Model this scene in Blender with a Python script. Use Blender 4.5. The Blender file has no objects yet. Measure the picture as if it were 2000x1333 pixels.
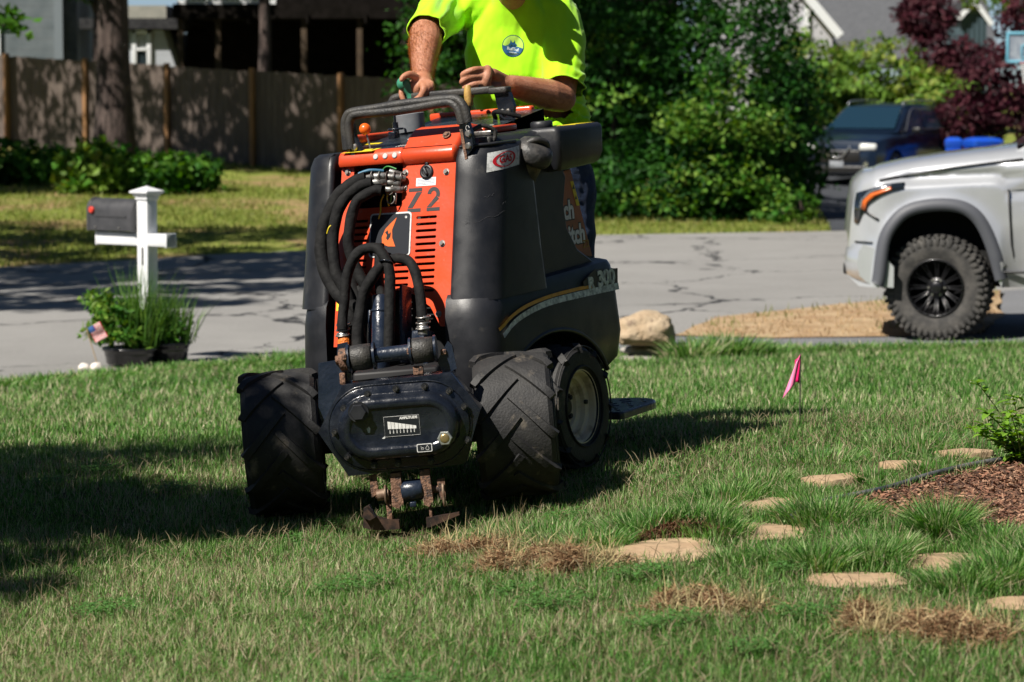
import bpy, bmesh, math, random
import numpy as np
from math import sin, cos, pi, radians, sqrt, atan2, exp
from mathutils import Matrix, Vector, noise as mnoise

S = bpy.context.scene
COL = S.collection
random.seed(7)
RNG = np.random.default_rng(11)

# ------------------------------------------------------------------ camera
cam_d = bpy.data.cameras.new('camera')
cam = bpy.data.objects.new('camera', cam_d)
COL.objects.link(cam)
S.camera = cam
cam_d.sensor_width = 36.0
cam_d.lens = 100.0
cam_d.clip_start = 0.1
cam_d.clip_end = 1000
cam.location = (0, 0, 1.5)
cam.rotation_euler = (radians(90 - 5.158), 0, 0)
cam_d.dof.use_dof = True
cam_d.dof.focus_distance = 9.9
cam_d.dof.aperture_fstop = 5.6

# ------------------------------------------------------------------ light
SUN = Vector((-0.50, -0.45, 0.74)).normalized()
w = bpy.data.worlds.new('World')
S.world = w
w.use_nodes = True
nt = w.node_tree
bg = nt.nodes['Background']
sky = nt.nodes.new('ShaderNodeTexSky')
sky.sky_type = 'NISHITA'
sky.sun_disc = False
sky.sun_elevation = math.asin(SUN.z)
sky.sun_rotation = atan2(SUN.x, SUN.y)
sky.air_density = 0.45
sky.dust_density = 0.1
sky.ozone_density = 1.0
nt.links.new(sky.outputs[0], bg.inputs[0])
bg.inputs[1].default_value = 0.05
sl = bpy.data.lights.new('sun', 'SUN')
sl.energy = 5.0
sl.angle = radians(0.53)
sl.color = (1.0, 0.94, 0.85)
so = bpy.data.objects.new('sun', sl)
COL.objects.link(so)
so.rotation_euler = SUN.to_track_quat('Z', 'Y').to_euler()
so.location = (0, 0, 20)

S.view_settings.view_transform = 'Standard'
S.view_settings.look = 'None'
S.view_settings.exposure = 0.55
S.view_settings.gamma = 1.0
S.cycles.max_bounces = 6
S.cycles.diffuse_bounces = 2
S.cycles.glossy_bounces = 3
S.cycles.transmission_bounces = 4
S.cycles.transparent_max_bounces = 6
S.cycles.caustics_reflective = False
S.cycles.caustics_refractive = False

# ------------------------------------------------------------------ materials
MATS = {}


def mat(name, col, rough=0.6, metal=0.0, col2=None, nscale=8.0, nlo=0.4, nhi=0.62, bump=0.0, bscale=60.0,
        col3=None, n3scale=40.0, n3lo=0.6, n3hi=0.7, coat=0.0, spec=0.5, trans=0.0, rvar=0.0, attr=None,
        emis=None, alpha=None, sheen=0.0, stretch=None, bdist=0.01, sss=0.0):
    """Principled material: base colour, optional noise-mixed second and third colours, noise bump."""
    if name in MATS:
        return MATS[name]
    m = bpy.data.materials.new(name)
    m.use_nodes = True
    n = m.node_tree.nodes
    L = m.node_tree.links
    p = n['Principled BSDF']
    p.inputs['Roughness'].default_value = rough
    p.inputs['Metallic'].default_value = metal
    p.inputs['Specular IOR Level'].default_value = spec
    p.inputs['Coat Weight'].default_value = coat
    p.inputs['Coat Roughness'].default_value = 0.08
    if sheen:
        p.inputs['Sheen Weight'].default_value = sheen
    if sss:
        p.inputs['Subsurface Weight'].default_value = sss
        p.inputs['Subsurface Radius'].default_value = (0.02, 0.007, 0.004)
    if trans:
        p.inputs['Transmission Weight'].default_value = trans
    tc = n.new('ShaderNodeTexCoord')
    src = tc.outputs['Object']
    if stretch:
        mp = n.new('ShaderNodeMapping')
        mp.inputs['Scale'].default_value = stretch
        L.new(src, mp.inputs[0])
        src = mp.outputs[0]

    def ramp(scale, lo, hi, detail=5):
        t = n.new('ShaderNodeTexNoise')
        t.inputs['Scale'].default_value = scale
        t.inputs['Detail'].default_value = detail
        t.inputs['Roughness'].default_value = 0.62
        L.new(src, t.inputs['Vector'])
        r = n.new('ShaderNodeMapRange')
        r.inputs[1].default_value = lo
        r.inputs[2].default_value = hi
        L.new(t.outputs[0], r.inputs[0])
        return r.outputs[0], t.outputs[0]

    def mix(f, a, b):
        x = n.new('ShaderNodeMix')
        x.data_type = 'RGBA'
        L.new(f, x.inputs[0])
        for s, v in ((6, a), (7, b)):
            if isinstance(v, tuple):
                x.inputs[s].default_value = (*v, 1)
            else:
                L.new(v, x.inputs[s])
        return x.outputs[2]
    cur = col
    if attr:
        a = n.new('ShaderNodeAttribute')
        a.attribute_name = attr
        cur = a.outputs['Color']
    if col2:
        f, _ = ramp(nscale, nlo, nhi)
        cur = mix(f, cur, col2)
    if col3:
        f, _ = ramp(n3scale, n3lo, n3hi)
        cur = mix(f, cur, col3)
    if isinstance(cur, tuple):
        p.inputs['Base Color'].default_value = (*cur, 1)
    else:
        L.new(cur, p.inputs['Base Color'])
    if bump:
        t = n.new('ShaderNodeTexNoise')
        t.inputs['Scale'].default_value = bscale
        t.inputs['Detail'].default_value = 4
        L.new(src, t.inputs['Vector'])
        b = n.new('ShaderNodeBump')
        b.inputs['Strength'].default_value = bump
        b.inputs['Distance'].default_value = bdist
        L.new(t.outputs[0], b.inputs['Height'])
        L.new(b.outputs[0], p.inputs['Normal'])
    if rvar:
        t = n.new('ShaderNodeTexNoise')
        t.inputs['Scale'].default_value = nscale * 2
        t.inputs['Detail'].default_value = 4
        L.new(src, t.inputs['Vector'])
        r = n.new('ShaderNodeMapRange')
        r.inputs[1].default_value = 0.3
        r.inputs[2].default_value = 0.7
        r.inputs[3].default_value = max(0.03, rough - rvar)
        r.inputs[4].default_value = min(1, rough + rvar)
        L.new(t.outputs[0], r.inputs[0])
        L.new(r.outputs[0], p.inputs['Roughness'])
    if emis:
        p.inputs['Emission Color'].default_value = (*emis, 1)
        p.inputs['Emission Strength'].default_value = 1
    MATS[name] = m
    return m


def leafmat(name, attr='tint', trl=0.35, rough=0.5, spec=0.35):
    """Leaf surface: per-leaf colour attribute, part of the light passes through."""
    m = bpy.data.materials.new(name)
    m.use_nodes = True
    n = m.node_tree.nodes
    L = m.node_tree.links
    p = n['Principled BSDF']
    p.inputs['Roughness'].default_value = rough
    p.inputs['Specular IOR Level'].default_value = spec
    a = n.new('ShaderNodeAttribute')
    a.attribute_name = attr
    L.new(a.outputs['Color'], p.inputs['Base Color'])
    t = n.new('ShaderNodeBsdfTranslucent')
    hs = n.new('ShaderNodeHueSaturation')
    hs.inputs['Hue'].default_value = 0.485
    hs.inputs['Saturation'].default_value = 1.15
    hs.inputs['Value'].default_value = 1.3
    L.new(a.outputs['Color'], hs.inputs['Color'])
    L.new(hs.outputs[0], t.inputs['Color'])
    x = n.new('ShaderNodeMixShader')
    x.inputs[0].default_value = trl
    L.new(p.outputs[0], x.inputs[1])
    L.new(t.outputs[0], x.inputs[2])
    L.new(x.outputs[0], n['Material Output'].inputs['Surface'])
    return m


# ------------------------------------------------------------------ mesh helpers
I4 = Matrix.Identity(4)


def T(x, y, z):
    return Matrix.Translation((x, y, z))


def RX(a):
    return Matrix.Rotation(a, 4, 'X')


def RY(a):
    return Matrix.Rotation(a, 4, 'Y')


def RZ(a):
    return Matrix.Rotation(a, 4, 'Z')


def frame(p, d, up=(0, 0, 1)):
    """matrix whose z axis runs along d at point p"""
    z = Vector(d).normalized()
    u = Vector(up)
    if abs(z.dot(u)) > 0.98:
        u = Vector((0, 1, 0))
    x = u.cross(z).normalized()
    y = z.cross(x)
    m = Matrix.Identity(4)
    for i in range(3):
        m[i][0], m[i][1], m[i][2], m[i][3] = x[i], y[i], z[i], p[i]
    return m


def spline(pts, n=8, closed=False):
    """Catmull-Rom through the points"""
    P = [Vector(p) for p in pts]
    out = []
    N = len(P)
    segs = N if closed else N - 1
    for i in range(segs):
        if closed:
            a, b, c, d = P[i - 1], P[i], P[(i + 1) % N], P[(i + 2) % N]
        else:
            a, b, c, d = P[max(i - 1, 0)], P[i], P[i + 1], P[min(i + 2, N - 1)]
        for k in range(n):
            t = k / n
            out.append(0.5 * ((2 * b) + (c - a) * t + (2 * a - 5 * b + 4 * c - d) * t * t + (3 * b - a - 3 * c + d) * t ** 3))
    if not closed:
        out.append(P[-1])
    return out


class MB:
    def __init__(self):
        self.v, self.f, self.s, self.m = [], [], [], []
        self.mi = 0

    def add(self, vs, fs, M=None, smooth=False, mi=None):
        o = len(self.v)
        if M is None:
            self.v += [Vector(p) for p in vs]
        else:
            self.v += [M @ Vector(p) for p in vs]
        for q in fs:
            self.f.append([i + o for i in q])
            self.s.append(smooth)
            self.m.append(self.mi if mi is None else mi)
        return self

    def box(self, c, s, M=None, bev=0.0, seg=2, mi=None):
        bm = bmesh.new()
        bmesh.ops.create_cube(bm, size=1)
        for v in bm.verts:
            v.co = Vector((v.co.x * s[0], v.co.y * s[1], v.co.z * s[2]))
        if bev:
            bmesh.ops.bevel(bm, geom=bm.edges[:], offset=min(bev, min(s) * .45), segments=seg, affect='EDGES', profile=0.5)
        vs = [(v.co.x + c[0], v.co.y + c[1], v.co.z + c[2]) for v in bm.verts]
        bm.verts.index_update()
        fs = [[v.index for v in f.verts] for f in bm.faces]
        bm.free()
        return self.add(vs, fs, M, smooth=bool(bev), mi=mi)

    def loft(self, rings, M=None, caps=(True, True), closed=True, smooth=True, mi=None):
        n = len(rings[0])
        vs = [p for r in rings for p in r]
        fs = []
        for i in range(len(rings) - 1):
            for j in range(n if closed else n - 1):
                k = (j + 1) % n
                fs.append([i * n + j, i * n + k, (i + 1) * n + k, (i + 1) * n + j])
        self.add(vs, fs, M, smooth, mi)
        if closed:
            if caps[0]:
                self.add(rings[0], [list(range(n))[::-1]], M, False, mi)
            if caps[1]:
                self.add(rings[-1], [list(range(n))], M, False, mi)
        return self

    def tube(self, pts, r, seg=10, M=None, caps=True, closed=False, smooth=True, mi=None, flat=1.0):
        P = [Vector(p) for p in pts]
        n = len(P)
        R = r if hasattr(r, '__len__') else [r] * n
        rings = []
        ref = None
        for i, p in enumerate(P):
            if closed:
                d = P[(i + 1) % n] - P[i - 1]
            else:
                d = P[min(i + 1, n - 1)] - P[max(i - 1, 0)]
            d.normalize()
            if ref is None:
                a = Vector((0, 0, 1)) if abs(d.z) < .9 else Vector((0, 1, 0))
                ref = (a - d * a.dot(d)).normalized()
            else:
                ref = (ref - d * ref.dot(d))
                ref.normalize()
            b = d.cross(ref)
            rings.append([p + (ref * cos(2 * pi * k / seg) * flat + b * sin(2 * pi * k / seg)) * R[i] for k in range(seg)])
        if closed:
            rings.append(rings[0])
            return self.loft(rings, M, (False, False), smooth=smooth, mi=mi)
        return self.loft(rings, M, (caps, caps), smooth=smooth, mi=mi)

    def cyl(self, a, b, r0, r1=None, seg=20, M=None, caps=True, smooth=True, mi=None, bev=0.0):
        r1 = r0 if r1 is None else r1
        a, b = Vector(a), Vector(b)
        if bev:
            L = (b - a).length
            k = bev / L
            pts = [a, a, a.lerp(b, k), a.lerp(b, 1 - k), b, b]
            F = frame(a, b - a)
            rr = [r0 - bev, r0 - bev, r0, r1, r1 - bev, r1 - bev]
            zz = [0, 0, bev, L - bev, L, L]
            return self.lathe(list(zip(rr[1:-1], zz[1:-1])), M=(M or I4) @ F, seg=seg, mi=mi, capends=caps)
        F = frame(a, b - a)
        L = (b - a).length
        return self.lathe([(r0, 0), (r1, L)], M=(M or I4) @ F, seg=seg, mi=mi, capends=caps, smooth=smooth)

    def lathe(self, prof, M=None, seg=24, mi=None, capends=True, smooth=True, a0=0.0):
        rings = [[(r * cos(2 * pi * k / seg + a0), r * sin(2 * pi * k / seg + a0), z) for k in range(seg)] for r, z in prof]
        return self.loft(rings, M, (capends, capends), smooth=smooth, mi=mi)

    def prism(self, poly, z0, z1, M=None, bev=0.0, mi=None, smooth=False, seg=2):
        """polygon in xy extruded along z"""
        if bev:
            bm = bmesh.new()
            vs = [bm.verts.new((x, y, z0)) for x, y in poly]
            f = bm.faces.new(vs)
            r = bmesh.ops.extrude_face_region(bm, geom=[f])
            for g in r['geom']:
                if isinstance(g, bmesh.types.BMVert):
                    g.co.z = z1
            bmesh.ops.recalc_face_normals(bm, faces=bm.faces)
            ed = [e for e in bm.edges if abs(e.verts[0].co.z - e.verts[1].co.z) < 1e-7 and abs(e.verts[0].co.z - z1) < 1e-7]
            bmesh.ops.bevel(bm, geom=ed, offset=bev, segments=seg, affect='EDGES', profile=0.5)
            bm.verts.index_update()
            self.add([v.co.copy() for v in bm.verts], [[v.index for v in q.verts] for q in bm.faces], M, smooth, mi)
            bm.free()
            return self
        n = len(poly)
        vs = [(x, y, z0) for x, y in poly] + [(x, y, z1) for x, y in poly]
        fs = [list(range(n))[::-1], list(range(n, 2 * n))] + [[i, (i + 1) % n, n + (i + 1) % n, n + i] for i in range(n)]
        return self.add(vs, fs, M, smooth, mi)

    def grid(self, fn, us, vs_, M=None, smooth=True, mi=None, closed_u=False):
        vv = [fn(u, v) for v in vs_ for u in us]
        nu = len(us)
        fs = [[j * nu + i, j * nu + i + 1, (j + 1) * nu + i + 1, (j + 1) * nu + i] for j in range(len(vs_) - 1) for i in range(nu - 1)]
        return self.add(vv, fs, M, smooth, mi)

    def ball(self, c, r, M=None, seg=14, rings=9, mi=None, jitter=0.0, scale=(1, 1, 1)):
        rr = []
        for i in range(rings + 1):
            a = pi * i / rings
            rr.append([(c[0] + scale[0] * r * max(sin(a), 1e-3) * cos(2 * pi * k / seg), c[1] + scale[1] * r * max(sin(a), 1e-3) * sin(2 * pi * k / seg), c[2] + scale[2] * r * cos(a)) for k in range(seg)][::-1])
        return self.loft(rr, M, (True, True), mi=mi)

    def hexbolt(self, p, d, r=0.008, h=0.006, M=None, mi=None, washer=True):
        F = (M or I4) @ frame(p, d)
        if washer:
            self.lathe([(r * 1.45, 0), (r * 1.45, h * .25)], M=F, seg=16, mi=mi)
        self.lathe([(r, h * .2), (r, h * .85), (r * .86, h)], M=F, seg=6, mi=mi, smooth=False)
        return self

    def text(self, s, size, M, ext=0.0006, bold=0.0, mi=None, sx=1.0, align='CENTER', space=1.0):
        c = bpy.data.curves.new('t', 'FONT')
        c.body = s
        c.size = size
        c.extrude = ext
        c.offset = bold
        c.align_x = align
        c.align_y = 'CENTER'
        c.space_character = space
        c.resolution_u = 4
        o = bpy.data.objects.new('t', c)
        COL.objects.link(o)
        dg = bpy.context.evaluated_depsgraph_get()
        me = o.evaluated_get(dg).to_mesh()
        vs = [(v.co.x * sx, v.co.y, v.co.z) for v in me.vertices]
        fs = [list(p.vertices) for p in me.polygons]
        self.add(vs, fs, M, False, mi)
        o.evaluated_get(dg).to_mesh_clear()
        bpy.data.objects.remove(o)
        bpy.data.curves.remove(c)
        return self

    def build(self, name, mats, parent=None, label=None, cat=None, group=None, kind=None, autosmooth=None, M=None, origin=None):
        if not isinstance(mats, (list, tuple)):
            mats = [mats]
        V = self.v if M is None else [M @ v for v in self.v]
        if origin is None:
            if V:
                xs = [p.x for p in V]
                ys = [p.y for p in V]
                zs = [p.z for p in V]
                c = Vector(((min(xs) + max(xs)) / 2, (min(ys) + max(ys)) / 2, min(zs) if parent is None else (min(zs) + max(zs)) / 2))
            else:
                c = Vector((0, 0, 0))
        else:
            c = Vector(origin)
        me = bpy.data.meshes.new(name)
        me.from_pydata([p - c for p in V], [], self.f)
        me.polygons.foreach_set('use_smooth', self.s)
        me.polygons.foreach_set('material_index', self.m)
        for m in mats:
            me.materials.append(m)
        me.update()
        o = bpy.data.objects.new(name, me)
        COL.objects.link(o)
        finish(o, c, parent)
        tag(o, label, cat, group, kind)
        if autosmooth is not None:
            sharpen(o, autosmooth)
        return o


ABS = {}


def finish(o, c, parent):
    """place o at c given in its top-level thing's own coordinates"""
    ABS[o.name] = Vector(c)
    if parent is not None:
        o.parent = parent
        base = ABS.get(parent.name, Vector((0, 0, 0))) if parent.parent is not None else Vector((0, 0, 0))
        if parent.parent is None and parent.type == 'MESH':
            base = ABS[parent.name]
        o.location = Vector(c) - base
    else:
        o.location = c


def tag(o, label=None, cat=None, group=None, kind=None):
    if label:
        o['label'] = label
    if cat:
        o['category'] = cat
    if group:
        o['group'] = group
    if kind:
        o['kind'] = kind
    return o


def sharpen(o, deg):
    """split shading at edges sharper than deg"""
    bm = bmesh.new()
    bm.from_mesh(o.data)
    bmesh.ops.remove_doubles(bm, verts=bm.verts, dist=1e-6)
    bmesh.ops.recalc_face_normals(bm, faces=bm.faces)
    lim = radians(deg)
    for e in bm.edges:
        if len(e.link_faces) == 2:
            try:
                e.smooth = e.calc_face_angle() < lim
            except ValueError:
                e.smooth = False
    for f in bm.faces:
        f.smooth = True
    bm.to_mesh(o.data)
    bm.free()


def empty(name, loc, label, cat, group=None, rot=(0, 0, 0)):
    o = bpy.data.objects.new(name, None)
    COL.objects.link(o)
    o.location = loc
    o.rotation_euler = rot
    o.empty_display_size = 0.2
    tag(o, label, cat, group)
    return o


def boolean(o, cutter, op='DIFFERENCE'):
    md = o.modifiers.new('b', 'BOOLEAN')
    md.object = cutter
    md.operation = op
    md.solver = 'EXACT'
    bake(o)
    bpy.data.objects.remove(cutter)
    return o


def bake(o):
    dg = bpy.context.evaluated_depsgraph_get()
    me = bpy.data.meshes.new_from_object(o.evaluated_get(dg), depsgraph=dg)
    o.modifiers.clear()
    old = o.data
    o.data = me
    me.name = old.name
    bpy.data.meshes.remove(old)


def npmesh(name, V, F, mats, tint=None, smooth=False, F3=None):
    """fast mesh from numpy arrays; F quads (n,4), F3 triangles (m,3); tint per-vertex colour (nv,3)"""
    me = bpy.data.meshes.new(name)
    V = np.asarray(V, dtype=np.float32)
    me.vertices.add(len(V))
    me.vertices.foreach_set('co', V.ravel())
    parts, starts, s = [], [], 0
    if F is not None and len(F):
        parts.append(F.astype(np.int32).ravel())
        starts.append(np.arange(len(F), dtype=np.int32) * 4)
        s = len(F) * 4
    if F3 is not None and len(F3):
        parts.append(F3.astype(np.int32).ravel())
        starts.append(s + np.arange(len(F3), dtype=np.int32) * 3)
    loops = np.concatenate(parts)
    starts = np.concatenate(starts)
    me.loops.add(len(loops))
    me.loops.foreach_set('vertex_index', loops)
    me.polygons.add(len(starts))
    me.polygons.foreach_set('loop_start', starts)
    me.update(calc_edges=True)
    me.polygons.foreach_set('use_smooth', np.full(len(starts), smooth, dtype=bool))
    if tint is not None:
        a = me.attributes.new('tint', 'FLOAT_COLOR', 'POINT')
        c = np.ones((len(V), 4), dtype=np.float32)
        c[:, :3] = tint
        a.data.foreach_set('color', c.ravel())
    for m in (mats if isinstance(mats, (list, tuple)) else [mats]):
        me.materials.append(m)
    return me


def npobj(name, V, F, mats, tint=None, parent=None, smooth=False, F3=None, label=None, cat=None, group=None, kind=None, origin=None):
    V = np.asarray(V, dtype=float)
    c = Vector(origin) if origin is not None else Vector(((V[:, 0].min() + V[:, 0].max()) / 2, (V[:, 1].min() + V[:, 1].max()) / 2, V[:, 2].min()))
    me = npmesh(name, V - np.array(c), F, mats, tint, smooth, F3)
    o = bpy.data.objects.new(name, me)
    COL.objects.link(o)
    finish(o, c, parent)
    tag(o, label, cat, group, kind)
    return o


def fbm(x, y, seed=0, oct=4, f=1.0):
    """cheap vectorised value noise in [0,1]"""
    x = np.asarray(x, float) * f + 100 + seed * 17.3
    y = np.asarray(y, float) * f + 100 + seed * 5.1
    tot = np.zeros_like(x)
    amp, s = 1.0, 0.0
    for o in range(oct):
        xi = np.floor(x).astype(np.int64)
        yi = np.floor(y).astype(np.int64)
        xf, yf = x - xi, y - yi
        u, v = xf * xf * (3 - 2 * xf), yf * yf * (3 - 2 * yf)

        def hsh(a, b):
            h = (a * 374761393 + b * 668265263 + (seed + o) * 974634777) & 0x7fffffff
            h = ((h ^ (h >> 13)) * 1274126177) & 0x7fffffff
            return ((h ^ (h >> 16)) & 0xffff) / 65535.0
        a, b, c, d = hsh(xi, yi), hsh(xi + 1, yi), hsh(xi, yi + 1), hsh(xi + 1, yi + 1)
        tot += amp * (a + (b - a) * u + (c - a) * v + (a - b - c + d) * u * v)
        s += amp
        amp *= 0.5
        x, y = x * 2.03, y * 2.03
    return tot / s


def inpoly(x, y, poly):
    x, y = np.asarray(x, float), np.asarray(y, float)
    r = np.zeros(x.shape, bool)
    n = len(poly)
    for i in range(n):
        x0, y0 = poly[i]
        x1, y1 = poly[(i + 1) % n]
        if y0 == y1:
            continue
        c = ((y0 > y) != (y1 > y)) & (x < (x1 - x0) * (y - y0) / (y1 - y0) + x0)
        r ^= c
    return r

# ================================================================== GROUND
YS = [4, 7, 9, 10, 11, 12, 13, 16, 19, 22, 24, 30, 36.5, 41, 46, 53, 58, 66, 80, 140, 420]
AZ = [.12, .10, .09, .085, .07, .035, -.04, -.24, -.45, -.66, -.70, -.70, -.70, -.62, -.50, -.26, -.05, .2, .4, .6, .8]
BZ = [.09, .09, .09, .09, .085, .08, .07, .05, .035, .02, .02, .02, .02, .0, -.01, -.025, -.03, -.03, -.01, 0, 0]


def gz(x, y):
    """height of the terrain"""
    x, y = np.asarray(x, float), np.asarray(y, float)
    xe = np.where(x > .45, .45 + (x - .45) * .25, np.where(x < -1.6, -1.6 + (x + 1.6) * .6, x))
    w_ = np.clip((y - 14) / 8, 0, 1)
    xe = xe * (1 - w_) + np.clip(x, -14, 14) * w_
    a = (np.interp(y - .35, YS, AZ) + np.interp(y, YS, AZ) + np.interp(y + .35, YS, AZ)) / 3
    b = np.interp(y, YS, BZ)
    s1 = np.clip((x - 2.5) / 3, 0, 1)
    s2 = np.clip((y - 42) / 10, 0, 1)
    s3 = np.clip((90 - y) / 15, 0, 1)
    drop = .27 * s1 * s1 * (3 - 2 * s1) * s2 * s2 * (3 - 2 * s2) * s3
    # furrow torn open in front of the plough
    drop = drop + .075 * np.exp(-((x + .36) / .20) ** 2 - ((y - 9.50) / .20) ** 2)
    drop = drop + .036 * np.clip(1.25 - np.hypot((x + .35) / 1.15, (y - 10.2) / 1.7), 0, .35) / .35
    drop = drop + .042 * np.exp(-((x - .12) / .42) ** 2 - ((y - 9.55) / .6) ** 2) + .016 * np.exp(-((x + .6) / .5) ** 2 - ((y - 9.6) / .8) ** 2)
    return a + b * xe - drop


def g1(x, y):
    return float(gz(x, y))


STREET = [(-60, 9.0), (-12, 13.5), (-4.6, 18.4), (-3.6, 19.75), (-3.1, 20.8), (-2.6, 21.9), (-1.6, 22.8), (0, 23.6), (1.5, 24.6), (1.95, 26.0), (3.8, 27.8),
          (8, 30.2), (14, 33), (60, 48), (60, 62), (14, 46.5), (6.5, 41.8), (4.2, 40.8), (1.3, 40.1), (-2.5, 38.0), (-6.6, 36.2), (-12, 33.5), (-60, 24)]
DRIVE = [(-.6, 22.85), (1.2, 22.55), (2.4, 22.6), (4.3, 22.8), (9, 23.2), (14, 23.2), (14, 33.2), (8, 30.5), (4.95, 28.7), (4.4, 25.5), (3.95, 23.9), (3.3, 23.75), (2.2, 23.9), (1.5, 24.25), (1.0, 24.6), (-.2, 24.1)]
DIRT = [(1.38, 24.3), (2.2, 23.86), (3.3, 23.72), (3.95, 23.85), (4.4, 25.5), (4.95, 28.75), (3.8, 27.9), (1.9, 26.1)]
DRIVE2 = [(4.6, 41.0), (6.6, 41.9), (14, 46.6), (13, 62), (6.2, 62), (5.6, 52)]


def wobble(poly, amp=.08, step=.5, seed=1):
    out = []
    n = len(poly)
    for i in range(n):
        a, b = np.array(poly[i], float), np.array(poly[(i + 1) % n], float)
        L = np.linalg.norm(b - a)
        k = max(1, min(60, int(L / step)))
        nn = np.array([-(b - a)[1], (b - a)[0]]) / max(L, 1e-6)
        for j in range(k):
            p = a + (b - a) * j / k
            q = (fbm(p[0], p[1], seed, 3, 1.3) - .5) * 2 * amp
            out.append(tuple(p + nn * float(q)))
    return out


def cdt(poly, h=0.0, res=0.6, name='x', m=None, zoff=0.01, bbox=None):
    """a thin sheet over the terrain inside the polygon: clipped grid cells"""
    bm = bmesh.new()
    vs = [bm.verts.new((x, y, 0)) for x, y in poly]
    bm.faces.new(vs)
    xs = [p[0] for p in poly]
    ys = [p[1] for p in poly]
    x0, x1, y0, y1 = max(min(xs), -24), min(max(xs), 24), min(ys), max(ys)
    for k in range(int((y1 - y0) / res) + 1):
        g = bm.verts[:] + bm.edges[:] + bm.faces[:]
        bmesh.ops.bisect_plane(bm, geom=g, plane_co=(0, y0 + k * res, 0), plane_no=(0, 1, 0))
    for k in range(int((x1 - x0) / (res * 2)) + 1):
        g = bm.verts[:] + bm.edges[:] + bm.faces[:]
        bmesh.ops.bisect_plane(bm, geom=g, plane_co=(x0 + k * res * 2, 0, 0), plane_no=(1, 0, 0))
    for v in bm.verts:
        v.co.z = g1(v.co.x, v.co.y) + zoff
    bmesh.ops.recalc_face_normals(bm, faces=bm.faces)
    if sum(f.normal.z for f in bm.faces) < 0:
        bmesh.ops.reverse_faces(bm, faces=bm.faces)
    me = bpy.data.meshes.new(name)
    bm.to_mesh(me)
    bm.free()
    me.materials.append(m)
    o = bpy.data.objects.new(name, me)
    COL.objects.link(o)
    tag(o, kind='structure')
    return o


# terrain grid: fine near, coarse far
gy = np.concatenate([np.arange(3, 24, .2), np.arange(24, 70, .5), np.arange(70, 140, 5), [150, 180, 220, 300, 420]])
gx = np.concatenate([[-300, -150, -80, -50, -35, -25, -20, -16], np.arange(-13, 13.01, .25), [16, 20, 25, 35, 50, 80, 150, 300]])
GX, GY = np.meshgrid(gx, gy)
SUNK = inpoly(GX, GY, STREET) | inpoly(GX, GY, DRIVE) | inpoly(GX, GY, DRIVE2) | inpoly(GX, GY, DIRT)
# sink only cells well inside the paved sheets
sk = SUNK.copy()
for dy, dx in ((1, 0), (-1, 0), (0, 1), (0, -1)):
    sk &= np.roll(np.roll(SUNK, dy, 0), dx, 1)
GZ = gz(GX, GY) - np.where(sk, .05, 0)
V = np.stack([GX, GY, GZ], -1).reshape(-1, 3)
nx_, ny_ = len(gx), len(gy)
idx = np.arange(nx_ * ny_).reshape(ny_, nx_)
Fq = np.stack([idx[:-1, :-1], idx[:-1, 1:], idx[1:, 1:], idx[1:, :-1]], -1).reshape(-1, 4)


def ground_mat():
    m = bpy.data.materials.new('lawn_soil')
    m.use_nodes = True
    n, L = m.node_tree.nodes, m.node_tree.links
    p = n['Principled BSDF']
    p.inputs['Roughness'].default_value = 0.95
    p.inputs['Specular IOR Level'].default_value = 0.1
    g = n.new('ShaderNodeNewGeometry')
    sx = n.new('ShaderNodeSeparateXYZ')
    L.new(g.outputs['Position'], sx.inputs[0])

    def noise(sc, d=6, vec=None):
        t = n.new('ShaderNodeTexNoise')
        t.inputs['Scale'].default_value = sc
        t.inputs['Detail'].default_value = d
        t.inputs['Roughness'].default_value = .65
        L.new(g.outputs['Position'], t.inputs['Vector'])
        return t.outputs[0]

    def rng(a, lo, hi):
        r = n.new('ShaderNodeMapRange')
        r.inputs[1].default_value = lo
        r.inputs[2].default_value = hi
        L.new(a, r.inputs[0])
        return r.outputs[0]

    def mix(f, a, b):
        x = n.new('ShaderNodeMix')
        x.data_type = 'RGBA'
        L.new(f, x.inputs[0])
        for s, v in ((6, a), (7, b)):
            if isinstance(v, tuple):
                x.inputs[s].default_value = (*v, 1)
            else:
                L.new(v, x.inputs[s])
        return x.outputs[2]
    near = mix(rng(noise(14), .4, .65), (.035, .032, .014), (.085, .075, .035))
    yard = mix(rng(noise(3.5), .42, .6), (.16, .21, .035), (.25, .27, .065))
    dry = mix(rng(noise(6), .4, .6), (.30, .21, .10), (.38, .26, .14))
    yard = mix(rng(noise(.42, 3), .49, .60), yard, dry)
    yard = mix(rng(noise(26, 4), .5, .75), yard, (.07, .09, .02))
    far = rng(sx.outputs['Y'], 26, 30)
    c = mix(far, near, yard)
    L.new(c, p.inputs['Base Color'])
    b = n.new('ShaderNodeBump')
    b.inputs['Strength'].default_value = 0.7
    b.inputs['Distance'].default_value = 0.04
    L.new(noise(30, 5), b.inputs['Height'])
    L.new(b.outputs[0], p.inputs['Normal'])
    return m


ground = npobj('ground', V, Fq, ground_mat(), kind='structure', smooth=True)


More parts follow.
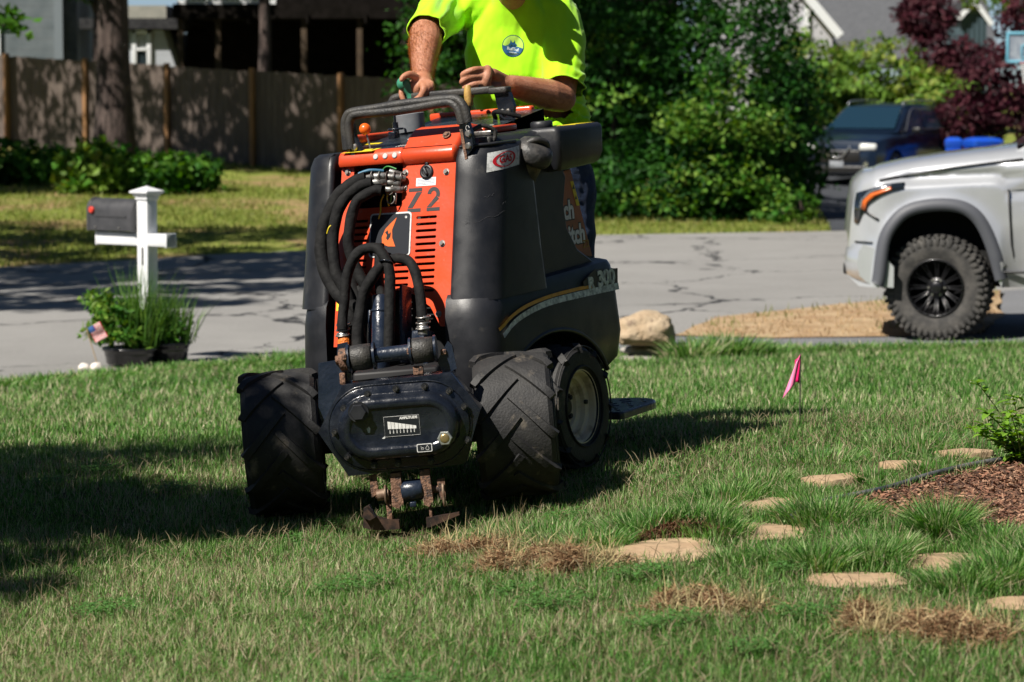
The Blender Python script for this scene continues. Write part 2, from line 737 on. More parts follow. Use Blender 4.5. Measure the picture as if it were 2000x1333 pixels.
def asphalt_mat(name, base, seed=0.0, cracks=True):
    m = bpy.data.materials.new(name)
    m.use_nodes = True
    n, L = m.node_tree.nodes, m.node_tree.links
    p = n['Principled BSDF']
    p.inputs['Roughness'].default_value = 0.9
    p.inputs['Specular IOR Level'].default_value = 0.2
    g = n.new('ShaderNodeNewGeometry')
    mp = n.new('ShaderNodeMapping')
    mp.inputs['Location'].default_value = (seed, seed * .7, 0)
    L.new(g.outputs['Position'], mp.inputs[0])

    def noise(sc, d=5, rough=.6):
        t = n.new('ShaderNodeTexNoise')
        t.inputs['Scale'].default_value = sc
        t.inputs['Detail'].default_value = d
        t.inputs['Roughness'].default_value = rough
        L.new(mp.outputs[0], t.inputs['Vector'])
        return t

    def rng(a, lo, hi, o0=0, o1=1):
        r = n.new('ShaderNodeMapRange')
        r.inputs[1].default_value = lo
        r.inputs[2].default_value = hi
        r.inputs[3].default_value = o0
        r.inputs[4].default_value = o1
        L.new(a, r.inputs[0])
        return r.outputs[0]

    def mix(f, a, b):
        x = n.new('ShaderNodeMix')
        x.data_type = 'RGBA'
        L.new(f, x.inputs[0])
        for s, v in ((6, a), (7, b)):
            if isinstance(v, tuple):
                x.inputs[s].default_value = (*v, 1)
            else:
                L.new(v, x.inputs[s])
        return x.outputs[2]
    b2 = tuple(c * .8 for c in base)
    b3 = tuple(c * 1.15 for c in base)
    c = mix(rng(noise(.6, 4).outputs[0], .35, .65), b2, base)
    c = mix(rng(noise(60, 3).outputs[0], .45, .7), c, b3)
    c = mix(rng(noise(140, 2).outputs[0], .58, .75), c, tuple(q * .45 for q in base))
    if cracks:
        # tar-sealed cracks: bent Voronoi edges, broken up by noise
        wv = n.new('ShaderNodeVectorMath')
        wv.operation = 'SCALE'
        nn = noise(1.1, 4)
        L.new(nn.outputs['Color'], wv.inputs[0])
        wv.inputs['Scale'].default_value = 1.2
        ad = n.new('ShaderNodeVectorMath')
        ad.operation = 'ADD'
        L.new(mp.outputs[0], ad.inputs[0])
        L.new(wv.outputs[0], ad.inputs[1])
        v = n.new('ShaderNodeTexVoronoi')
        v.feature = 'DISTANCE_TO_EDGE'
        v.inputs['Scale'].default_value = .30
        L.new(ad.outputs[0], v.inputs['Vector'])
        lw = rng(noise(1.7, 2).outputs[0], .42, .66, .0035, .017)
        lt = n.new('ShaderNodeMath')
        lt.operation = 'LESS_THAN'
        L.new(v.outputs['Distance'], lt.inputs[0])
        L.new(lw, lt.inputs[1])
        c = mix(lt.outputs[0], c, (.03, .031, .034))
    L.new(c, p.inputs['Base Color'])
    b = n.new('ShaderNodeBump')
    b.inputs['Strength'].default_value = 0.35
    b.inputs['Distance'].default_value = 0.01
    L.new(noise(90, 3).outputs[0], b.inputs['Height'])
    L.new(b.outputs[0], p.inputs['Normal'])
    return m


cdt(wobble(STREET, .10, .5), res=.6, name='street', m=asphalt_mat('street_asphalt', (.27, .265, .255)), zoff=.012)
cdt(wobble(DRIVE, .05, .4), res=.5, name='driveway', m=asphalt_mat('driveway_asphalt', (.19, .195, .205), 5, False), zoff=.020)
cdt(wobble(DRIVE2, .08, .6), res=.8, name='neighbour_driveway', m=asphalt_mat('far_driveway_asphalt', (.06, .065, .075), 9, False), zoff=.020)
cdt(wobble(DIRT, .10, .3, 4), res=.4, name='dirt_strip', m=mat('dry_verge', (.34, .22, .12), .95, col2=(.44, .32, .19), nscale=3, col3=(.20, .16, .06), n3scale=9, n3lo=.55, n3hi=.68, bump=.8, bscale=25, bdist=.03), zoff=.028)

# stepping stones: centre, half sizes, turn
STONES = [(.45, 8.29, .17, .20, .1, 'flat buff stepping stone beside the lifted flap of sod, nearest the machine'),
          (.77, 8.60, .13, .17, -.2, 'small buff stepping stone just behind the one by the lifted sod'),
          (.82, 9.22, .125, .19, .1, 'buff stepping stone in the grass left of where the edging strip starts'),
          (1.10, 9.66, .10, .085, .3, 'half hidden buff stepping stone below the pink flag, beyond the one left of the edging'),
          (1.38, 10.02, .085, .06, .0, 'thin sliver of stepping stone mostly covered by grass, second farthest of the row'),
          (1.66, 10.32, .095, .08, .1, 'farthest stepping stone, close to the leafy green plant'),
          (.93, 7.69, .135, .13, .05, 'buff stepping stone showing as a long thin strip, lowest but one in the photo'),
          (1.23, 7.95, .13, .17, -.1, 'buff stepping stone just below the mulch bed with grass tuft before it'),
          (1.34, 7.30, .12, .10, .1, 'stepping stone cut off by the right edge of the photo')]
STP = []
ms = mat('sandstone', (.40, .27, .16), .85, col2=(.50, .36, .22), nscale=5, col3=(.20, .14, .08), n3scale=13, n3lo=.50, bump=.5, bscale=30)
for (x, y, a, b, r, lab) in STONES:
    rr = random.Random(int(x * 1000))
    n = 9
    k = [1 + rr.uniform(-.16, .14) for _ in range(n)]
    outl = []
    for i in range(n):
        t = 2 * pi * (i + rr.uniform(-.22, .22)) / n
        e = (abs(cos(t)) ** 3 + abs(sin(t)) ** 3) ** (-1 / 3)
        px, py = a * e * cos(t) * k[i], b * e * sin(t) * k[i]
        outl.append((x + px * cos(r) - py * sin(r), y + px * sin(r) + py * cos(r)))
    outl = [tuple(np.array(outl[i]) + (np.array(outl[(i + 1) % n]) - np.array(outl[i])) * j / 4 + np.array([rr.uniform(-.004, .004), rr.uniform(-.005, .005)])) for i in range(n) for j in range(4)]
    STP.append(outl)
    zc = g1(x, y) + (.010 if y > 9.4 else -.006)
    mb = MB()
    sxz, syz = (g1(x + .1, y) - g1(x - .1, y)) / .2, (g1(x, y + .1) - g1(x, y - .1)) / .2
    rings = []
    for (sc, dz) in ((1, -.05), (1, .002), (.97, .009), (.6, .011), (.2, .012)):
        rings.append([(x + (p[0] - x) * sc, y + (p[1] - y) * sc, zc + sxz * (p[0] - x) * sc + syz * (p[1] - y) * sc + dz + (mnoise.noise(Vector((p[0] * 9 * sc, p[1] * 9 * sc, 0))) * .004 if dz > 0 else 0)) for p in outl])
    mb.loft(rings, smooth=True)
    mb.build('stepping_stone', ms, label=lab, cat='stepping stone', group='stepping stones crossing the lawn', autosmooth=50)

# mulch bed with black edging
EDGE = [(.86, 8.72), (.98, 9.02), (1.24, 9.33), (1.46, 9.68), (1.74, 10.0), (2.2, 10.3), (2.9, 10.5)]
BED = [(1.02, 8.98), (1.24, 9.28), (1.47, 9.62), (1.75, 9.95), (2.2, 10.24), (2.9, 10.45), (2.9, 8.5), (1.9, 8.45), (1.5, 8.5), (1.24, 8.68)]
cdt(BED, res=.2, name='mulch_soil', m=mat('bed_soil', (.09, .05, .03), .95, col2=(.2, .11, .06), nscale=20, bump=1, bscale=60), zoff=.012)
mb = MB()
ep = spline([(x, y, g1(x, y) + .022) for x, y in EDGE], 8)
mb.tube(ep, .011, 8)
mb.build('edging_strip', mat('edging_plastic', (.05, .055, .06), .45, col2=(.16, .16, .16), nscale=14, bump=.3), label='black plastic edging strip curving between the grass and the mulch bed', cat='edging', kind=None)


def chips(poly, n, name, cols, lmin, lmax, zoff, label, cat):
    xs = [p[0] for p in poly]
    ys = [p[1] for p in poly]
    x = RNG.uniform(min(xs), max(xs), n * 2)
    y = RNG.uniform(min(ys), max(ys), n * 2)
    k = inpoly(x, y, poly)
    x, y = x[k][:n], y[k][:n]
    n = len(x)
    z = gz(x, y) + zoff + RNG.uniform(0, .018, n)
    L = RNG.uniform(lmin, lmax, n)
    W = RNG.uniform(.0015, .004, n)
    a = RNG.uniform(0, 2 * pi, n)
    el = RNG.normal(0, .35, n)
    d = np.stack([np.cos(a) * np.cos(el), np.sin(a) * np.cos(el), np.sin(el)], -1) * L[:, None]
    s = np.stack([-np.sin(a), np.cos(a), RNG.normal(0, .5, n)], -1) * W[:, None]
    c = np.stack([x, y, z], -1)
    V = np.stack([c - d - s, c + d - s * .6, c + d + s * .6, c - d + s], 1).reshape(-1, 3)
    F = np.arange(4 * n).reshape(-1, 4)
    ci = RNG.integers(0, len(cols), n)
    t = np.array(cols)[ci] * RNG.uniform(.7, 1.2, (n, 1))
    return npobj(name, V, F, mat('wood_chips', (1, 1, 1), .85, attr='tint'), np.repeat(t, 4, 0), label=label, cat=cat, kind='stuff')


chips(BED, 20000, 'mulch', [(.22, .10, .06), (.28, .14, .08), (.13, .06, .035), (.36, .21, .13), (.06, .03, .02)], .004, .016, .012, 'reddish brown shredded bark mulch in the bed at the right', 'mulch')

# ================================================================== GRASS
GRASS_MAT = leafmat('grass_blade', trl=.38, rough=.5, spec=.25)


def blades(x, y, h, w, col, lean=.45, dirv=None, z=None, curl=.5, rng=RNG):
    """numpy grass blades: 5 vertices, a quad and a triangle each"""
    n = len(x)
    z = gz(x, y) - .004 if z is None else z
    a = rng.uniform(0, 2 * pi, n)                       # facing
    la = rng.uniform(0, 2 * pi, n)
    lm = np.abs(rng.normal(0, lean, n))
    D = np.stack([np.cos(la) * lm, np.sin(la) * lm, np.ones(n)], -1)
    if dirv is not None:
        D[:, :2] += dirv
    D /= np.linalg.norm(D, axis=1)[:, None]
    c0 = np.stack([x, y, z], -1)
    c1 = c0 + D * (h * .55)[:, None]
    D2 = D.copy()
    D2[:, :2] += D[:, :2] * curl + rng.normal(0, .13, (n, 2))
    D2[:, 2] -= curl * .55 * np.linalg.norm(D[:, :2], axis=1)
    D2 /= np.linalg.norm(D2, axis=1)[:, None]
    c2 = c1 + D2 * (h * .5)[:, None]
    s = np.stack([np.cos(a), np.sin(a), np.zeros(n)], -1) * (w * .5)[:, None]
    V = np.stack([c0 - s, c0 + s, c1 + s * .85, c1 - s * .85, c2], 1).reshape(-1, 3)
    b = np.arange(n)[:, None] * 5
    Fq = b + np.array([0, 1, 2, 3])
    Ft = b + np.array([3, 2, 4])
    t = np.repeat(col, 5, 0)
    return V, Fq, Ft, t


def merge(parts):
    V, Q, R, C = [], [], [], []
    o = 0
    for v, q, r, c in parts:
        V.append(v)
        Q.append(q + o)
        R.append(r + o)
        C.append(c)
        o += len(v)
    return np.concatenate(V), np.concatenate(Q), np.concatenate(R), np.concatenate(C)


PAL = np.array([(.044, .140, .022), (.090, .240, .042), (.18, .34, .085), (.33, .43, .19), (.56, .52, .33)])


def gcol(x, y, dry, rng=RNG):
    """blade colours: dry in 0..1 moves the mix to straw"""
    n = len(x)
    r = rng.random(n)
    # thresholds
    p = np.stack([.30 * (1 - dry), .56 - .30 * dry, .80 - .26 * dry, .95 - .22 * dry], -1)
    i = (r[:, None] > p).sum(1)
    c = PAL[i] * rng.uniform(.75, 1.25, (n, 1))
    return c


def stonemask(x, y, grow=0.0):
    m = np.zeros(len(x), bool)
    for s in STP:
        c = np.mean(s, 0)
        pp = [tuple(c + (np.array(p) - c) * (1 + grow)) for p in s]
        m |= inpoly(x, y, pp)
    return m


SODS = [  # x, y, rx, ry, height : torn up clumps of roots and dry grass
    (-.12, 8.86, .17, .11, .03), (.05, 8.22, .13, .12, .035), (.215, 8.07, .085, .085, .05), (.52, 7.25, .14, .09, .03), (.90, 6.93, .06, .07, .035), (1.10, 6.85, .13, .13, .04)]


def lawn_pts(y0, y1, dens, half):
    A = (y1 - y0) * (half(y1) + half(y0))
    n = int(A * dens)
    y = RNG.uniform(y0, y1, n)
    x = RNG.uniform(-1, 1, n) * half(y1)
    k = np.abs(x) < half(y)
    x, y = x[k], y[k]
    k = ~(inpoly(x, y, STREET) | inpoly(x, y, DRIVE) | inpoly(x, y, BED))
    return x[k], y[k]


half = lambda y: np.asarray(y) * .18 + .75
parts = []
for (y0, y1, dens, wd, hh) in ((5.9, 8, 15500, .0024, .039), (8, 10.2, 12500, .0027, .039), (10.2, 13, 6600, .0038, .043), (13, 17, 2300, .0065, .058), (17, 23.2, 1300, .009, .065)):
    x, y = lawn_pts(y0, y1, dens, half)
    sm = stonemask(x, y, .0)
    inner = stonemask(x, y, -.35)
    k = ~(inner | (sm & (RNG.random(len(x)) > .38)))
    k &= ~(np.exp(-((x + .36) / .20) ** 2 - ((y - 9.45) / .20) ** 2) > .55)
    for (sx_, sy_, rx_, ry_, sh_) in SODS:
        d2 = ((x - sx_) / rx_) ** 2 + ((y - sy_) / ry_) ** 2
        k &= ~((d2 < 1) & (RNG.random(len(x)) > .62))
    x, y = x[k], y[k]
    big = fbm(x, y, 3, 4, .9)
    clump = fbm(x, y, 5, 3, 7.0)
    dry = np.clip((big - .45) * 3.6 + (clump - .5) * 1.3 + .12, 0, 1)
    dry = np.clip(dry + .25 * np.clip((-x - .3), 0, 1) * (y < 8.6), 0, 1)
    dry = np.where(y > 12, np.clip(dry * .7 + .12, 0, 1), dry)
    # darker lush band around the stones and the edging
    lush = np.exp(-(((x - 1.0) / .75) ** 2 + ((y - 8.9 - (x - 1) * .9) / .75) ** 2)) * 1.1
    lush = np.maximum(lush, .8 * np.exp(-(((x - 1.25) / .5) ** 2 + ((y - 7.9) / .35) ** 2)))
    dry = np.clip(dry - lush * .8, 0, 1)
    h = hh * RNG.uniform(.45, 1.15, len(x)) * (.72 + .62 * clump) * (1 + .45 * np.clip(lush, 0, 1))
    for (sx_0, sy_0, sa, sb, _r, _l) in STONES:
        h = np.where((np.abs(x - sx_0) < sa * 1.05) & (y > sy_0 - sb - .20 - (.15 if sy_0 > 9.4 else 0)) & (y < sy_0 - sb * .3), h * (.62 if sy_0 < 9.4 else .40), h)
    parts.append(blades(x, y, h, wd * RNG.uniform(.7, 1.3, len(x)), gcol(x, y, dry), lean=.62, curl=.3))
# flat lying thatch
x, y = lawn_pts(5.9, 12, 1000, half)
k = ~stonemask(x, y, .03)
x, y = x[k], y[k]
parts.append(blades(x, y, RNG.uniform(.03, .07, len(x)), np.full(len(x), .003), np.array([(.34, .28, .17)]) * RNG.uniform(.6, 1.2, (len(x), 1)), lean=2.4, z=gz(x, y) + RNG.uniform(.004, .03, len(x))))


def tuft(cx, cy, r, n, h, dry=.0, lean=.5, wd=.0038, push=1.0):
    a = RNG.uniform(0, 2 * pi, n)
    q = np.sqrt(RNG.random(n)) * r
    x, y = cx + np.cos(a) * q, cy + np.sin(a) * q
    d = np.stack([np.cos(a), np.sin(a)], -1) * (q / r)[:, None] * .75 * push
    hh = h * RNG.uniform(.5, 1.1, n)
    return blades(x, y, hh, np.full(n, wd) * RNG.uniform(.7, 1.3, n), gcol(x, y, np.full(n, dry)), lean=lean * .5, dirv=d, curl=.9)


# longer tufts round the stones, the edging and the road edge
for (cx, cy, r, n, h, dry) in ((.42, 8.74, .16, 1500, .10, .0), (.62, 8.52, .10, 600, .085, .0), (.60, 8.95, .13, 700, .09, .0), (.70, 9.45, .16, 700, .085, .05), (.98, 8.78, .16, 1300, .10, .0),
                               (1.02, 7.98, .11, 900, .095, .0), (.86, 7.90, .09, 800, .095, .0), (.75, 7.98, .07, 500, .08, .0), (1.28, 8.40, .07, 1100, .15, .0), (1.42, 8.22, .10, 500, .09, .1), (1.33, 7.62, .11, 1100, .11, .0), (1.2, 7.5, .10, 700, .09, .1), (1.45, 7.75, .1, 800, .14, .1),
                               (1.0, 9.36, .11, 400, .055, .0), (1.24, 9.66, .09, 400, .06, .0), (1.46, 9.88, .09, 350, .06, .0), (1.56, 10.08, .08, 300, .06, .0), (.82, 9.75, .16, 600, .075, .2), (1.1, 10.2, .2, 700, .07, .2), (1.5, 10.6, .2, 600, .08, .3),
                               (.24, 8.45, .11, 700, .09, .0), (.17, 8.75, .14, 700, .08, .1), (.1, 9.1, .2, 900, .075, .2), (.63, 7.98, .08, 400, .07, .1), (1.12, 8.15, .06, 300, .08, .3)):
    parts.append(tuft(cx, cy, r, n, h, dry))
for k in range(46):
    t = k / 45
    cx = -4.4 + t * 3.6
    cy = float(np.interp(cx, [-4.6, -3.6, -3.1, -2.6, -1.6, 0], [18.3, 19.6, 20.7, 21.8, 22.6, 23.3])) - .25 + RNG.normal(0, .12)
    parts.append(tuft(cx, cy, .28, 240, .10 if cx < -2.0 else .13, .25, wd=.012))
for k in range(40):
    cx = .8 + k * .095
    cy = 22.3 + RNG.normal(0, .1)
    parts.append(tuft(cx, cy, .22, 150, .11, .2, wd=.011))
for (cx, cy, r, n, h, dry) in ((1.62, 21.7, .3, 900, .24, .05), (1.35, 21.3, .2, 400, .22, .75), (1.85, 21.9, .3, 500, .16, .1)):
    parts.append(tuft(cx, cy, r, n, h, dry, wd=.013))
V, Q, R3, Cc = merge(parts)
grass = npobj('grass', V, Q, GRASS_MAT, Cc, F3=R3, label='mown lawn grass, green mixed with straw coloured blades', cat='grass', kind='stuff')

# clover and small weeds in the lawn
lm_ = []
rw = random.Random(17)
for _ in range(26):
    yy_ = rw.uniform(6.4, 11.5)
    xx_ = rw.uniform(-1, 1) * (yy_ * .17)
    if inpoly([xx_], [yy_], BED)[0] or stonemask(np.array([xx_]), np.array([yy_]), .2)[0]:
        continue
    lm_.append((xx_, yy_, rw.uniform(.04, .11)))
Vc, Cc2 = [], []
for (cx, cy, r) in lm_:
    n = int(5200 * r * r * 3.14 * 1.4) + 20
    a, q = RNG.uniform(0, 2 * pi, n), np.sqrt(RNG.random(n)) * r
    x, y = cx + np.cos(a) * q, cy + np.sin(a) * q
    z = gz(x, y) + RNG.uniform(.018, .045, n)
    th = RNG.uniform(0, 2 * pi, n)
    s_ = RNG.uniform(.004, .008, n)
    tl = RNG.normal(0, .3, (n, 2))
    c0 = np.stack([x, y, z], -1)
    for kk in range(3):
        t0 = th + kk * 2.094
        d0 = np.stack([np.cos(t0), np.sin(t0), tl[:, 0]], -1) * s_[:, None]
        d1 = np.stack([-np.sin(t0), np.cos(t0), tl[:, 1]], -1) * s_[:, None] * .55
        Vc.append(np.stack([c0, c0 + d0 * .8 + d1, c0 + d0 * 1.6, c0 + d0 * .8 - d1], 1).reshape(-1, 3))
        Cc2.append(np.repeat(np.array([(.095, .215, .055)]) * RNG.uniform(.7, 1.4, (n, 1)), 4, 0))
Vc, Cc2 = np.concatenate(Vc), np.concatenate(Cc2)
npobj('clover', Vc, np.arange(len(Vc)).reshape(-1, 4), GRASS_MAT, Cc2, label='patches of clover growing low in the lawn', cat='clover', kind='stuff')

# yard grass across the street (short, seen far out of focus)
n = 60000
x = RNG.uniform(-13, 5, n)
y = RNG.uniform(36, 56, n)
k = ~(inpoly(x, y, STREET) | inpoly(x, y, DRIVE2))
x, y = x[k], y[k]
pt = fbm(x, y, 9, 4, .5)
k = RNG.random(len(x)) > np.clip((pt - .45) * 6, 0, .9)
x, y = x[k], y[k]
c = np.array([(.15, .21, .035), (.20, .24, .05), (.28, .28, .09)])[RNG.integers(0, 3, len(x))] * RNG.uniform(.7, 1.2, (len(x), 1))
V, Q, R3, Cc = blades(x, y, RNG.uniform(.04, .10, len(x)), np.full(len(x), .02), c, lean=.5)
npobj('yard_grass', V, Q, GRASS_MAT, Cc, F3=R3, label='patchy short yard grass across the street', cat='grass', kind='stuff')

# dry weeds on the verge strip
n = 9000
x = RNG.uniform(1.4, 9, n)
y = RNG.uniform(23.7, 31, n)
k = inpoly(x, y, DIRT)
x, y = x[k], y[k]
gg = fbm(x, y, 4, 3, 1.6) > .6
c = np.where(gg[:, None], np.array([(.22, .24, .08)]), np.array([(.52, .38, .22)])) * RNG.uniform(.6, 1.15, (len(x), 1))
V, Q, R3, Cc = blades(x, y, RNG.uniform(.02, .07, len(x)) * np.where(gg, 1.5, 1), np.full(len(x), .012), c, lean=1.0, z=gz(x, y) + .02)
npobj('dry_weeds', V, Q, GRASS_MAT, Cc, F3=R3, label='dry straw and a few weeds on the sandy verge behind the pickup wheel', cat='weeds', kind='stuff')


# torn sod clumps: tangles of roots and dead stems
def tangle(cx, cy, rx, ry, h, n, rng):
    a = rng.uniform(0, 2 * pi, n)
    q = np.sqrt(rng.random(n))
    x, y = cx + np.cos(a) * q * rx, cy + np.sin(a) * q * ry
    prof = (1 - q ** 2) ** .5
    z = gz(x, y) + rng.random(n) * h * prof + .004
    L = rng.uniform(.015, .055, n)
    D = rng.normal(0, 1, (n, 3))
    D[:, 2] = D[:, 2] * .45 + .15
    D /= np.linalg.norm(D, axis=1)[:, None]
    D2 = D + rng.normal(0, .6, (n, 3))
    D2 /= np.linalg.norm(D2, axis=1)[:, None]
    c0 = np.stack([x, y, z], -1)
    c1 = c0 + D * (L * .5)[:, None]
    c2 = c1 + D2 * (L * .6)[:, None]
    s = rng.normal(0, 1, (n, 3))
    s = np.cross(D, s)
    s /= np.linalg.norm(s, axis=1)[:, None]
    s *= rng.uniform(.0006, .0015, n)[:, None]
    V = np.stack([c0 - s, c0 + s, c1 + s, c1 - s, c2], 1).reshape(-1, 3)
    V[:, 2] = np.maximum(V[:, 2], gz(V[:, 0], V[:, 1]) + .002)
    b = np.arange(n)[:, None] * 5
    pal = np.array([(.30, .18, .10), (.40, .26, .14), (.20, .11, .06), (.50, .38, .22), (.10, .06, .035)])
    t = pal[rng.choice(5, n, p=[.3, .25, .2, .15, .1])] * rng.uniform(.7, 1.2, (n, 1))
    return V, b + np.array([0, 1, 2, 3]), b + np.array([3, 2, 4]), np.repeat(t, 5, 0)


SODLAB = ['torn up dry grass and roots right behind the vibrating plough foot', 'wide tangle of brown roots left of the round root ball', 'round ball of brown roots and soil, the tallest of the torn clumps',
          'flat torn clump of straw and roots below the nearest stepping stone', 'small dark torn clump, second from the right edge of the lawn', 'loose straw coloured torn clump nearest the lower right corner']
for i, (cx, cy, rx_, ry_, h_) in enumerate(SODS):
    rg = np.random.default_rng(50 + i)
    ps = [tangle(cx, cy, rx_ * 1.9, ry_ * 1.8, h_ * .7, 420, rg)]
    ox, oy = -rx_ * .8, ry_ * .3
    for q_ in range(11):
        k_ = rg.uniform(.14, .42)
        ps.append(tangle(cx + ox, cy + oy, rx_ * k_, ry_ * k_ * 1.2, h_ * rg.uniform(.5, 1.9) + .01, int(850 * k_ + 50), rg))
        ox += rx_ * rg.uniform(-.12, .38)
        oy = float(np.clip(oy + rg.normal(0, .35) * ry_, -ry_, ry_))
    m_ = 210
    a = rg.uniform(0, 2 * pi, m_)
    ps.append(blades(cx + np.cos(a) * rx_ * .9, cy + np.sin(a) * ry_ * .9, rg.uniform(.06, .13, m_), np.full(m_, .0028), np.array([(.46, .38, .2)]) * rg.uniform(.6, 1.2, (m_, 1)), lean=1.6, curl=1.0, z=gz(cx + np.cos(a) * rx_ * .9, cy + np.sin(a) * ry_ * .9) + .01, rng=rg))
    V, Q, R3, Cc = merge(ps)
    npobj('sod_clump', V, Q, leafmat('dead_roots%d' % i, trl=.1, rough=.9, spec=.1), Cc, F3=R3, label=SODLAB[i], cat='torn sod', group='clumps of torn up sod in the lawn')

# the flap of lifted sod with its dark hollow, behind the nearest stone
mb = MB()
NU, NV = 24, 7


def flap(u, v):
    x = .36 + u * .30
    y = 8.50 + v * .18
    hgt = .055 * sin(pi * min(1, max(0, u))) ** .7 * (1 - v) ** 1.2
    return (x, y, g1(x, y) + hgt + .004 * mnoise.noise(Vector((x * 30, y * 30, 0))))


mb.grid(flap, [i / NU for i in range(NU + 1)], [j / NV for j in range(NV + 1)])
mb.grid(lambda u, v: (.36 + u * .30, 8.50 + v * .05, g1(.36 + u * .3, 8.5) + (1 - v) * .055 * sin(pi * u) ** .7 * 0.98 - v * .01), [i / NU for i in range(NU + 1)], [0, .5, 1])
fl = mb.build('lifted_sod', mat('wet_roots', (.045, .025, .015), .95, col2=(.16, .09, .05), nscale=50, bump=1.0, bscale=120), label='lifted flap of sod with dark brown roots underneath, behind the nearest stepping stone', cat='lifted sod')
rg = np.random.default_rng(77)
n = 700
u = rg.random(n)
x = .36 + u * .30
y = np.full(n, 8.495) - rg.random(n) * .01
zt = gz(x, y) + .055 * np.sin(pi * u) ** .7
z = gz(x, y) + rg.random(n) * (zt - gz(x, y))
V, Q, R3, Cc = blades(x, y, rg.uniform(.015, .04, n), np.full(n, .002), np.array([(.25, .14, .08)]) * rg.uniform(.4, 1.2, (n, 1)), lean=2.5, z=z, rng=rg)
npobj('roots', V, Q, MATS['wet_roots'] if False else leafmat('hanging_roots', trl=.1, rough=.9), Cc, F3=R3, parent=fl)
n = 2200
u, v = rg.random(n), rg.random(n)
x, y = .36 + u * .30, 8.50 + v * .18
z = gz(x, y) + .055 * np.sin(pi * u) ** .7 * (1 - v) ** 1.2
V, Q, R3, Cc = blades(x, y, rg.uniform(.04, .085, n), np.full(n, .0034), gcol(x, y, np.full(n, .05), rg), lean=.7, z=z, rng=rg)
npobj('turf', V, Q, GRASS_MAT, Cc, F3=R3, parent=fl)

# ================================================================== THE TRACTOR WITH ITS PLOUGH
ROOTM = T(-.415, 9.95, .045) @ RY(radians(-5))
mach = empty('compact_tractor', (-.415, 9.95, .045), 'orange and black stand-on compact tractor with vibrating plough attachment on the lawn', 'tractor', rot=(0, radians(-5), 0))
Bl = T(.285, .73, 0) @ RZ(radians(-28))
Pl = Bl @ T(0, -.55, .58) @ RX(radians(-15)) @ RX(pi / 2)
Fl = RZ(radians(-3))
Gl = Fl @ T(0, -.34, 0) @ RX(pi / 2)
Sl = lambda lx: Bl @ T(lx, 0, 0) @ RZ(pi / 2) @ RX(pi / 2)

m_orange = mat('orange_paint', (.72, .078, .022), .38, col2=(.62, .062, .018), nscale=5, col3=(.36, .15, .09), n3scale=22, n3lo=.62, n3hi=.74, coat=.25, bump=.12, bscale=90, rvar=.12, bdist=.004)
m_plast = mat('black_plastic', (.012, .013, .016), .40, col2=(.020, .021, .025), nscale=6, col3=(.085, .080, .072), n3scale=11, n3lo=.62, n3hi=.9, bump=.22, bscale=420, rvar=.1, bdist=.002)
m_rub = mat('tyre_rubber', (.011, .011, .012), .66, col2=(.028, .027, .026), nscale=9, col3=(.13, .11, .085), n3scale=14, n3lo=.59, n3hi=.74, bump=.5, bscale=120, bdist=.004)
m_navy = mat('navy_paint', (.010, .017, .034), .33, col2=(.016, .024, .042), nscale=12, col3=(.12, .10, .085), n3scale=30, n3lo=.67, n3hi=.72, coat=.3, bump=.2, bscale=80, rvar=.12)
m_gloss = mat('black_gloss', (.006, .008, .013), .24, col2=(.012, .015, .022), nscale=10, col3=(.10, .09, .075), n3scale=38, n3lo=.70, n3hi=.74, coat=.4, bump=.15, bscale=70, rvar=.12)
m_steel = mat('zinc_steel', (.55, .54, .52), .38, metal=.9, col2=(.30, .27, .24), nscale=60, rvar=.15)
m_rust = mat('rusty_steel', (.16, .085, .055), .75, metal=.2, col2=(.30, .17, .11), nscale=35, col3=(.05, .035, .03), n3scale=60, n3lo=.5, n3hi=.6, bump=.5, bscale=150)
m_hose = mat('hose_sleeve', (.005, .005, .0055), .8, col2=(.014, .014, .014), nscale=24, bump=.6, bscale=38, bdist=.008, spec=.25)
m_handle = mat('rubber_handle', (.022, .022, .023), .5, col2=(.05, .047, .042), nscale=14, bump=.3, bscale=160)
m_cream = mat('cream_rim', (.76, .65, .48), .45, col2=(.66, .55, .40), nscale=8, col3=(.20, .14, .09), n3scale=14, n3lo=.56, n3hi=.75, bump=.2, bscale=70)
m_white = mat('white_print', (.78, .78, .76), .45, col2=(.55, .54, .50), nscale=90, nlo=.5, nhi=.75)
m_decal = mat('black_decal', (.018, .020, .026), .35)
m_print = mat('stencil_black', (.035, .035, .037), .7, col2=(.09, .05, .04), nscale=60, nlo=.6, nhi=.7)
m_yel = mat('yellow_decal', (.80, .62, .03), .45)
m_red = mat('red_print', (.55, .01, .02), .5)
m_sticker = mat('worn_sticker', (.66, .67, .66), .5, col2=(.42, .43, .42), nscale=60, nlo=.5, nhi=.62)
m_silver = mat('silver_band', (.80, .86, .78), .5, col2=(.30, .34, .31), nscale=40)
m_gold = mat('gold_band', (.80, .40, .05), .5, col2=(.65, .32, .04), nscale=40)
m_green = mat('green_grip', (.035, .21, .12), .42, col2=(.05, .26, .16), nscale=25, bump=.1)
m_ylever = mat('yellow_grip', (.52, .33, .09), .5, col2=(.36, .20, .06), nscale=50, bump=.2)
m_knob = mat('orange_knob', (.80, .13, .01), .38, coat=.2)
m_alu = mat('grey_cast', (.17, .185, .20), .4, metal=.3, col2=(.22, .24, .25), nscale=20)
m_brass = mat('brass', (.50, .38, .18), .35, metal=.8)
m_wire_y = mat('yellow_wire', (.65, .50, .02), .5)
m_wire_g = mat('green_wire', (.05, .25, .06), .5)


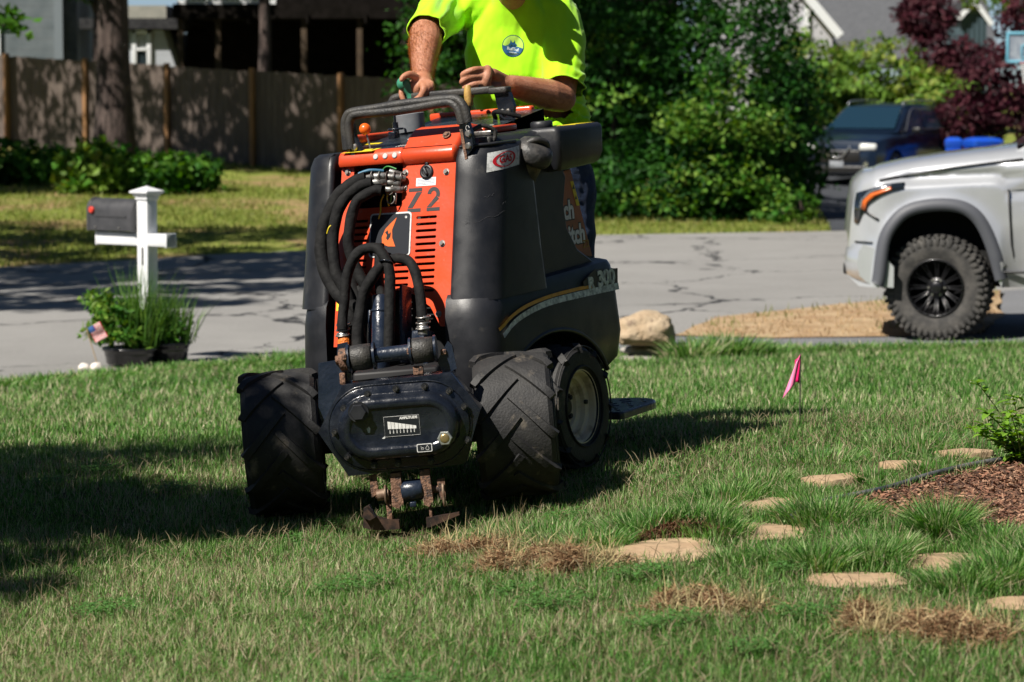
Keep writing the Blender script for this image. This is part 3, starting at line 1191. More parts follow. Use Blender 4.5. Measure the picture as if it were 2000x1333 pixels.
# ---- lower hull
def rrect(x0, x1, y0, y1, r, n=7):
    out = []
    rr = r if hasattr(r, '__len__') else (r, r, r, r)
    for (cx, cy, sx, sy, k), q in zip(((x1, y0, -1, 1, 0), (x1, y1, -1, -1, 1), (x0, y1, 1, -1, 2), (x0, y0, 1, 1, 3)), rr):
        for i in range(n + 1):
            a = -pi / 2 + k * pi / 2 + i / n * pi / 2
            out.append((cx + sx * q + q * cos(a), cy + sy * q + q * sin(a)))
    return out


mb = MB()
rings = []
for z, ins, ft in ((.30, .05, .03), (.34, .015, .01), (.44, .0, 0), (.60, .006, .01), (.668, .014, .018), (.688, .022, .028), (.696, .040, .05)):
    rise = lambda x, y: (max(0, y) * .05 if z > .6 else 0)
    pts = rrect(-.415 + ins, .415 - ins, -.575 + ins + ft, .545 - ins, (.12, .09, .09, .12))
    rings.append([(x, y, z + rise(x, y)) for x, y in pts])
mb.loft(rings, M=Bl)
hull = mb.build('lower_body', m_plast, mach)
cut = MB()
cut.box((-.015, -.85, .4), (.50, 1.0, 1.6), M=Bl)
c = cut.build('cut', m_plast, mach)
boolean(hull, c)
for sx in (1, -1):
    cut = MB()
    pts = [(-.075 + .44 * cos(t), .215 + .280 * sin(t)) for t in [i * 2 * pi / 48 for i in range(48)]]
    cut.prism(pts, -.30 if sx > 0 else -.3, .5, M=Sl(.45 if sx > 0 else -.7))
    c = cut.build('cut', m_plast, mach)
    boolean(hull, c)
sharpen(hull, 38)

# arch lip round the right wheel opening
mb = MB()
pts = [(-.075 + .445 * cos(t), .215 + .285 * sin(t), -.004) for t in [radians(18) + i * radians(150) / 40 for i in range(41)]]
mb.tube([(p[0], p[1], p[2]) for p in pts], .010, 6, M=Sl(.412))
pts2 = [(-.10 + .40 * cos(t), .215 + .255 * sin(t)) for t in [radians(15) + i * radians(150) / 30 for i in range(31)]]
pts3 = [(-.10 + .30 * cos(t), .20 + .20 * sin(t)) for t in [radians(165) - i * radians(150) / 30 for i in range(31)]]
mb.loft([[(x, y, 0) for x, y in pts2], [(x, y, -.30) for x, y in pts2]], M=Sl(.40), closed=False)
mb.build('wheel_arch', m_plast, mach)

# stripes and number on the hull side: a strip bent to the surface
def side_band(pts_top, pts_bot, name, m, lx=.4165, zoff=0.0):
    mb = MB()
    mb.loft([[(y, z, 0) for y, z in pts_top], [(y, z, 0) for y, z in pts_bot]], M=Sl(lx), closed=False)
    return mb.build(name, m, mach)


def lerp_pts(ps, n=24):
    return [(p.x, p.y) for p in spline([(a, b, 0) for a, b in ps], n)]


def bandsurf(ps, w0, w1, name, m, lxo=.0018):
    """ribbon along (ly, z) points on the hull side, following its rounded front corner"""
    mb = MB()
    top, bot = [], []
    P = spline([(a, b, 0) for a, b in ps], 8)
    for i, p in enumerate(P):
        t = i / (len(P) - 1)
        w = w0 + (w1 - w0) * t

        def surf(y, z):
            ins = .0 if z < .6 else (z - .6) * .12
            lx = .415 - ins + lxo
            fy = -.575 + .12 + .01
            if y < fy:
                d = min(fy - y, .118)
                lx -= .12 - sqrt(max(.12 ** 2 - d * d, 0))
            return (lx, y, z)
        d = (P[min(i + 1, len(P) - 1)] - P[max(i - 1, 0)]).normalized()
        nrm = Vector((-d.y, d.x, 0))
        a, b = p + nrm * w, p - nrm * w
        top.append(surf(a.x, a.y))
        bot.append(surf(b.x, b.y))
    mb.loft([bot, top], M=Bl, closed=False)
    return mb.build(name, m, mach)


bandsurf([(-.485, .553), (-.40, .588), (-.28, .613), (-.10, .628), (.12, .632), (.28, .630)], .0065, .0065, 'gold_stripe', m_gold)
bandsurf([(-.465, .528), (-.38, .566), (-.26, .591), (-.10, .607), (.12, .610), (.49, .608)], .009, .013, 'silver_stripe', m_silver)
mb = MB()
mb.text('300', .080, Sl(.4120) @ T(.392, .648, 0), bold=.0036, sx=1.30, space=.93, ext=.003)
mb.text('R', .066, Sl(.4120) @ T(.262, .638, 0), bold=.0035, sx=1.3, ext=.003)
r3 = mb.build('model_number', m_silver, mach)
mb = MB()
mb.prism([(.205, .618), (.49, .618), (.50, .676), (.30, .690), (.20, .655)], 0, .0015, M=Sl(.411))
mb.build('number_backing', m_decal, mach)


# ---- side tanks
def yf(z):
    return -.55 + (z - .58) * .268 - .014


def tank(sx, name):
    mb = MB()
    rings = []
    prof = ((.66, .0, 0), (.80, .004, 0), (.95, .006, 0), (1.10, .008, 0), (1.17, .010, 0), (1.203, .018, .010), (1.215, .034, .024))
    for z, ins, k in prof:
        x0, x1 = .245 + k * .6, .408 - ins
        pts = rrect(x0, x1, yf(z) + k, -.06 - ins * 2, (.13 - ins * .4, .04, .03, .02), 8)
        if sx < 0:
            pts = [(-x - .02 + .0, y) for x, y in pts][::-1]
        rings.append([(x, y, z) for x, y in pts])
    mb.loft(rings, M=Bl)
    # moulded seam at the top of the tank
    o = mb.build(name, m_plast, mach)
    sharpen(o, 40)
    return o


tank(1, 'side_tank')
lt = tank(-1, 'side_tank')
mb = MB()
mb.tube(spline([(.262, yf(1.2) + .012, 1.206), (.32, yf(1.2) + .018, 1.208), (.375, yf(1.2) + .075, 1.208), (.388, -.2, 1.208)], 6), .006, 6, M=Bl)
mb.build('tank_seam', m_plast, mach)

# ---- rear body with the orange side panel
mb = MB()
side = [(-.20, .68), (.42, .68), (.400, .75), (.285, 1.09), (-.20, 1.09)]
mb.prism(side, 0, .70, M=Sl(-.35))
rb = mb.build('rear_body', m_plast, mach)
sharpen(rb, 30)
for sx in (1,):
    mb = MB()
    mb.prism([(.20, 1.07), (.280, 1.075), (.390, .765), (.400, .735), (.32, .745), (.25, .78), (.185, .85), (.170, .95)], 0, .006, M=Sl(.3515))
    sp = mb.build('side_panel', mat('sun_faded_orange', (.42, .13, .05), .45, col2=(.30, .10, .045), nscale=7, col3=(.16, .07, .04), n3scale=12, bump=.1), mach)
    mb = MB()
    mb.text('ch', .098, Sl(.3584) @ T(.235, .922, 0), bold=.0035, sx=.95)
    mb.text('itch', .100, Sl(.3584) @ T(.285, .826, 0), bold=.0035, sx=.92)
    mb.mi = 1
    mb.text('ch', .098, Sl(.3570) @ T(.235, .922, 0), bold=.0085, sx=.95)
    mb.text('itch', .100, Sl(.3570) @ T(.285, .826, 0), bold=.0085, sx=.92)
    mb.mi = 2
    mb.text('Z2', .04, Sl(.3587) @ T(.355, .785, 0), bold=.001, sx=1.2)
    mb.build('lettering', [m_white, m_decal, mat('ochre_print', (.35, .2, .04), .6)], sp)
    mb = MB()
    mb.prism([(.268, 1.03), (.292, 1.03), (.330, .935), (.304, .935)], 0, .001, M=Sl(.3580))
    mb.build('warning_label', m_yel, sp)
    mb = MB()
    mb.prism([(.279, 1.0), (.300, 1.0), (.290, 1.018)], 0, .0006, M=Sl(.3592))
    mb.prism([(.292, .960), (.312, .960), (.303, .975)], 0, .0006, M=Sl(.3592))
    mb.build('warning_sign', m_decal, sp)
# black curved shroud before the panel
mb = MB()
mb.prism([(-.20, 1.12), (.17, 1.12), (.215, 1.05), (.178, .95), (.190, .86), (.262, .775), (.35, .735), (.42, .70), (-.20, .69)], 0, .022, M=Sl(.348), bev=.008)
mb.build('shroud', m_plast, mach)

# ---- rear upper tank box and filler
mb = MB()


def rbx(z, ins):
    pts = rrect(.05 + ins, .445 - ins, .035 + ins, .415 - ins, (.022, .02, .02, .02), 5)
    return [(x, y, z + (y - .05) * (.04 if z < 1.15 else .0)) for x, y in pts]


mb.loft([rbx(1.078, .030), rbx(1.086, .016), rbx(1.12, .004), rbx(1.225, .0), rbx(1.237, .004), rbx(1.243, .012)], M=Bl)
rt = mb.build('fuel_tank', m_plast, mach)
sharpen(rt, 42)
mb = MB()
mb.box((.38, .31, 1.2435), (.08, .16, .002), M=Bl)
mb.build('yellow_label', m_yel, rt)
mb = MB()
mb.lathe([(.040, 0), (.042, .006), (.042, .022), (.036, .027)], M=Bl @ T(.345, .10, 1.241), seg=24)
mb.build('small_cap', m_plast, rt)
mb = MB()
NK = Bl @ T(.365, -.10, 1.105) @ RX(radians(6)) @ RY(radians(40))
mb.lathe([(.058, -.12), (.06, -.04), (.055, .02), (.05, .05)], M=NK, seg=24)
mb.build('filler_neck', mat('dusty_plastic', (.05, .045, .035), .7, col2=(.30, .25, .15), nscale=14, nlo=.5, nhi=.72), mach)
mb = MB()
mb.lathe([(.052, .040), (.068, .046), (.073, .060), (.072, .080), (.064, .098), (.048, .110), (.02, .115), (.002, .116)], M=NK, seg=36)
mb.tube(spline([(-.045, 0, .100), (-.02, 0, .124), (.02, 0, .124), (.045, 0, .100)], 5), .012, 10, M=NK @ RZ(.9))
cap = mb.build('fuel_cap', mat('cap_rubber', (.03, .03, .03), .5, col2=(.07, .065, .06), nscale=30, bump=.3), mach)
# moulded shoulder between tank and box, with latch plate and hose
mb = MB()
mb.loft([[(x, y, z + .0) for x, y in rrect(.21 + i, .385 - i * 1.6, -.33 + i * 2, .10, .03, 4)] for z, i in ((1.15, 0), (1.205, .004), (1.232, .02), (1.240, .04))], M=Bl)
sh = mb.build('shoulder', m_plast, mach)
sharpen(sh, 40)
mb = MB()
mb.box((.29, -.24, 1.247), (.075, .05, .016), M=Bl, bev=.003)
mb.build('latch_plate', m_steel, mach)
mb = MB()
mb.tube(spline([(.10, .20, 1.29), (.14, .12, 1.315), (.20, .09, 1.31), (.25, .12, 1.29)], 6), .009, 8, M=Bl)
mb.build('top_hose', m_hose, mach)
mb = MB()
mb.tube(spline([(.27, -.38, 1.16), (.26, -.33, 1.225), (.24, -.25, 1.25), (.22, -.1, 1.26)], 6), .010, 8, M=Bl)
mb.build('top_hose', m_hose, mach)

# GAS sticker wrapped on the tank
mb = MB()
mg = MB()
zc, yc = 1.135, -.235


def tank_surf(s, z, off=.0015):
    """point on the right tank: s runs along the outline from the front face round the corner"""
    ins = float(np.interp(z, [.66, .80, .95, 1.10, 1.17, 1.203, 1.215], [0, .004, .006, .008, .010, .018, .034]))
    r = .13 - ins * .4
    x1, y0 = .408 - ins, yf(z)
    x0 = .245
    fl = x1 - r - x0
    if s < fl:
        return (x0 + s, y0 - off, z)
    a = (s - fl) / r
    if a < pi / 2:
        return (x1 - r + (r + off) * sin(a), y0 + r - (r + off) * cos(a), z)
    return (x1 + off, y0 + r + (s - fl - r * pi / 2), z)


def wrapped(mbx, poly_fn, nu, nv, off):
    mbx.grid(lambda u, v: tank_surf(*poly_fn(u, v), off), [i / nu for i in range(nu + 1)], [j / nv for j in range(nv + 1)], M=Bl)


SC, ZC = .212, 1.150
sk = lambda u, v: (SC + .006 + (u - .5) * .186, ZC + (v - .5) * .068 + (u - .5) * .014)
wrapped(mb, sk, 14, 6, .0012)
st_ = mb.build('fuel_sticker', m_sticker, mach)
mb = MB()
for k in range(48):
    a0, a1 = 2 * pi * k / 48, 2 * pi * (k + 1) / 48
    q = []
    for a, ex in ((a0, 0), (a1, 0), (a1, 1), (a0, 1)):
        wd = .006 + .006 * abs(sin(a / 1.0 + pi / 2)) if ex else 0
        rx_, ry_ = .066 - wd * 1.2, .027 - wd * .45
        uu, vv = rx_ * cos(a), ry_ * sin(a)
        q.append(tank_surf(SC + uu, ZC + vv + uu * .07, .0022))
    mb.add(q, [[0, 1, 2, 3]], Bl)
# letters laid over the curved face
tx = MB()
tx.text('GAS', .036, I4, ext=0, bold=.0012, sx=1.15)
mb.add([tank_surf(SC + p.x, ZC + p.y + p.x * .07, .0024) for p in tx.v], tx.f, Bl)
mb.build('sticker_print', m_red, st_)
# long scratch on the tank
mb = MB()
for (s0, z0, s1, z1) in ((.05, .93, .22, .965), (.12, 1.02, .16, 1.03), (.2, .99, .24, 1.015)):
    n = 12
    P = [tank_surf(s0 + (s1 - s0) * i / n, z0 + (z1 - z0) * i / n + .004 * sin(i * 1.3), .0004) for i in range(n + 1)]
    mb.tube(P, .00045, 4, M=Bl)
mb.build('scratch', mat('scuffed_plastic', (.055, .055, .06), .7), st_)

# ---- orange front panel
mb = MB()
outl = [(-.235, -.06), (-.185, -.06), (-.172, .05), (-.11, .115), (0, .135), (.09, .122), (.165, .072), (.209, .0), (.245, .0), (.245, .625), (-.235, .625)]
mb.prism(outl, -.010, .0, M=Pl)
# side flanges
mb.box((.2405, .31, -.045), (.009, .62, .07), M=Pl)
mb.box((-.2305, .29, -.045), (.009, .66, .07), M=Pl)
panel = mb.build('front_panel', m_orange, mach)
cut = MB()


def slot(u0, u1, v, h=.0105):
    r = h / 2
    pts = []
    for i in range(9):
        a = -pi / 2 + pi * i / 8
        pts.append((u1 - r + r * cos(a), v + r * sin(a)))
    for i in range(9):
        a = pi / 2 + pi * i / 8
        pts.append((u0 + r + r * cos(a), v + r * sin(a)))
    cut.prism(pts, -.03, .03, M=Pl)


for i in range(12):
    slot(.090 - (.0), .176, .400 - i * .0243)
    slot(-.175, -.112, .400 - i * .0243)
for i in range(5):
    slot(.004, .068, .230 - i * .0243)
    slot(-.075, -.012, .230 - i * .0243)
cut.prism(rrect(-.182, .026, .447, .612, .012, 4), -.03, .03, M=Pl)
c = cut.build('cut', m_plast, mach)
boolean(panel, c)
sharpen(panel, 30)

# engine bay seen through the opening
mb = MB()
mb.box((0, .33, -.16), (.44, .62, .02), M=Pl)
mb.box((-.225, .33, -.1), (.012, .6, .1), M=Pl)
for i in range(9):
    mb.box((-.16 + i * .022, .54 + .02 * (i % 2), -.10 + .01 * (i % 3)), (.015, .03 + .01 * (i % 3), .03), M=Pl, bev=.003)
mb.tube(spline([(-.17, .58, -.06), (-.08, .60, -.04), (.0, .56, -.05), (.02, .50, -.06)], 6), .009, 8, M=Pl)
mb.cyl((-.11, .57, -.13), (-.11, .57, -.04), .03, M=Pl)
mb.cyl((-.03, .59, -.13), (-.03, .59, -.04), .016, M=Pl)
mb.build('engine', mat('engine_black', (.012, .012, .012), .5, col2=(.07, .07, .07), nscale=30, nlo=.6, nhi=.7), mach)

# ---- hood top : ledge on the left, hump on the right
mb = MB()


def sweep(prof, u0, u1, endr, M, mbx):
    """profile (v, w) swept along u with softened ends"""
    n = 6
    rings = []
    us = [(u0 + endr * (1 - cos(pi / 2 * i / n)), sin(pi / 2 * i / n)) for i in range(n + 1)] + [(u1 - endr * (1 - cos(pi / 2 * (n - i) / n)), sin(pi / 2 * (n - i) / n)) for i in range(n + 1)]
    cv = sum(p[0] for p in prof) / len(prof)
    cw = min(p[1] for p in prof)
    for u, k in us:
        kk = .75 + .25 * k
        rings.append([(u, cv + (v - cv) * kk, cw + (w - cw) * kk) for v, w in prof])
    mbx.loft(rings, M=M)


sweep([(.604, .0), (.602, .022), (.612, .031), (.640, .031), (.655, .022), (.664, .0), (.672, -.05), (.66, -.10), (.61, -.10)], -.243, .045, .02, Pl, mb)
sweep([(.600, .0), (.598, .006), (.606, .016), (.622, .030), (.640, .028), (.656, .016), (.674, -.002), (.705, -.022), (.738, -.055), (.758, -.10), (.765, -.16), (.64, -.17), (.60, -.1)], .022, .256, .016, Pl, mb)
hood = mb.build('hood_top', m_orange, mach)
sharpen(hood, 50)
mb = MB()
for u in (-.073, -.033, .007):
    mb = MB()
    mb.lathe([(.0105, 0), (.0105, .002), (.008, .0035)], M=Pl @ T(u, .628, .031), seg=18)
    mb.build('indicator_lamp', mat('lamp_white', (.62, .60, .55), .35, col2=(.5, .52, .55), nscale=20), mach)

# bolts on the panel
for (u, v) in ((.038, .568), (.208, .561), (.036, .512), (.203, .300), (.200, .045), (-.212, .030), (-.208, .585)):
    mb = MB()
    mb.hexbolt((u, v, .0), (0, 0, 1), .0085, .010, M=Pl)
    mb.build('bolt', m_steel, panel)
for (u, v, w_) in ((.195, .700, -.012), (-.19, .668, -.01)):
    mb = MB()
    mb.hexbolt((u, v, w_), (0, .6, 1), .011, .008, M=Pl)
    mb.build('bolt', m_rust, hood)
# key switch
mb = MB()
mb.lathe([(.027, 0), (.027, .006), (.021, .009), (.018, .009), (.016, .005)], M=Pl @ T(.127, .566, 0), seg=24)
mb.box((0, 0, .012), (.030, .011, .014), M=Pl @ T(.127, .566, 0) @ RZ(2.1), bev=.003)
mb.box((0, .031, .004), (.012, .014, .008), M=Pl @ T(.127, .566, 0), bev=.002)
mb.build('key_switch', m_plast, panel)
mb = MB()
mb.box((.125, .530, .0008), (.082, .030, .0012), M=Pl)
lb = mb.build('small_label', m_white, panel)
mb = MB()
for k in range(5):
    mb.box((.125 - (.012 if k == 4 else 0), .5405 - k * .0052, .0016), (.070 - (.024 if k == 4 else 0), .0013, .0004), M=Pl)
mb.build('label_print', mat('blue_print', (.05, .08, .25), .6), lb)
# stencilled Z 2
def stencil(polys, name):
    mb = MB()
    for p in polys:
        mb.prism(p, .0, .0009, M=Pl)
    mb.build(name, m_print, panel)


uz, vz = .052, .421
H = .088
stencil([[(uz, vz), (uz + .055, vz), (uz + .055, vz + .013), (uz, vz + .013)],
         [(uz + .003, vz + H - .013), (uz + .058, vz + H - .013), (uz + .058, vz + H), (uz + .003, vz + H)],
         [(uz, vz + .0155), (uz + .021, vz + .0155), (uz + .058, vz + H - .0155), (uz + .036, vz + H - .0155)]], 'stencil_letter')
u2 = .130
arc = [(u2 + .029 + .026 * cos(a), vz + H - .027 + .027 * sin(a)) for a in [radians(175) - i * radians(200) / 14 for i in range(15)]]
arci = [(u2 + .029 + .011 * cos(a), vz + H - .027 + .013 * sin(a)) for a in [radians(-25) + i * radians(200) / 14 for i in range(15)]]
stencil([arc + arci, [(u2 + .002, vz), (u2 + .056, vz), (u2 + .056, vz + .013), (u2 + .002, vz + .013)],
         [(u2 + .002, vz + .015), (u2 + .021, vz + .015), (u2 + .052, vz + .045), (u2 + .040, vz + .056)]], 'stencil_letter')
# square badge with the orange mark
mb = MB()
mb.prism(rrect(-.102, .072, .262, .424, .014, 5), .0, .003, M=Pl)
mb.mi = 1
mb.prism(rrect(-.096, .066, .268, .418, .010, 5), .003, .0045, M=Pl)
mb.mi = 2
mb.prism([(.012, .405), (-.012, .385), (-.034, .365), (-.048, .335), (-.046, .310), (-.020, .300), (.010, .298), (-.004, .330), (-.006, .360)], .0045, .0055, M=Pl)
mb.mi = 1
mb.prism([(-.035, .352), (-.024, .360), (-.020, .345), (-.010, .352), (-.012, .335), (-.022, .322), (-.030, .330), (-.026, .341)], .0055, .0060, M=Pl)
mb.mi = 0
mb.lathe([(.0045, 0), (.0045, .0006)], M=Pl @ T(.050, .404, .0045), seg=14)
mb.mi = 1
mb.text('R', .006, Pl @ T(.050, .404, .0052), ext=.0002)
mb.build('badge', [m_sticker, m_decal, mat('mark_orange', (.75, .12, .01), .5)], panel)
# yellow warning decal, lower left leg
mb = MB()
mb.box((-.213, .095, .0008), (.036, .045, .001), M=Pl)
wd = mb.build('yellow_label', m_yel, panel)
mb = MB()
mb.lathe([(.009, 0), (.009, .0006)], M=Pl @ T(-.207, .103, .0014), seg=12)
mb.box((-.213, .083, .0015), (.02, .002, .0006), M=Pl)
mb.build('warning_sign', m_decal, wd)

# ---- console deck
mb = MB()
DZ = lambda y: 1.212 + (y + .45) * .125
DK = lambda x, y, h=0: (x, y, DZ(y) + h)
mb.loft([[DK(-.22, -.40, 0), DK(.235, -.40, 0)], [DK(-.22, .34, 0), DK(.235, .34, 0)]], M=Bl, closed=False, smooth=False)
mb.loft([[DK(-.22, -.40, 0), DK(-.22, .34, 0)], [(-.22, -.40, 1.0), (-.22, .34, 1.0)]], M=Bl, closed=False, smooth=False)
mb.loft([[(.235, .34, 1.0), DK(.235, .34)], [(-.22, .34, 1.0), DK(-.22, .34)]], M=Bl, closed=False, smooth=False)
deck = mb.build('console', mat('console_decal', (.014, .018, .024), .32, col2=(.03, .05, .06), nscale=30, nlo=.5, nhi=.7, rvar=.1), mach)
mb = MB()
dk = Bl @ T(0, -.45, 1.212) @ RX(math.atan(.125))
mb.prism([(-.215, .03), (-.085, .03), (-.075, .085), (-.195, .085)], .001, .002, M=dk)
mb.prism([(-.215, .20), (-.15, .20), (-.15, .225), (-.215, .225)], .001, .002, M=dk)
mb.mi = 1
for k in range(9):
    mb.prism([(-.02 + k * .011, .09 + k * .002), (-.016 + k * .011, .09 + k * .002), (-.010 + k * .011, .12), (-.013 + k * .011, .12)], .001, .002, M=dk)
for (a, b, c_, d) in ((.03, .15, .10, .157), (.05, .19, .13, .197), (-.06, .25, .03, .258), (.06, .30, .16, .305), (.02, .36, .1, .366), (.1, .40, .2, .405), (.12, .45, .2, .455), (-.02, .42, .05, .427)):
    mb.box(((a + c_) / 2, (b + d) / 2, .002), (c_ - a, d - b, .001), M=dk)
mb.mi = 2
mb.box((.075, .17, .002), (.10, .006, .001), M=dk @ RZ(.25))
mb.mi = 3
mb.box((.16, .20, .002), (.07, .05, .001), M=dk)
mb.box((.02, .31, .002), (.09, .06, .001), M=dk)
mb.build('console_print', [m_yel, m_white, m_red, mat('teal_decal', (.04, .10, .10), .4)], deck)
mb = MB()
for (x, y) in ((.13, .22), (.17, .32), (.05, .23)):
    mb.box((x, y, .012), (.05, .075, .022), M=dk @ T(x, y, 0) @ RZ(.3) @ T(-x, -y, 0), bev=.008)
mb.build('switch', m_plast, deck)
# orange rails round the console
mb = MB()
mb.box((-.045, .36, 1.3105), (.45, .035, .032), M=Bl, bev=.008)
mb.box((-.235, .0, 1.262), (.03, .62, .03), M=Bl @ T(0, 0, 0), bev=.007)
mb.box((.245, -.06, 1.255), (.03, .26, .026), M=Bl, bev=.007)
mb.build('console_rail', m_orange, mach)

# ---- front grab bar
mb = MB()
gp = [(-.190, -.40, 1.23), (-.190, -.40, 1.310), (-.178, -.40, 1.345), (-.150, -.40, 1.358), (-.05, -.40, 1.361), (.10, -.40, 1.368), (.235, -.40, 1.374), (.272, -.40, 1.364), (.292, -.40, 1.335), (.300, -.40, 1.29)]
g1_ = spline(gp, 6)
cgx = Vector((.055, -.40, 1.25))
mb.tube([p + (p - cgx).normalized() * .012 for p in g1_], .0165, 12, M=Bl)
mb.tube([p - (p - cgx).normalized() * .010 + Vector((0, -.006, 0)) for p in g1_], .0165, 12, M=Bl)
mb.build('grab_bar', m_handle, mach)
for sx, pts in ((1, [(.274, 1.325), (.308, 1.315), (.325, 1.25), (.325, 1.20), (.300, 1.175), (.282, 1.20)]), (-1, [(-.205, 1.33), (-.168, 1.33), (-.160, 1.27), (-.13, 1.20), (-.185, 1.19), (-.200, 1.22)])):
    mb = MB()
    mb.prism(pts, .385, .405, M=Bl @ RX(pi / 2))
    mb.mi = 1
    if sx > 0:
        mb.prism([(.278, 1.27), (.290, 1.27), (.300, 1.165), (.290, 1.160)], .405, .408, M=Bl @ RX(pi / 2))
    else:
        mb.prism([(-.200, 1.27), (-.192, 1.27), (-.182, 1.19), (-.194, 1.19)], .405, .408, M=Bl @ RX(pi / 2))
    br = mb.build('bracket', [m_gloss, m_rust], mach)
    mb = MB()
    for (x, z) in (((.312, 1.252), (.308, 1.208)) if sx > 0 else ((-.165, 1.235), (-.172, 1.205))):
        mb.lathe([(.013, 0), (.013, .005), (.009, .009)], M=Bl @ T(x, -.405, z) @ RX(pi / 2), seg=14)
    mb.build('bolt', m_steel, br)
mb = MB()
mb.tube([(.306 + .008 * cos(a), -.4065, 1.300 + .011 * sin(a)) for a in [i * 2 * pi / 16 for i in range(16)]], .0012, 4, M=Bl, closed=True)
mb.tube([(.311 + .007 * cos(a), -.4065, 1.272 + .009 * sin(a)) for a in [i * 2 * pi / 16 for i in range(12)]], .0012, 4, M=Bl)
mb.tube([(.308, -.4065, 1.289), (.309, -.4065, 1.281)], .0012, 4, M=Bl)
mb.build('lock_symbol', m_white, mach)
mb = MB()
mb.tube(spline([(.30, -.36, 1.26), (.33, -.33, 1.275), (.36, -.30, 1.255), (.355, -.30, 1.22), (.32, -.31, 1.20)], 6), .008, 8, M=Bl)
mb.box((.33, -.30, 1.215), (.05, .06, .04), M=Bl, bev=.008)
mb.build('cable_boot', m_handle, mach)

# ---- second bar behind, with its bracket
mb = MB()
mb.tube(spline([(-.325, .15, 1.34), (-.318, .15, 1.385), (-.29, .15, 1.402), (-.22, .15, 1.402)], 5), .016, 10, M=Bl)
mb.box((-.055, .15, 1.400), (.36, .05, .028), M=Bl, bev=.008)
mb.box((.155, .15, 1.395), (.08, .05, .026), M=Bl, bev=.008)
mb.build('rear_bar', m_handle, mach)
mb = MB()
mb.prism([(.135, 1.385), (.20, 1.385), (.215, 1.33), (.20, 1.27), (.15, 1.27), (.145, 1.33)], -.16, -.14, M=Bl @ RX(pi / 2))
rbk = mb.build('bracket', m_gloss, mach)
mb = MB()
for x in (.168, .192):
    mb.lathe([(.010, 0), (.010, .004), (.006, .007)], M=Bl @ T(x, .135, 1.315) @ RX(pi / 2), seg=14)
mb.build('bolt', m_steel, rbk)

# ---- levers
mb = MB()
mb.tube(spline([(-.222, .14, 1.29), (-.222, .14, 1.35), (-.224, .14, 1.40), (-.234, .135, 1.43), (-.246, .13, 1.452)], 6), [.020 - .003 * sin(i / 25 * pi) + (.007 * max(0, (i - 14) / 11) ** 1.2) for i in range(25)], 14, M=Bl)
mb.ball((-.247, .13, 1.452), .027, M=Bl)
mb.build('green_lever', m_green, mach)
mb = MB()
mb.lathe([(.048, 0), (.052, .003), (.058, .068), (.056, .070), (.052, .070), (.050, .064), (.001, .062)], M=Bl @ T(-.155, .0, 1.266) @ RY(radians(-4)), seg=32)
sharpen(mb.build('lever_base', mat('grey_boot', (.15, .165, .18), .62, col2=(.20, .215, .23), nscale=14), mach), 30)
mb = MB()
mb.lathe([(.012, 0), (.0165, .006), (.017, .04), (.015, .070), (.010, .080)], M=Bl @ T(.030, .13, 1.345), seg=16)
mb.build('yellow_lever', m_ylever, mach)
mb = MB()
mb.cyl((.012, .13, 1.262), (.029, .13, 1.348), .0085, .0075, M=Bl, seg=10)
mb.cyl((.008, .13, 1.262), (.012, .13, 1.285), .013, .010, M=Bl, seg=12)
mb.build('lever_shaft', m_handle, mach)
mb = MB()
mb.ball((-.118, -.40, 1.298), .022, M=Bl)
mb.build('knob', m_knob, mach)
mb = MB()
mb.cyl((-.102, -.40, 1.225), (-.115, -.40, 1.285), .0035, .0035, M=Bl, seg=8)
mb.build('knob_shaft', m_steel, mach)
mb = MB()
mb.cyl((-.165, -.10, 1.25), (-.165, -.10, 1.31), .013, .011, M=Bl, seg=12)
mb.tube([(-.165 + .028 * cos(a), -.10 + .028 * sin(a), 1.285) for a in [i * 2 * pi / 14 for i in range(14)]], .004, 6, M=Bl, closed=True)
mb.cyl((-.165, -.10, 1.30), (-.165, -.10, 1.34), .005, M=Bl, seg=8)
mb.box((-.16, -.13, 1.262), (.03, .03, .03), M=Bl, bev=.004)
mb.build('throttle_post', m_gloss, mach)

# ---- hoses
def hose(pts, r, w=None, name='hose', wob=.06, m=None, seg=12, seed=0):
    mb = MB()
    P = spline([(p[0], p[1], p[2] if len(p) > 2 else w) for p in pts], 9)
    rg = random.Random(seed)
    R = [r * (1 + wob * (mnoise.noise(Vector((i * .22, seed * 3.1, 0))) * 1.3)) for i in range(len(P))]
    P2 = []
    for i, p in enumerate(P):
        P2.append(p + Vector((mnoise.noise(Vector((i * .12, seed, 1))), mnoise.noise(Vector((i * .12, seed, 5))), 0)) * .004)
    mb.tube(P2, R, seg, M=Pl)
    return mb.build(name, m or m_hose, mach)


hose([(-.075, .542, .085), (-.11, .530, .09), (-.15, .505, .095), (-.20, .455, .10), (-.238, .360, .10), (-.242, .270, .10), (-.215, .185, .10), (-.15, .105, .10), (-.09, .06, .09), (-.05, .02, .05)], .025, seed=1)
hose([(-.05, .520, .085), (-.09, .512, .095), (-.135, .480, .10), (-.175, .42, .11), (-.19, .315, .11), (-.17, .20, .11), (-.12, .10, .10), (-.10, .0, .09)], .0215, seed=2)
hose([(-.02, .492, .07), (-.055, .485, .09), (-.10, .45, .105), (-.122, .38, .105), (-.128, .30, .10), (-.105, .21, .08), (-.06, .13, .06)], .020, seed=3)
hose([(-.088, -.03, .18), (-.088, .05, .18), (-.083, .14, .18), (-.052, .232, .18), (.008, .264, .18), (.060, .245, .18), (.094, .175, .18), (.104, .06, .18), (.100, -.10, .17)], .0190, seed=4)
hose([(-.014, -.11, .19), (-.018, -.02, .19), (-.004, .08, .19), (.03, .15, .19), (.068, .20, .185)], .0205, seed=5)
hose([(.055, .215, .13), (.095, .230, .13), (.140, .218, .13), (.178, .165, .13), (.200, .075, .13), (.210, -.005, .13)], .0185, seed=6)
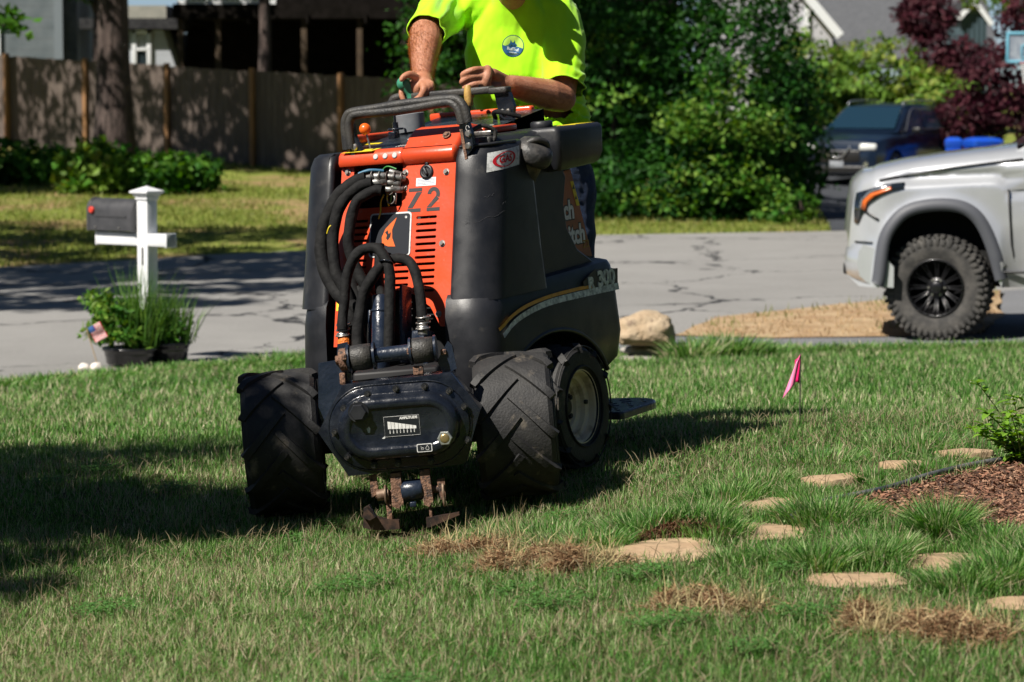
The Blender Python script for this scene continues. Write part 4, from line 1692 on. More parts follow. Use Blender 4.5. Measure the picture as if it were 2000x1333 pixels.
hose([(-.03, .30, .05), (-.02, .18, .06), (.01, .06, .06), (.02, -.06, .05)], .018, seed=7)
hose([(-.15, .22, .04), (-.13, .12, .05), (-.06, .03, .05), (-.02, -.08, .05)], .03, seed=8, wob=.2)
hose([(-.12, .14, .03), (-.05, .08, .04), (.02, .0, .04), (.08, -.08, .04)], .028, seed=9, wob=.2)
mb = MB()
mb.tube([(.085 + .023 * cos(a), .205 + .006 * sin(a), .183 + .023 * sin(a)) for a in [i * 2 * pi / 18 for i in range(18)]], .003, 6, M=Pl, closed=True)
mb.build('zip_tie', m_gloss, mach)
# metal couplings at both ends and in the opening
mb = MB()
for (a, b, r) in (((.045, .545, .01), (-.01, .548, .05), .012), ((-.01, .548, .05), (-.055, .545, .075), .015), ((-.055, .545, .075), (-.10, .535, .095), .012), ((.03, .560, .0), (-.015, .572, .03), .010),
                  ((-.10, .535, .095), (-.135, .523, .10), .014), ((.035, .505, .01), (.0, .50, .04), .013)):
    mb.cyl(a, b, r, M=Pl, seg=12, bev=.002)
for k in range(5):
    c_ = Vector((.035 - k * .022, .547, .02 + k * .015))
    mb.tube([c_ + Vector((.004 * sin(a), .018 * cos(a), .018 * sin(a))) for a in [i * 2 * pi / 14 for i in range(14)]], .0022, 5, M=Pl, closed=True)
for (a, b, r) in (((-.01, .528, .05), (-.055, .523, .08), .014), ((.03, .522, .02), (-.01, .528, .05), .011), ((-.015, .500, .05), (.03, .503, .02), .013)):
    mb.cyl(a, b, r, M=Pl, seg=12, bev=.002)
mb.build('coupling', mat('worn_coupling', (.30, .30, .29), .45, metal=.6, col2=(.12, .11, .10), nscale=50, nlo=.45, nhi=.55), mach)
mb = MB()
mb.tube(spline([(-.10, .553, .10), (-.06, .566, .09), (-.02, .567, .06)], 5), .006, 6, M=Pl)
mb.build('blue_hose', mat('blue_hose_cover', (.05, .16, .26), .5), mach)
for k, (pts, m_) in enumerate((([(-.045, .49, .01), (-.05, .46, .02), (-.052, .43, .015), (-.056, .40, .02)], m_wire_y), ([(.0, .52, .02), (.002, .49, .03), (-.01, .455, .02)], m_wire_g), ([(-.02, .50, .02), (-.018, .47, .03), (-.015, .445, .02)], m_wire_y),
                               ([(-.07, .575, .0), (-.03, .592, .02), (.01, .58, .02)], m_wire_g), ([(.01, .51, .03), (.02, .48, .03), (.012, .452, .02)], m_steel), ([(-.205, .335, .128), (-.195, .355, .133), (-.188, .365, .128)], m_wire_y))):
    mb = MB()
    mb.tube(spline(pts, 5), .0028, 6, M=Pl)
    mb.build('wire', m_, mach)
mb = MB()
for c_ in ((-.003, .50, .04), (-.002, .468, .03)):
    mb.tube([Vector(c_) + Vector((.016 * sin(a), .018 * cos(a), 0)) for a in [i * 2 * pi / 16 for i in range(14)]], .0022, 5, M=Pl)
mb.build('clamp', m_steel, mach)
for (u, v, w_) in ((-.094, -.035, .165), (.211, -.015, .125)):
    mb = MB()
    F = Pl @ T(u, v, w_) @ RX(pi / 2)
    mb.lathe([(.015, -.035), (.021, -.03), (.021, -.012), (.016, -.01), (.016, .002), (.023, .004), (.023, .016), (.018, .018), (.018, .034)], M=F, seg=12)
    for k in range(3):
        mb.tube([(.0245 * cos(a), .0245 * sin(a), -.03 + k * .02 + .008 * sin(a)) for a in [i * 2 * pi / 16 for i in range(16)]], .0032, 5, M=F, closed=True)
    mb.build('coupling', m_steel, mach)
mb = MB()
mb.lathe([(.018, -.04), (.024, -.02), (.020, .005), (.023, .025), (.014, .04)], M=Pl @ T(-.088, -.088, .165) @ RX(pi / 2), seg=10)
mb.build('orange_tape', mat('orange_tape_wrap', (.75, .18, .02), .5, bump=1, bscale=80, bdist=.01), mach)

# ---- plough mast
mb = MB()
mb.cyl((.036, .098, .135), (.055, -.20, .14), .030, .034, M=Pl, seg=20, bev=.004)
mb.lathe([(.033, 0), (.035, .004), (.033, .008)], M=Pl @ T(.039, .045, .136) @ RX(pi / 2), seg=20)
mb.build('mast', m_navy, mach)
for x, y0, y1 in ((-.012, .05, -.15), (.118, .13, -.15)):
    mb = MB()
    mb.box((x, (y0 + y1) / 2, .09), (.010, y0 - y1, .07), M=Pl @ RZ(.05), bev=.002)
    mb.build('mast_plate', m_navy, mach)
mb = MB()
mb.box((.165, -.05, .06), (.09, .05, .05), M=Pl, bev=.004)
mb.box((.19, -.10, .04), (.02, .14, .05), M=Pl, bev=.004)
mb.build('mount_plate', m_navy, mach)
mb = MB()
mb.box((.05, .03, .34), (.30, .20, .24), M=Fl, bev=.01)
mb.box((.03, .10, .23), (.62, .12, .12), M=Fl, bev=.01)
mb.box((.03, .35, .25), (.2, .7, .12), M=Fl, bev=.01)
mb.build('chassis', mat('chassis_black', (.01, .01, .011), .6), mach)
mb = MB()
mb.prism([(-.205, .512), (-.10, .522), (-.10, .28), (-.225, .289)], .14, .152, M=Fl @ RX(pi / 2))
mb.build('navy_plate', m_navy, mach)
mb = MB()
mb.prism([(.22, .50), (.262, .565), (.275, .55), (.285, .47), (.24, .45)], .285, .30, M=Fl @ RX(pi / 2))
mb.build('lug_plate', m_navy, mach)
mb = MB()
mb.prism([(-.115, .585), (-.08, .59), (-.075, .45), (-.10, .45), (-.125, .50)], .285, .30, M=Fl @ RX(pi / 2))
mb.build('lug_plate', m_navy, mach)

# isolators
IS = Fl @ T(0, -.30, .536) @ RY(pi / 2)
mi_ = Fl @ T(0, -.30, .536) @ RY(radians(-2)) @ RY(pi / 2)
mb = MB()
mb.lathe([(.0, -.002), (.040, .0), (.043, .004), (.045, .035), (.044, .070), (.0, .072)], M=mi_ @ T(0, 0, -.072), seg=28)
mb.build('rubber_isolator', m_handle, mach)
mb = MB()
mb.lathe([(.0, -.002), (.043, .0), (.045, .004), (.044, .035), (.042, .070), (.0, .074)], M=mi_ @ T(0, 0, .142), seg=28)
mb.build('rubber_isolator', m_handle, mach)
mb = MB()
mb.lathe([(.026, 0), (.026, .142)], M=mi_ @ T(0, 0, .0), seg=24)
for z, r in ((.004, .047), (.130, .047), (.215, .047), (-.083, .050)):
    mb.lathe([(r, 0), (r, .008)], M=mi_ @ T(0, 0, z), seg=24)
mb.build('cross_shaft', m_navy, mach)
mb = MB()
mb.lathe([(.034, -.112), (.038, -.108), (.038, -.090), (.042, -.086)], M=mi_, seg=20)
mb.lathe([(.015, -.125), (.015, -.105)], M=mi_, seg=6)
mb.build('shaft_end', m_rust, mach)
for (c_, s_) in (((-.090, -.345, .545), (.018, .016, .022)), ((.133, -.335, .545), (.018, .018, .022)), ((.155, -.31, .475), (.035, .02, .03)), ((-.105, -.31, .468), (.02, .03, .04)), ((.245, -.30, .530), (.02, .018, .018))):
    mb = MB()
    mb.box(c_, s_, M=Fl, bev=.003)
    mb.build('shaft_bolt', m_rust, mach)

# ---- gearbox
mb = MB()
hexp = [(-.106, .450), (.266, .462), (.357, .330), (.290, .150), (.262, .145), (-.112, .137), (-.202, .294)]
mb.prism(hexp, -.10, .0, M=Gl, bev=.003)
mb.prism(hexp, .0, .008, M=Gl, bev=.002)
gb = mb.build('gearbox', m_gloss, mach)
sharpen(gb, 30)


def stadium(cx, cy, hl, r, w, n=14):
    out = []
    for i in range(n + 1):
        a = -pi / 2 + pi * i / n
        out.append((cx + hl + r * cos(a), cy + r * sin(a), w))
    for i in range(n + 1):
        a = pi / 2 + pi * i / n
        out.append((cx - hl + r * cos(a), cy + r * sin(a), w))
    return out


mb = MB()
gc = (.078, .296)
prof = [(.142, .008), (.142, .016), (.139, .019), (.117, .019), (.112, .022), (.108, .034), (.104, .046), (.096, .055), (.086, .058), (.074, .058), (.069, .0565), (.066, .053), (.063, .0515), (.01, .0515)]
mb.loft([stadium(gc[0], gc[1], .098, r, w_) for r, w_ in prof], M=Gl, caps=(False, True))
gcov = mb.build('gearbox_cover', m_gloss, gb)
sharpen(gcov, 60)
# welded bead round the cover
mb = MB()
mb.tube([(p[0], p[1] + .002 * mnoise.noise(Vector((p[0] * 60, p[1] * 60, 0))), .0095) for p in stadium(gc[0], gc[1], .098, .1455, 0, 24)], .0035, 6, M=Gl, closed=True)
mb.build('weld', m_gloss, gb)
mb = MB()
for (x, y) in ((-.02, .413), (.078, .424), (.176, .424), (.258, .402), (-.105, .372), (-.143, .293), (-.108, .205), (.062, .168), (-.02, .168), (.175, .168), (.305, .345), (.305, .23)):
    mb = MB()
    mb.hexbolt((x, y, .019), (0, 0, 1), .0085, .013, M=Gl)
    mb.build('bolt', mat('worn_black_bolt', (.03, .032, .036), .35, metal=.5, col2=(.12, .11, .10), nscale=60, nlo=.55, nhi=.65), gb)
mb = MB()
mb.lathe([(.033, .0), (.035, .004), (.035, .014)], M=Gl @ T(-.052, .360, .052), seg=24)
mb.lathe([(.029, .014), (.029, .032), (.026, .036), (.012, .036)], M=Gl @ T(-.052, .360, .052), seg=6, smooth=False)
mb.build('filler_plug', m_plast, gb)
mb = MB()
mb.lathe([(.026, .0), (.026, .016), (.023, .019), (.017, .019), (.016, .016)], M=Gl @ T(.232, .247, .048), seg=6, smooth=False)
mb.mi = 1
mb.lathe([(.0165, .015), (.0165, .019), (.011, .021), (.003, .021)], M=Gl @ T(.232, .247, .048), seg=18)
mb.build('sight_plug', [mat('nickel', (.45, .47, .44), .35, metal=.7), m_brass], gb)
mb = MB()
mb.box((.090, .300, .0525), (.122, .070, .001), M=Gl)
lp = mb.build('amplitude_label', mat('label_black', (.014, .016, .02), .3), gb)
mb = MB()
lb_ = Gl @ T(.090, .300, .0532)
mb.text('AMPLITUDE', .0115, lb_ @ T(.024, .026, 0), bold=.0006)
for k in range(8):
    x0 = -.048 + k * .0122
    x1 = x0 + .0108
    t0, t1 = .018 - (x0 + .048) / .098 * .021, .018 - (x1 + .048) / .098 * .021
    mb.prism([(x0, -.008 - k * .0006), (x1, -.008 - k * .0006), (x1, max(t1, -.0075)), (x0, t0)], 0, .0006, M=lb_)
for k in range(8):
    mb.text('0', .0105, lb_ @ T(-.042 + k * .0118, -.020, 0) @ Matrix.Diagonal((.6, 1.2, 1, 1)), bold=.0004)
    mb.box((-.042 + k * .0118, -.0128, 0), (.0012, .004, .0006), M=lb_)
mb.tube([(-.060, -.034, 0), (.060, -.034, 0), (.060, .034, 0), (-.060, .034, 0)], .0005, 4, M=lb_, closed=True)
mb.build('label_print', m_white, lp)
mb = MB()
mb.prism(rrect(.134, .186, .206, .234, .004, 3), .0, .001, M=Gl @ T(0, 0, .0586))
mb.mi = 1
mb.prism(rrect(.1365, .1835, .2085, .2315, .003, 3), .001, .0014, M=Gl @ T(0, 0, .0586))
mb.mi = 0
dp = [(.170 + .0055 * cos(a), .2175 + .0055 * sin(a)) for a in [radians(150) + i * radians(240) / 12 for i in range(13)]] + [(.170, .229)]
mb.tube([(x, y, .0016) for x, y in dp], .0007, 4, M=Gl @ T(0, 0, .0586), closed=True)
mb.tube([(.149, .227, .0016), (.149, .214, .0016), (.156, .214, .0016), (.158, .218, .0016), (.155, .221, .0016), (.149, .219, .0016)], .0007, 4, M=Gl @ T(0, 0, .0586))
ol = mb.build('oil_label', [m_white, m_decal], gb)
mb = MB()
mb.text('375 111', .016, Gl @ T(.075, .378, .046) @ RX(radians(-40)), bold=.0004, ext=.001)
mb.build('cast_number', m_gloss, gb)
mb = MB()
for poly in ([(-.030, .300), (-.022, .306), (-.018, .298), (-.021, .284), (-.027, .286)], [(.018, .262), (.030, .270), (.036, .268), (.026, .260)], [(-.018, .399), (-.010, .401), (-.011, .397)]):
    mb.prism(poly, .0, .0006, M=Gl @ T(0, 0, .0518))
mb.build('paint_chip', m_sticker, gb)

# ---- plough foot
FP = Fl @ RX(pi / 2)
mb = MB()
mb.prism([(.030, .134), (.064, .136), (.066, .03), (.050, .012), (.026, .020)], .30, .345, M=FP)
mb.prism([(.130, .138), (.163, .140), (.168, .03), (.152, .010), (.136, .018)], .30, .345, M=FP)
mb.cyl((-.03, -.315, .060), (.19, -.315, .066), .013, M=Fl, seg=14)
mb.prism([(-.045, .13), (-.02, .132), (-.018, .068), (-.042, .055)], .31, .33, M=FP)
mb.prism([(.185, .10), (.212, .102), (.21, .03), (.192, .03)], .31, .33, M=FP)
mb.build('foot_bracket', m_rust, mach)
mb = MB()
mb.cyl((.062, -.32, .068), (.134, -.32, .071), .036, M=Fl, seg=24, bev=.004)
mb.box((.10, -.352, .024), (.022, .02, .018), M=Fl, bev=.003)
mb.box((.095, -.32, .110), (.010, .010, .014), M=Fl)
mb.build('foot_sleeve', m_navy, mach)
mb = MB()
mb.cyl((-.022, -.335, .062), (.018, -.335, .064), .020, M=Fl, seg=16)
mb.tube([(.008, -.335 + .026 * cos(a), .063 + .030 * sin(a)) for a in [i * 2 * pi / 16 for i in range(16)]], .004, 6, M=Fl, closed=True)
mb.tube([(.205, -.335 + .012 * cos(a), .045 + .036 * sin(a)) for a in [i * 2 * pi / 16 for i in range(16)]], .005, 6, M=Fl, closed=True)
mb.build('pin', mat('bare_rust', (.28, .20, .14), .6, metal=.4, col2=(.15, .09, .06), nscale=50), mach)
mb = MB()
mb.box((.014, -.33, -.0), (.018, .012, .10), M=Fl, bev=.002)
mb.build('blade_stem', m_rust, mach)
mb = MB()
mb.box((.155, -.33, .0), (.010, .012, .09), M=Fl, bev=.002)
mb.build('blade_stem', m_rust, mach)
mb = MB()
# left shoe: bent plate
mb.prism([(-.080, -.045), (-.072, .022), (-.052, .032), (-.030, -.010), (.0, -.020), (.045, -.028), (.045, -.058), (-.03, -.058)], .32, .345, M=FP)
mb.prism([(-.078, .0), (-.055, .028), (-.03, -.006), (-.05, -.015)], .345, .385, M=FP)
m_blade = mat('dark_blade', (.035, .028, .026), .5, metal=.5, col2=(.12, .07, .05), nscale=30)
mb.build('plough_shoe', m_blade, mach)
mb = MB()
mb.prism([(.138, -.028), (.252, -.018), (.254, -.026), (.150, -.060), (.138, -.060)], .32, .345, M=FP)
mb.build('plough_shoe', m_blade, mach)


# ---- wheels
def wheel(M, rad=.246, wid=.27, flip=1, label=None):
    """hub axis along local x; outer face towards +x*flip"""
    w2 = wid / 2
    X = M @ RY(pi / 2)            # lathe axis z -> x
    mb = MB()
    R = rad - .018
    prof = [(.128, -w2 * .78), (.140, -w2 * .98), (.17, -w2 * 1.02), (.205, -w2 * 1.0), (R - .012, -w2 * .97), (R, -w2 * .86), (R + .002, -w2 * .5), (R + .003, 0), (R + .002, w2 * .5), (R, w2 * .86), (R - .012, w2 * .97), (.205, w2 * 1.0), (.17, w2 * 1.02), (.140, w2 * .98), (.128, w2 * .78)]
    mb.lathe(prof, M=X, seg=56, capends=False)
    # raised bead rings on the sidewall
    for s in (-1, 1):
        mb.tube([(.148 * cos(a), .148 * sin(a), s * w2 * 1.02) for a in [i * 2 * pi / 40 for i in range(40)]], .004, 6, M=X, closed=True)
        mb.tube([(.222 * cos(a), .222 * sin(a), s * w2 * .99) for a in [i * 2 * pi / 40 for i in range(40)]], .003, 6, M=X, closed=True)
    # chevron lugs
    NL = 11
    for s in (-1, 1):
        for k in range(NL):
            a0 = 2 * pi * (k + (.5 if s > 0 else 0)) / NL
            rings = []
            for j in range(9):
                t = j / 8
                ax = s * (w2 * 1.0 - (w2 * 1.0 + .012) * t)
                # t=0 at the shoulder, t=1 near the centre; centre end leads
                ang = a0 - t * .62
                hgt = .014 * (1 - .15 * t)
                hw = .013 - .002 * t
                rb_ = R - .006 if t > .12 else R - .022
                ca, sa = cos(ang), sin(ang)
                rad_v = Vector((0, ca, sa))
                tan_v = Vector((0, -sa, ca))
                dirv = (Vector((-s * w2, 0, 0)) - tan_v * .62 * R).normalized()
                side_v = dirv.cross(rad_v).normalized()
                b0 = Vector((ax, 0, 0)) + rad_v * rb_
                tp = Vector((ax, 0, 0)) + rad_v * (R + hgt - (.012 if t < .01 else 0))
                rings.append([b0 - side_v * hw * 1.35, tp - side_v * hw, tp + side_v * hw, b0 + side_v * hw * 1.35])
            mb.loft(rings, M=M, smooth=False)
    ty = mb.build('wheel', m_rub, mach, label=label)
    sharpen(ty, 35)
    mb = MB()
    f = flip
    mb.lathe([(.132, w2 * .93 * f), (.139, w2 * .93 * f), (.136, w2 * .87 * f), (.126, w2 * .84 * f), (.122, w2 * .66 * f), (.116, w2 * .62 * f), (.105, w2 * .60 * f), (.101, w2 * .46 * f), (.094, w2 * .42 * f), (.082, w2 * .40 * f), (.078, w2 * .30 * f), (.04, w2 * .28 * f), (.02, w2 * .28 * f)], M=X, seg=44, capends=False)
    rim = mb.build('rim', m_cream, ty)
    sharpen(rim, 22)
    mb = MB()
    for k in range(5):
        a = 2 * pi * k / 5 + .3
        mb.hexbolt((w2 * .28 * f, .058 * cos(a), .058 * sin(a)), (f, 0, 0), .010, .014, M=M)
    mb.lathe([(.032, w2 * .28 * f), (.032, w2 * .46 * f), (.02, w2 * .50 * f)], M=X, seg=18)
    mb.build('hub', m_plast, rim)
    mb = MB()
    mb.cyl((w2 * .58 * f, .0, .108), (w2 * .66 * f, .0, .108), .009, .008, M=M @ RX(-1.75), seg=14)
    mb.build('valve', m_handle, rim)
    return ty


wheel(Fl @ T(-.372, 0, .228) @ RZ(radians(6)) @ RX(.35), rad=.262, wid=.262, flip=-1)
wheel(Fl @ T(.452, 0, .228) @ RZ(radians(3)) @ RX(.10), rad=.262, flip=1)
wheel(Bl @ T(.375, -.05, .215) @ RX(.2), rad=.238, wid=.25, flip=1)
wheel(Bl @ T(-.375, -.05, .235) @ RX(.5), rad=.238, wid=.25, flip=-1)
mb = MB()
mb.cyl((-.30, 0, .235), (.33, 0, .235), .04, M=Bl, seg=16)
mb.cyl((-.30, 0, .243), (.43, 0, .243), .045, M=Fl, seg=16)
mb.box((0, .0, .42), (.46, .80, .36), M=Bl)
mb.build('axle', MATS['chassis_black'], mach)

# ---- operator platform
mb = MB()
pl = rrect(-.34, .37, .52, .96, (.02, .17, .17, .02), 10)
mb.prism(pl, .085, .115, M=Bl, bev=.008)
pf = mb.build('platform', m_navy, mach)
mb = MB()
for i in range(9):
    for j in range(6):
        x, y = -.28 + i * .075 + (.037 if j % 2 else 0), .58 + j * .06
        if inpoly([x], [y], rrect(-.32, .35, .5, .94, (.02, .16, .16, .02), 10))[0]:
            mb.box((0, 0, .116), (.045, .010, .005), M=Bl @ T(x, y, 0) @ RZ(.78 if (i + j) % 2 else -.78), bev=.002)
mb.build('tread_pattern', m_navy, pf)
mb = MB()
mb.prism([(.0, 0), (.028, .006), (.036, .03), (.02, .05), (.0, .045)], 0, .012, M=Bl @ T(-.452, -.36, .60) @ RX(pi / 2))
mb.build('tail_reflector', m_rust, mach)

# ================================================================== LEAVES AND TREES
LEAF = leafmat('leaf', trl=.34, rough=.5, spec=.16)
NEEDLE = leafmat('needle', trl=.12, rough=.6, spec=.25)
m_bark = mat('bark', (.040, .027, .023), .95, col2=(.10, .072, .062), nscale=9, col3=(.03, .022, .018), n3scale=14, n3lo=.5, n3hi=.58, bump=1.0, bscale=14, bdist=.05, stretch=(1, 1, .22))


def leaves(lumps, size, pal, seed=0, asp=.5, sprig=.28, per=14, up=.3, flat=.25, shell=.45):
    """leaf-shaped faces in sprigs spread through ellipsoid lumps (cx,cy,cz,rx,ry,rz,n)"""
    rg = np.random.default_rng(seed)
    Vs, Cs = [], []
    for (cx, cy, cz, rx_, ry_, rz_, n) in lumps:
        ns = max(1, int(n / per))
        d = rg.normal(0, 1, (ns, 3))
        d /= np.linalg.norm(d, axis=1)[:, None]
        r = shell + (1 - shell) * rg.random(ns) ** .5
        wob = .82 + .36 * fbm(np.arctan2(d[:, 1], d[:, 0]) * 1.6 + 9, d[:, 2] * 2.2 + 5, seed, 3, 1.2)
        c = d * (r * wob)[:, None] * np.array([rx_, ry_, rz_]) + np.array([cx, cy, cz])
        tone = rg.uniform(.65, 1.3, ns)
        pi_ = rg.integers(0, len(pal), ns)
        C = np.repeat(c, per, 0) + rg.normal(0, sprig * .5, (ns * per, 3)) * np.array([1, 1, .6])
        out = np.repeat(d, per, 0)
        m = len(C)
        nrm = out * .6 + rg.normal(0, .65, (m, 3)) + np.array([0, 0, up])
        nrm /= np.linalg.norm(nrm, axis=1)[:, None]
        a = rg.normal(0, 1, (m, 3)) + np.array([0, 0, -.4])
        a -= nrm * (a * nrm).sum(1)[:, None]
        a /= np.linalg.norm(a, axis=1)[:, None]
        b = np.cross(nrm, a)
        L = size * rg.uniform(.6, 1.3, m)
        fold = nrm * (L * flat * .3)[:, None]
        v0 = C - a * (L * .5)[:, None]
        v1 = C + b * (L * asp * .5)[:, None] - fold
        v2 = C + a * (L * .5)[:, None]
        v3 = C - b * (L * asp * .5)[:, None] - fold
        Vs.append(np.stack([v0, v1, v2, v3], 1).reshape(-1, 3))
        col = np.array(pal)[np.repeat(pi_, per)] * (np.repeat(tone, per) * rg.uniform(.8, 1.2, m))[:, None]
        Cs.append(np.repeat(col, 4, 0))
    V, C = np.concatenate(Vs), np.concatenate(Cs)
    return V, np.arange(len(V)).reshape(-1, 4), C


def tree(name, base, h, r0, lumps, size, pal, label, cat, group=None, seed=1, limbs=7, asp=.5, sprig=.28, per=14, lean=(0, 0), matl=None, shell=.45, bark=None, foliage='crown'):
    x, y, z = base
    root = empty(name, base, label, cat, group)
    rg = random.Random(seed)
    mb = MB()
    n = 9
    pts = [(lean[0] * (i / n) ** 1.3 + .02 * rg.uniform(-1, 1), lean[1] * (i / n) ** 1.3, -0.1 + h * i / n) for i in range(n + 1)]
    R = [r0 * (1.35 if i == 0 else 1.08 if i == 1 else 1) * (1 - .72 * i / n) for i in range(n + 1)]
    mb.tube(pts, R, 14)
    for k in range(limbs):
        lp = lumps[k % len(lumps)]
        t = .45 + .5 * rg.random()
        p0 = Vector(pts[int(t * n)])
        p1 = Vector((lp[0] - x, lp[1] - y, lp[2] - z)) + Vector((rg.uniform(-.5, .5) * lp[3], rg.uniform(-.5, .5) * lp[4], rg.uniform(-.4, .5) * lp[5]))
        mid = p0.lerp(p1, .5) + Vector((0, 0, rg.uniform(0, .3)))
        P = spline([p0, mid, p1], 5)
        mb.tube(P, [max(.012, r0 * .38 * (1 - i / (len(P) + 1))) for i in range(len(P))], 7)
    mb.build('trunk', bark or m_bark, root)
    V, F, C = leaves(lumps, size, pal, seed, asp, sprig, per, shell=shell)
    V = V - np.array(base)
    npobj(foliage, V, F, matl or LEAF, C, parent=root)
    return root


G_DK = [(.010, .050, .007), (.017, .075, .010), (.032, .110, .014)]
G_MD = [(.035, .125, .014), (.060, .170, .018), (.10, .22, .03)]
G_LT = [(.13, .24, .035), (.18, .29, .045), (.22, .27, .05), (.10, .20, .03)]
G_RD = [(.080, .020, .030), (.055, .016, .024), (.115, .035, .045), (.035, .012, .016)]

# unseen belt of trees added beside and behind the camera to cut skylight
lm = []
rg_ = random.Random(99)
for k in range(30):
    a = radians(-152 + k * 8.1)
    a = radians(-62) + radians(k * 304 / 29) if False else radians(70 - k * 10.7)
    r = 24 + rg_.uniform(-2, 3)
    xx, yy = r * cos(a) + 2, 10 + r * sin(a)
    if yy > 19 and xx < 16:
        continue
    if abs(xx) < yy * .22 + 1 and yy > 0:
        continue
    hh = rg_.uniform(6, 9)
    lm.append((xx, yy, hh * .55, 2.9, 2.9, hh * .62, 520))
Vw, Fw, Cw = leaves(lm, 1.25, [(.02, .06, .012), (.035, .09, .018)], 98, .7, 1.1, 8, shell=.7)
npobj('sky_screen_trees', Vw, Fw, LEAF, Cw, label='unseen belt of trees added beside and behind the camera to hold back skylight', cat='wood', kind='stuff')

# big pine-like trunk before the fence
tree('oak_tree', (-7.25, 52.0, g1(-7.25, 52.0)), 9.5, .36, [(-12.8, 53, 7.8, 2.2, 1.8, 1.2, 2300), (-10.3, 50.8, 7.4, 2.0, 1.6, 1.1, 2300), (-8.0, 49.6, 7.6, 1.8, 1.5, 1.0, 2300), (-6.2, 48.5, 7.9, 1.7, 1.4, .9, 1800), (-8.5, 51, 7.6, 2.6, 2.6, 1.7, 2600), (-5.6, 51.5, 8.6, 2.6, 2.6, 1.8, 2400), (-7.6, 53.5, 9.8, 3.2, 2.6, 1.8, 2400), (-10.4, 50.2, 6.6, 1.8, 1.8, 1.3, 1500), (-4.0, 50.0, 6.9, 1.7, 1.6, 1.1, 1300)], .22, G_MD,
     'thick rough barked tree trunk rising in front of the wooden fence', 'tree', seed=3, limbs=9)
# maple whose twigs hang into the upper left corner
mp_ = tree('maple_tree', (-12.2, 47.0, g1(-12.2, 47)), 8.0, .22, [(-8.9, 46.5, 3.2, .9, .8, .40, 230), (-8.2, 46.2, 2.45, .30, .3, .26, 70), (-12.6, 46.6, 4.9, 2.2, 2.2, 1.2, 2600), (-13.0, 46.0, 6.6, 2.6, 2.4, 1.5, 2600)], .20, G_MD + G_LT[:1],
           'maple with bright leaves hanging into the top left corner', 'tree', seed=8, asp=.75, sprig=.30, per=9)

# trees left of the picture whose crowns shade the street and the far yard
tree('street_tree', (-11.2, 23.6, g1(-11.2, 23.6)), 8.5, .26, [(-10.6, 24.0, 8.1, 2.3, .6, .6, 1500), (-9.6, 25.9, 8.6, 2.5, .7, .7, 1700), (-12.6, 25.2, 7.6, 2.2, .8, .8, 1900), (-10.0, 28.1, 8.6, 3.0, .9, .7, 3000), (-12.2, 29.6, 8.3, 2.6, .9, .8, 3000), (-8.2, 29.6, 8.8, 2.0, .8, .6, 1800), (-12.6, 26.9, 8.4, 1.8, .5, .6, 1000)], .26, G_MD,
     'leafy street tree beyond the left edge shading the asphalt by the mailbox', 'tree', seed=11)
tree('yard_tree', (-13.2, 31.5, g1(-13.2, 31.5)), 9, .28, [(-10.2, 31.0, 8.6, 2.6, .9, .8, 2400), (-13.0, 33.2, 8.2, 2.8, 1.8, 1.2, 2600), (-11.0, 34.8, 8.8, 2.6, 1.4, 1.1, 2000), (-14.5, 35.0, 8.8, 2.6, 1.8, 1.2, 2000), (-9.0, 32.3, 8.5, 1.6, 1.1, .8, 900)], .26, G_MD,
     'leafy tree beyond the left edge shading the far side of the street', 'tree', seed=12)
# small garden tree left of the camera: throws the shade on the lawn and the left tyre
tree('garden_tree', (-5.6, 7.6, g1(-5.6, 7.6)), 4.6, .09, [(-5.2, 7.9, 4.35, 1.0, 1.3, .40, 6500), (-4.5, 7.7, 4.25, .85, .75, .35, 4500), (-3.80, 7.50, 4.15, .48, .50, .22, 2600), (-5.0, 9.5, 4.4, 1.0, .9, .35, 3200), (-5.1, 6.6, 4.2, .9, .6, .35, 3000), (-5.2, 5.6, 4.2, .8, .5, .35, 2400), (-4.9, 4.9, 4.2, .5, .3, .25, 700), (-4.75, 6.0, 4.2, .55, .45, .3, 1100)], .11, G_MD,
     'small garden tree beyond the left edge shading the lawn and the left front tyre', 'tree', seed=13, sprig=.16, shell=.1)

# shrubs at the fence foot
for i, (px, yy, w_, h_, n, pal, lab) in enumerate(((-9.3, 49.5, .85, .55, 900, G_DK + G_MD, 'dark green shrub at the left edge below the fence'),
                                                  (-8.3, 49.6, .60, .50, 700, G_MD, 'mid green shrub between the dark one and the tan fence post'),
                                                  (-7.05, 48.0, .62, .62, 1100, G_LT + G_MD, 'brightest broad leaved shrub right in front of the thick trunk'),
                                                  (-6.0, 48.2, .48, .50, 700, G_MD, 'low green shrub just right of the thick trunk'),
                                                  (-5.45, 48.8, .50, .42, 600, G_DK + G_MD, 'dark low shrub at the right end of the shrub row by the fence'))):
    zz = g1(px, yy)
    h_ *= 1.25
    lumps = [(px, yy, zz + h_ * .55, w_, .5, h_ * .65, n), (px - w_ * .45, yy - .1, zz + h_ * .4, w_ * .55, .4, h_ * .5, n // 2), (px + w_ * .4, yy - .15, zz + h_ * .42, w_ * .6, .4, h_ * .55, n // 2)]
    tree('shrub', (px, yy, zz), h_ * .8, .02, lumps, .15, pal, lab, 'shrub', 'shrubs along the fence', seed=20 + i, limbs=5, asp=.7, sprig=.14, per=8, foliage='foliage')

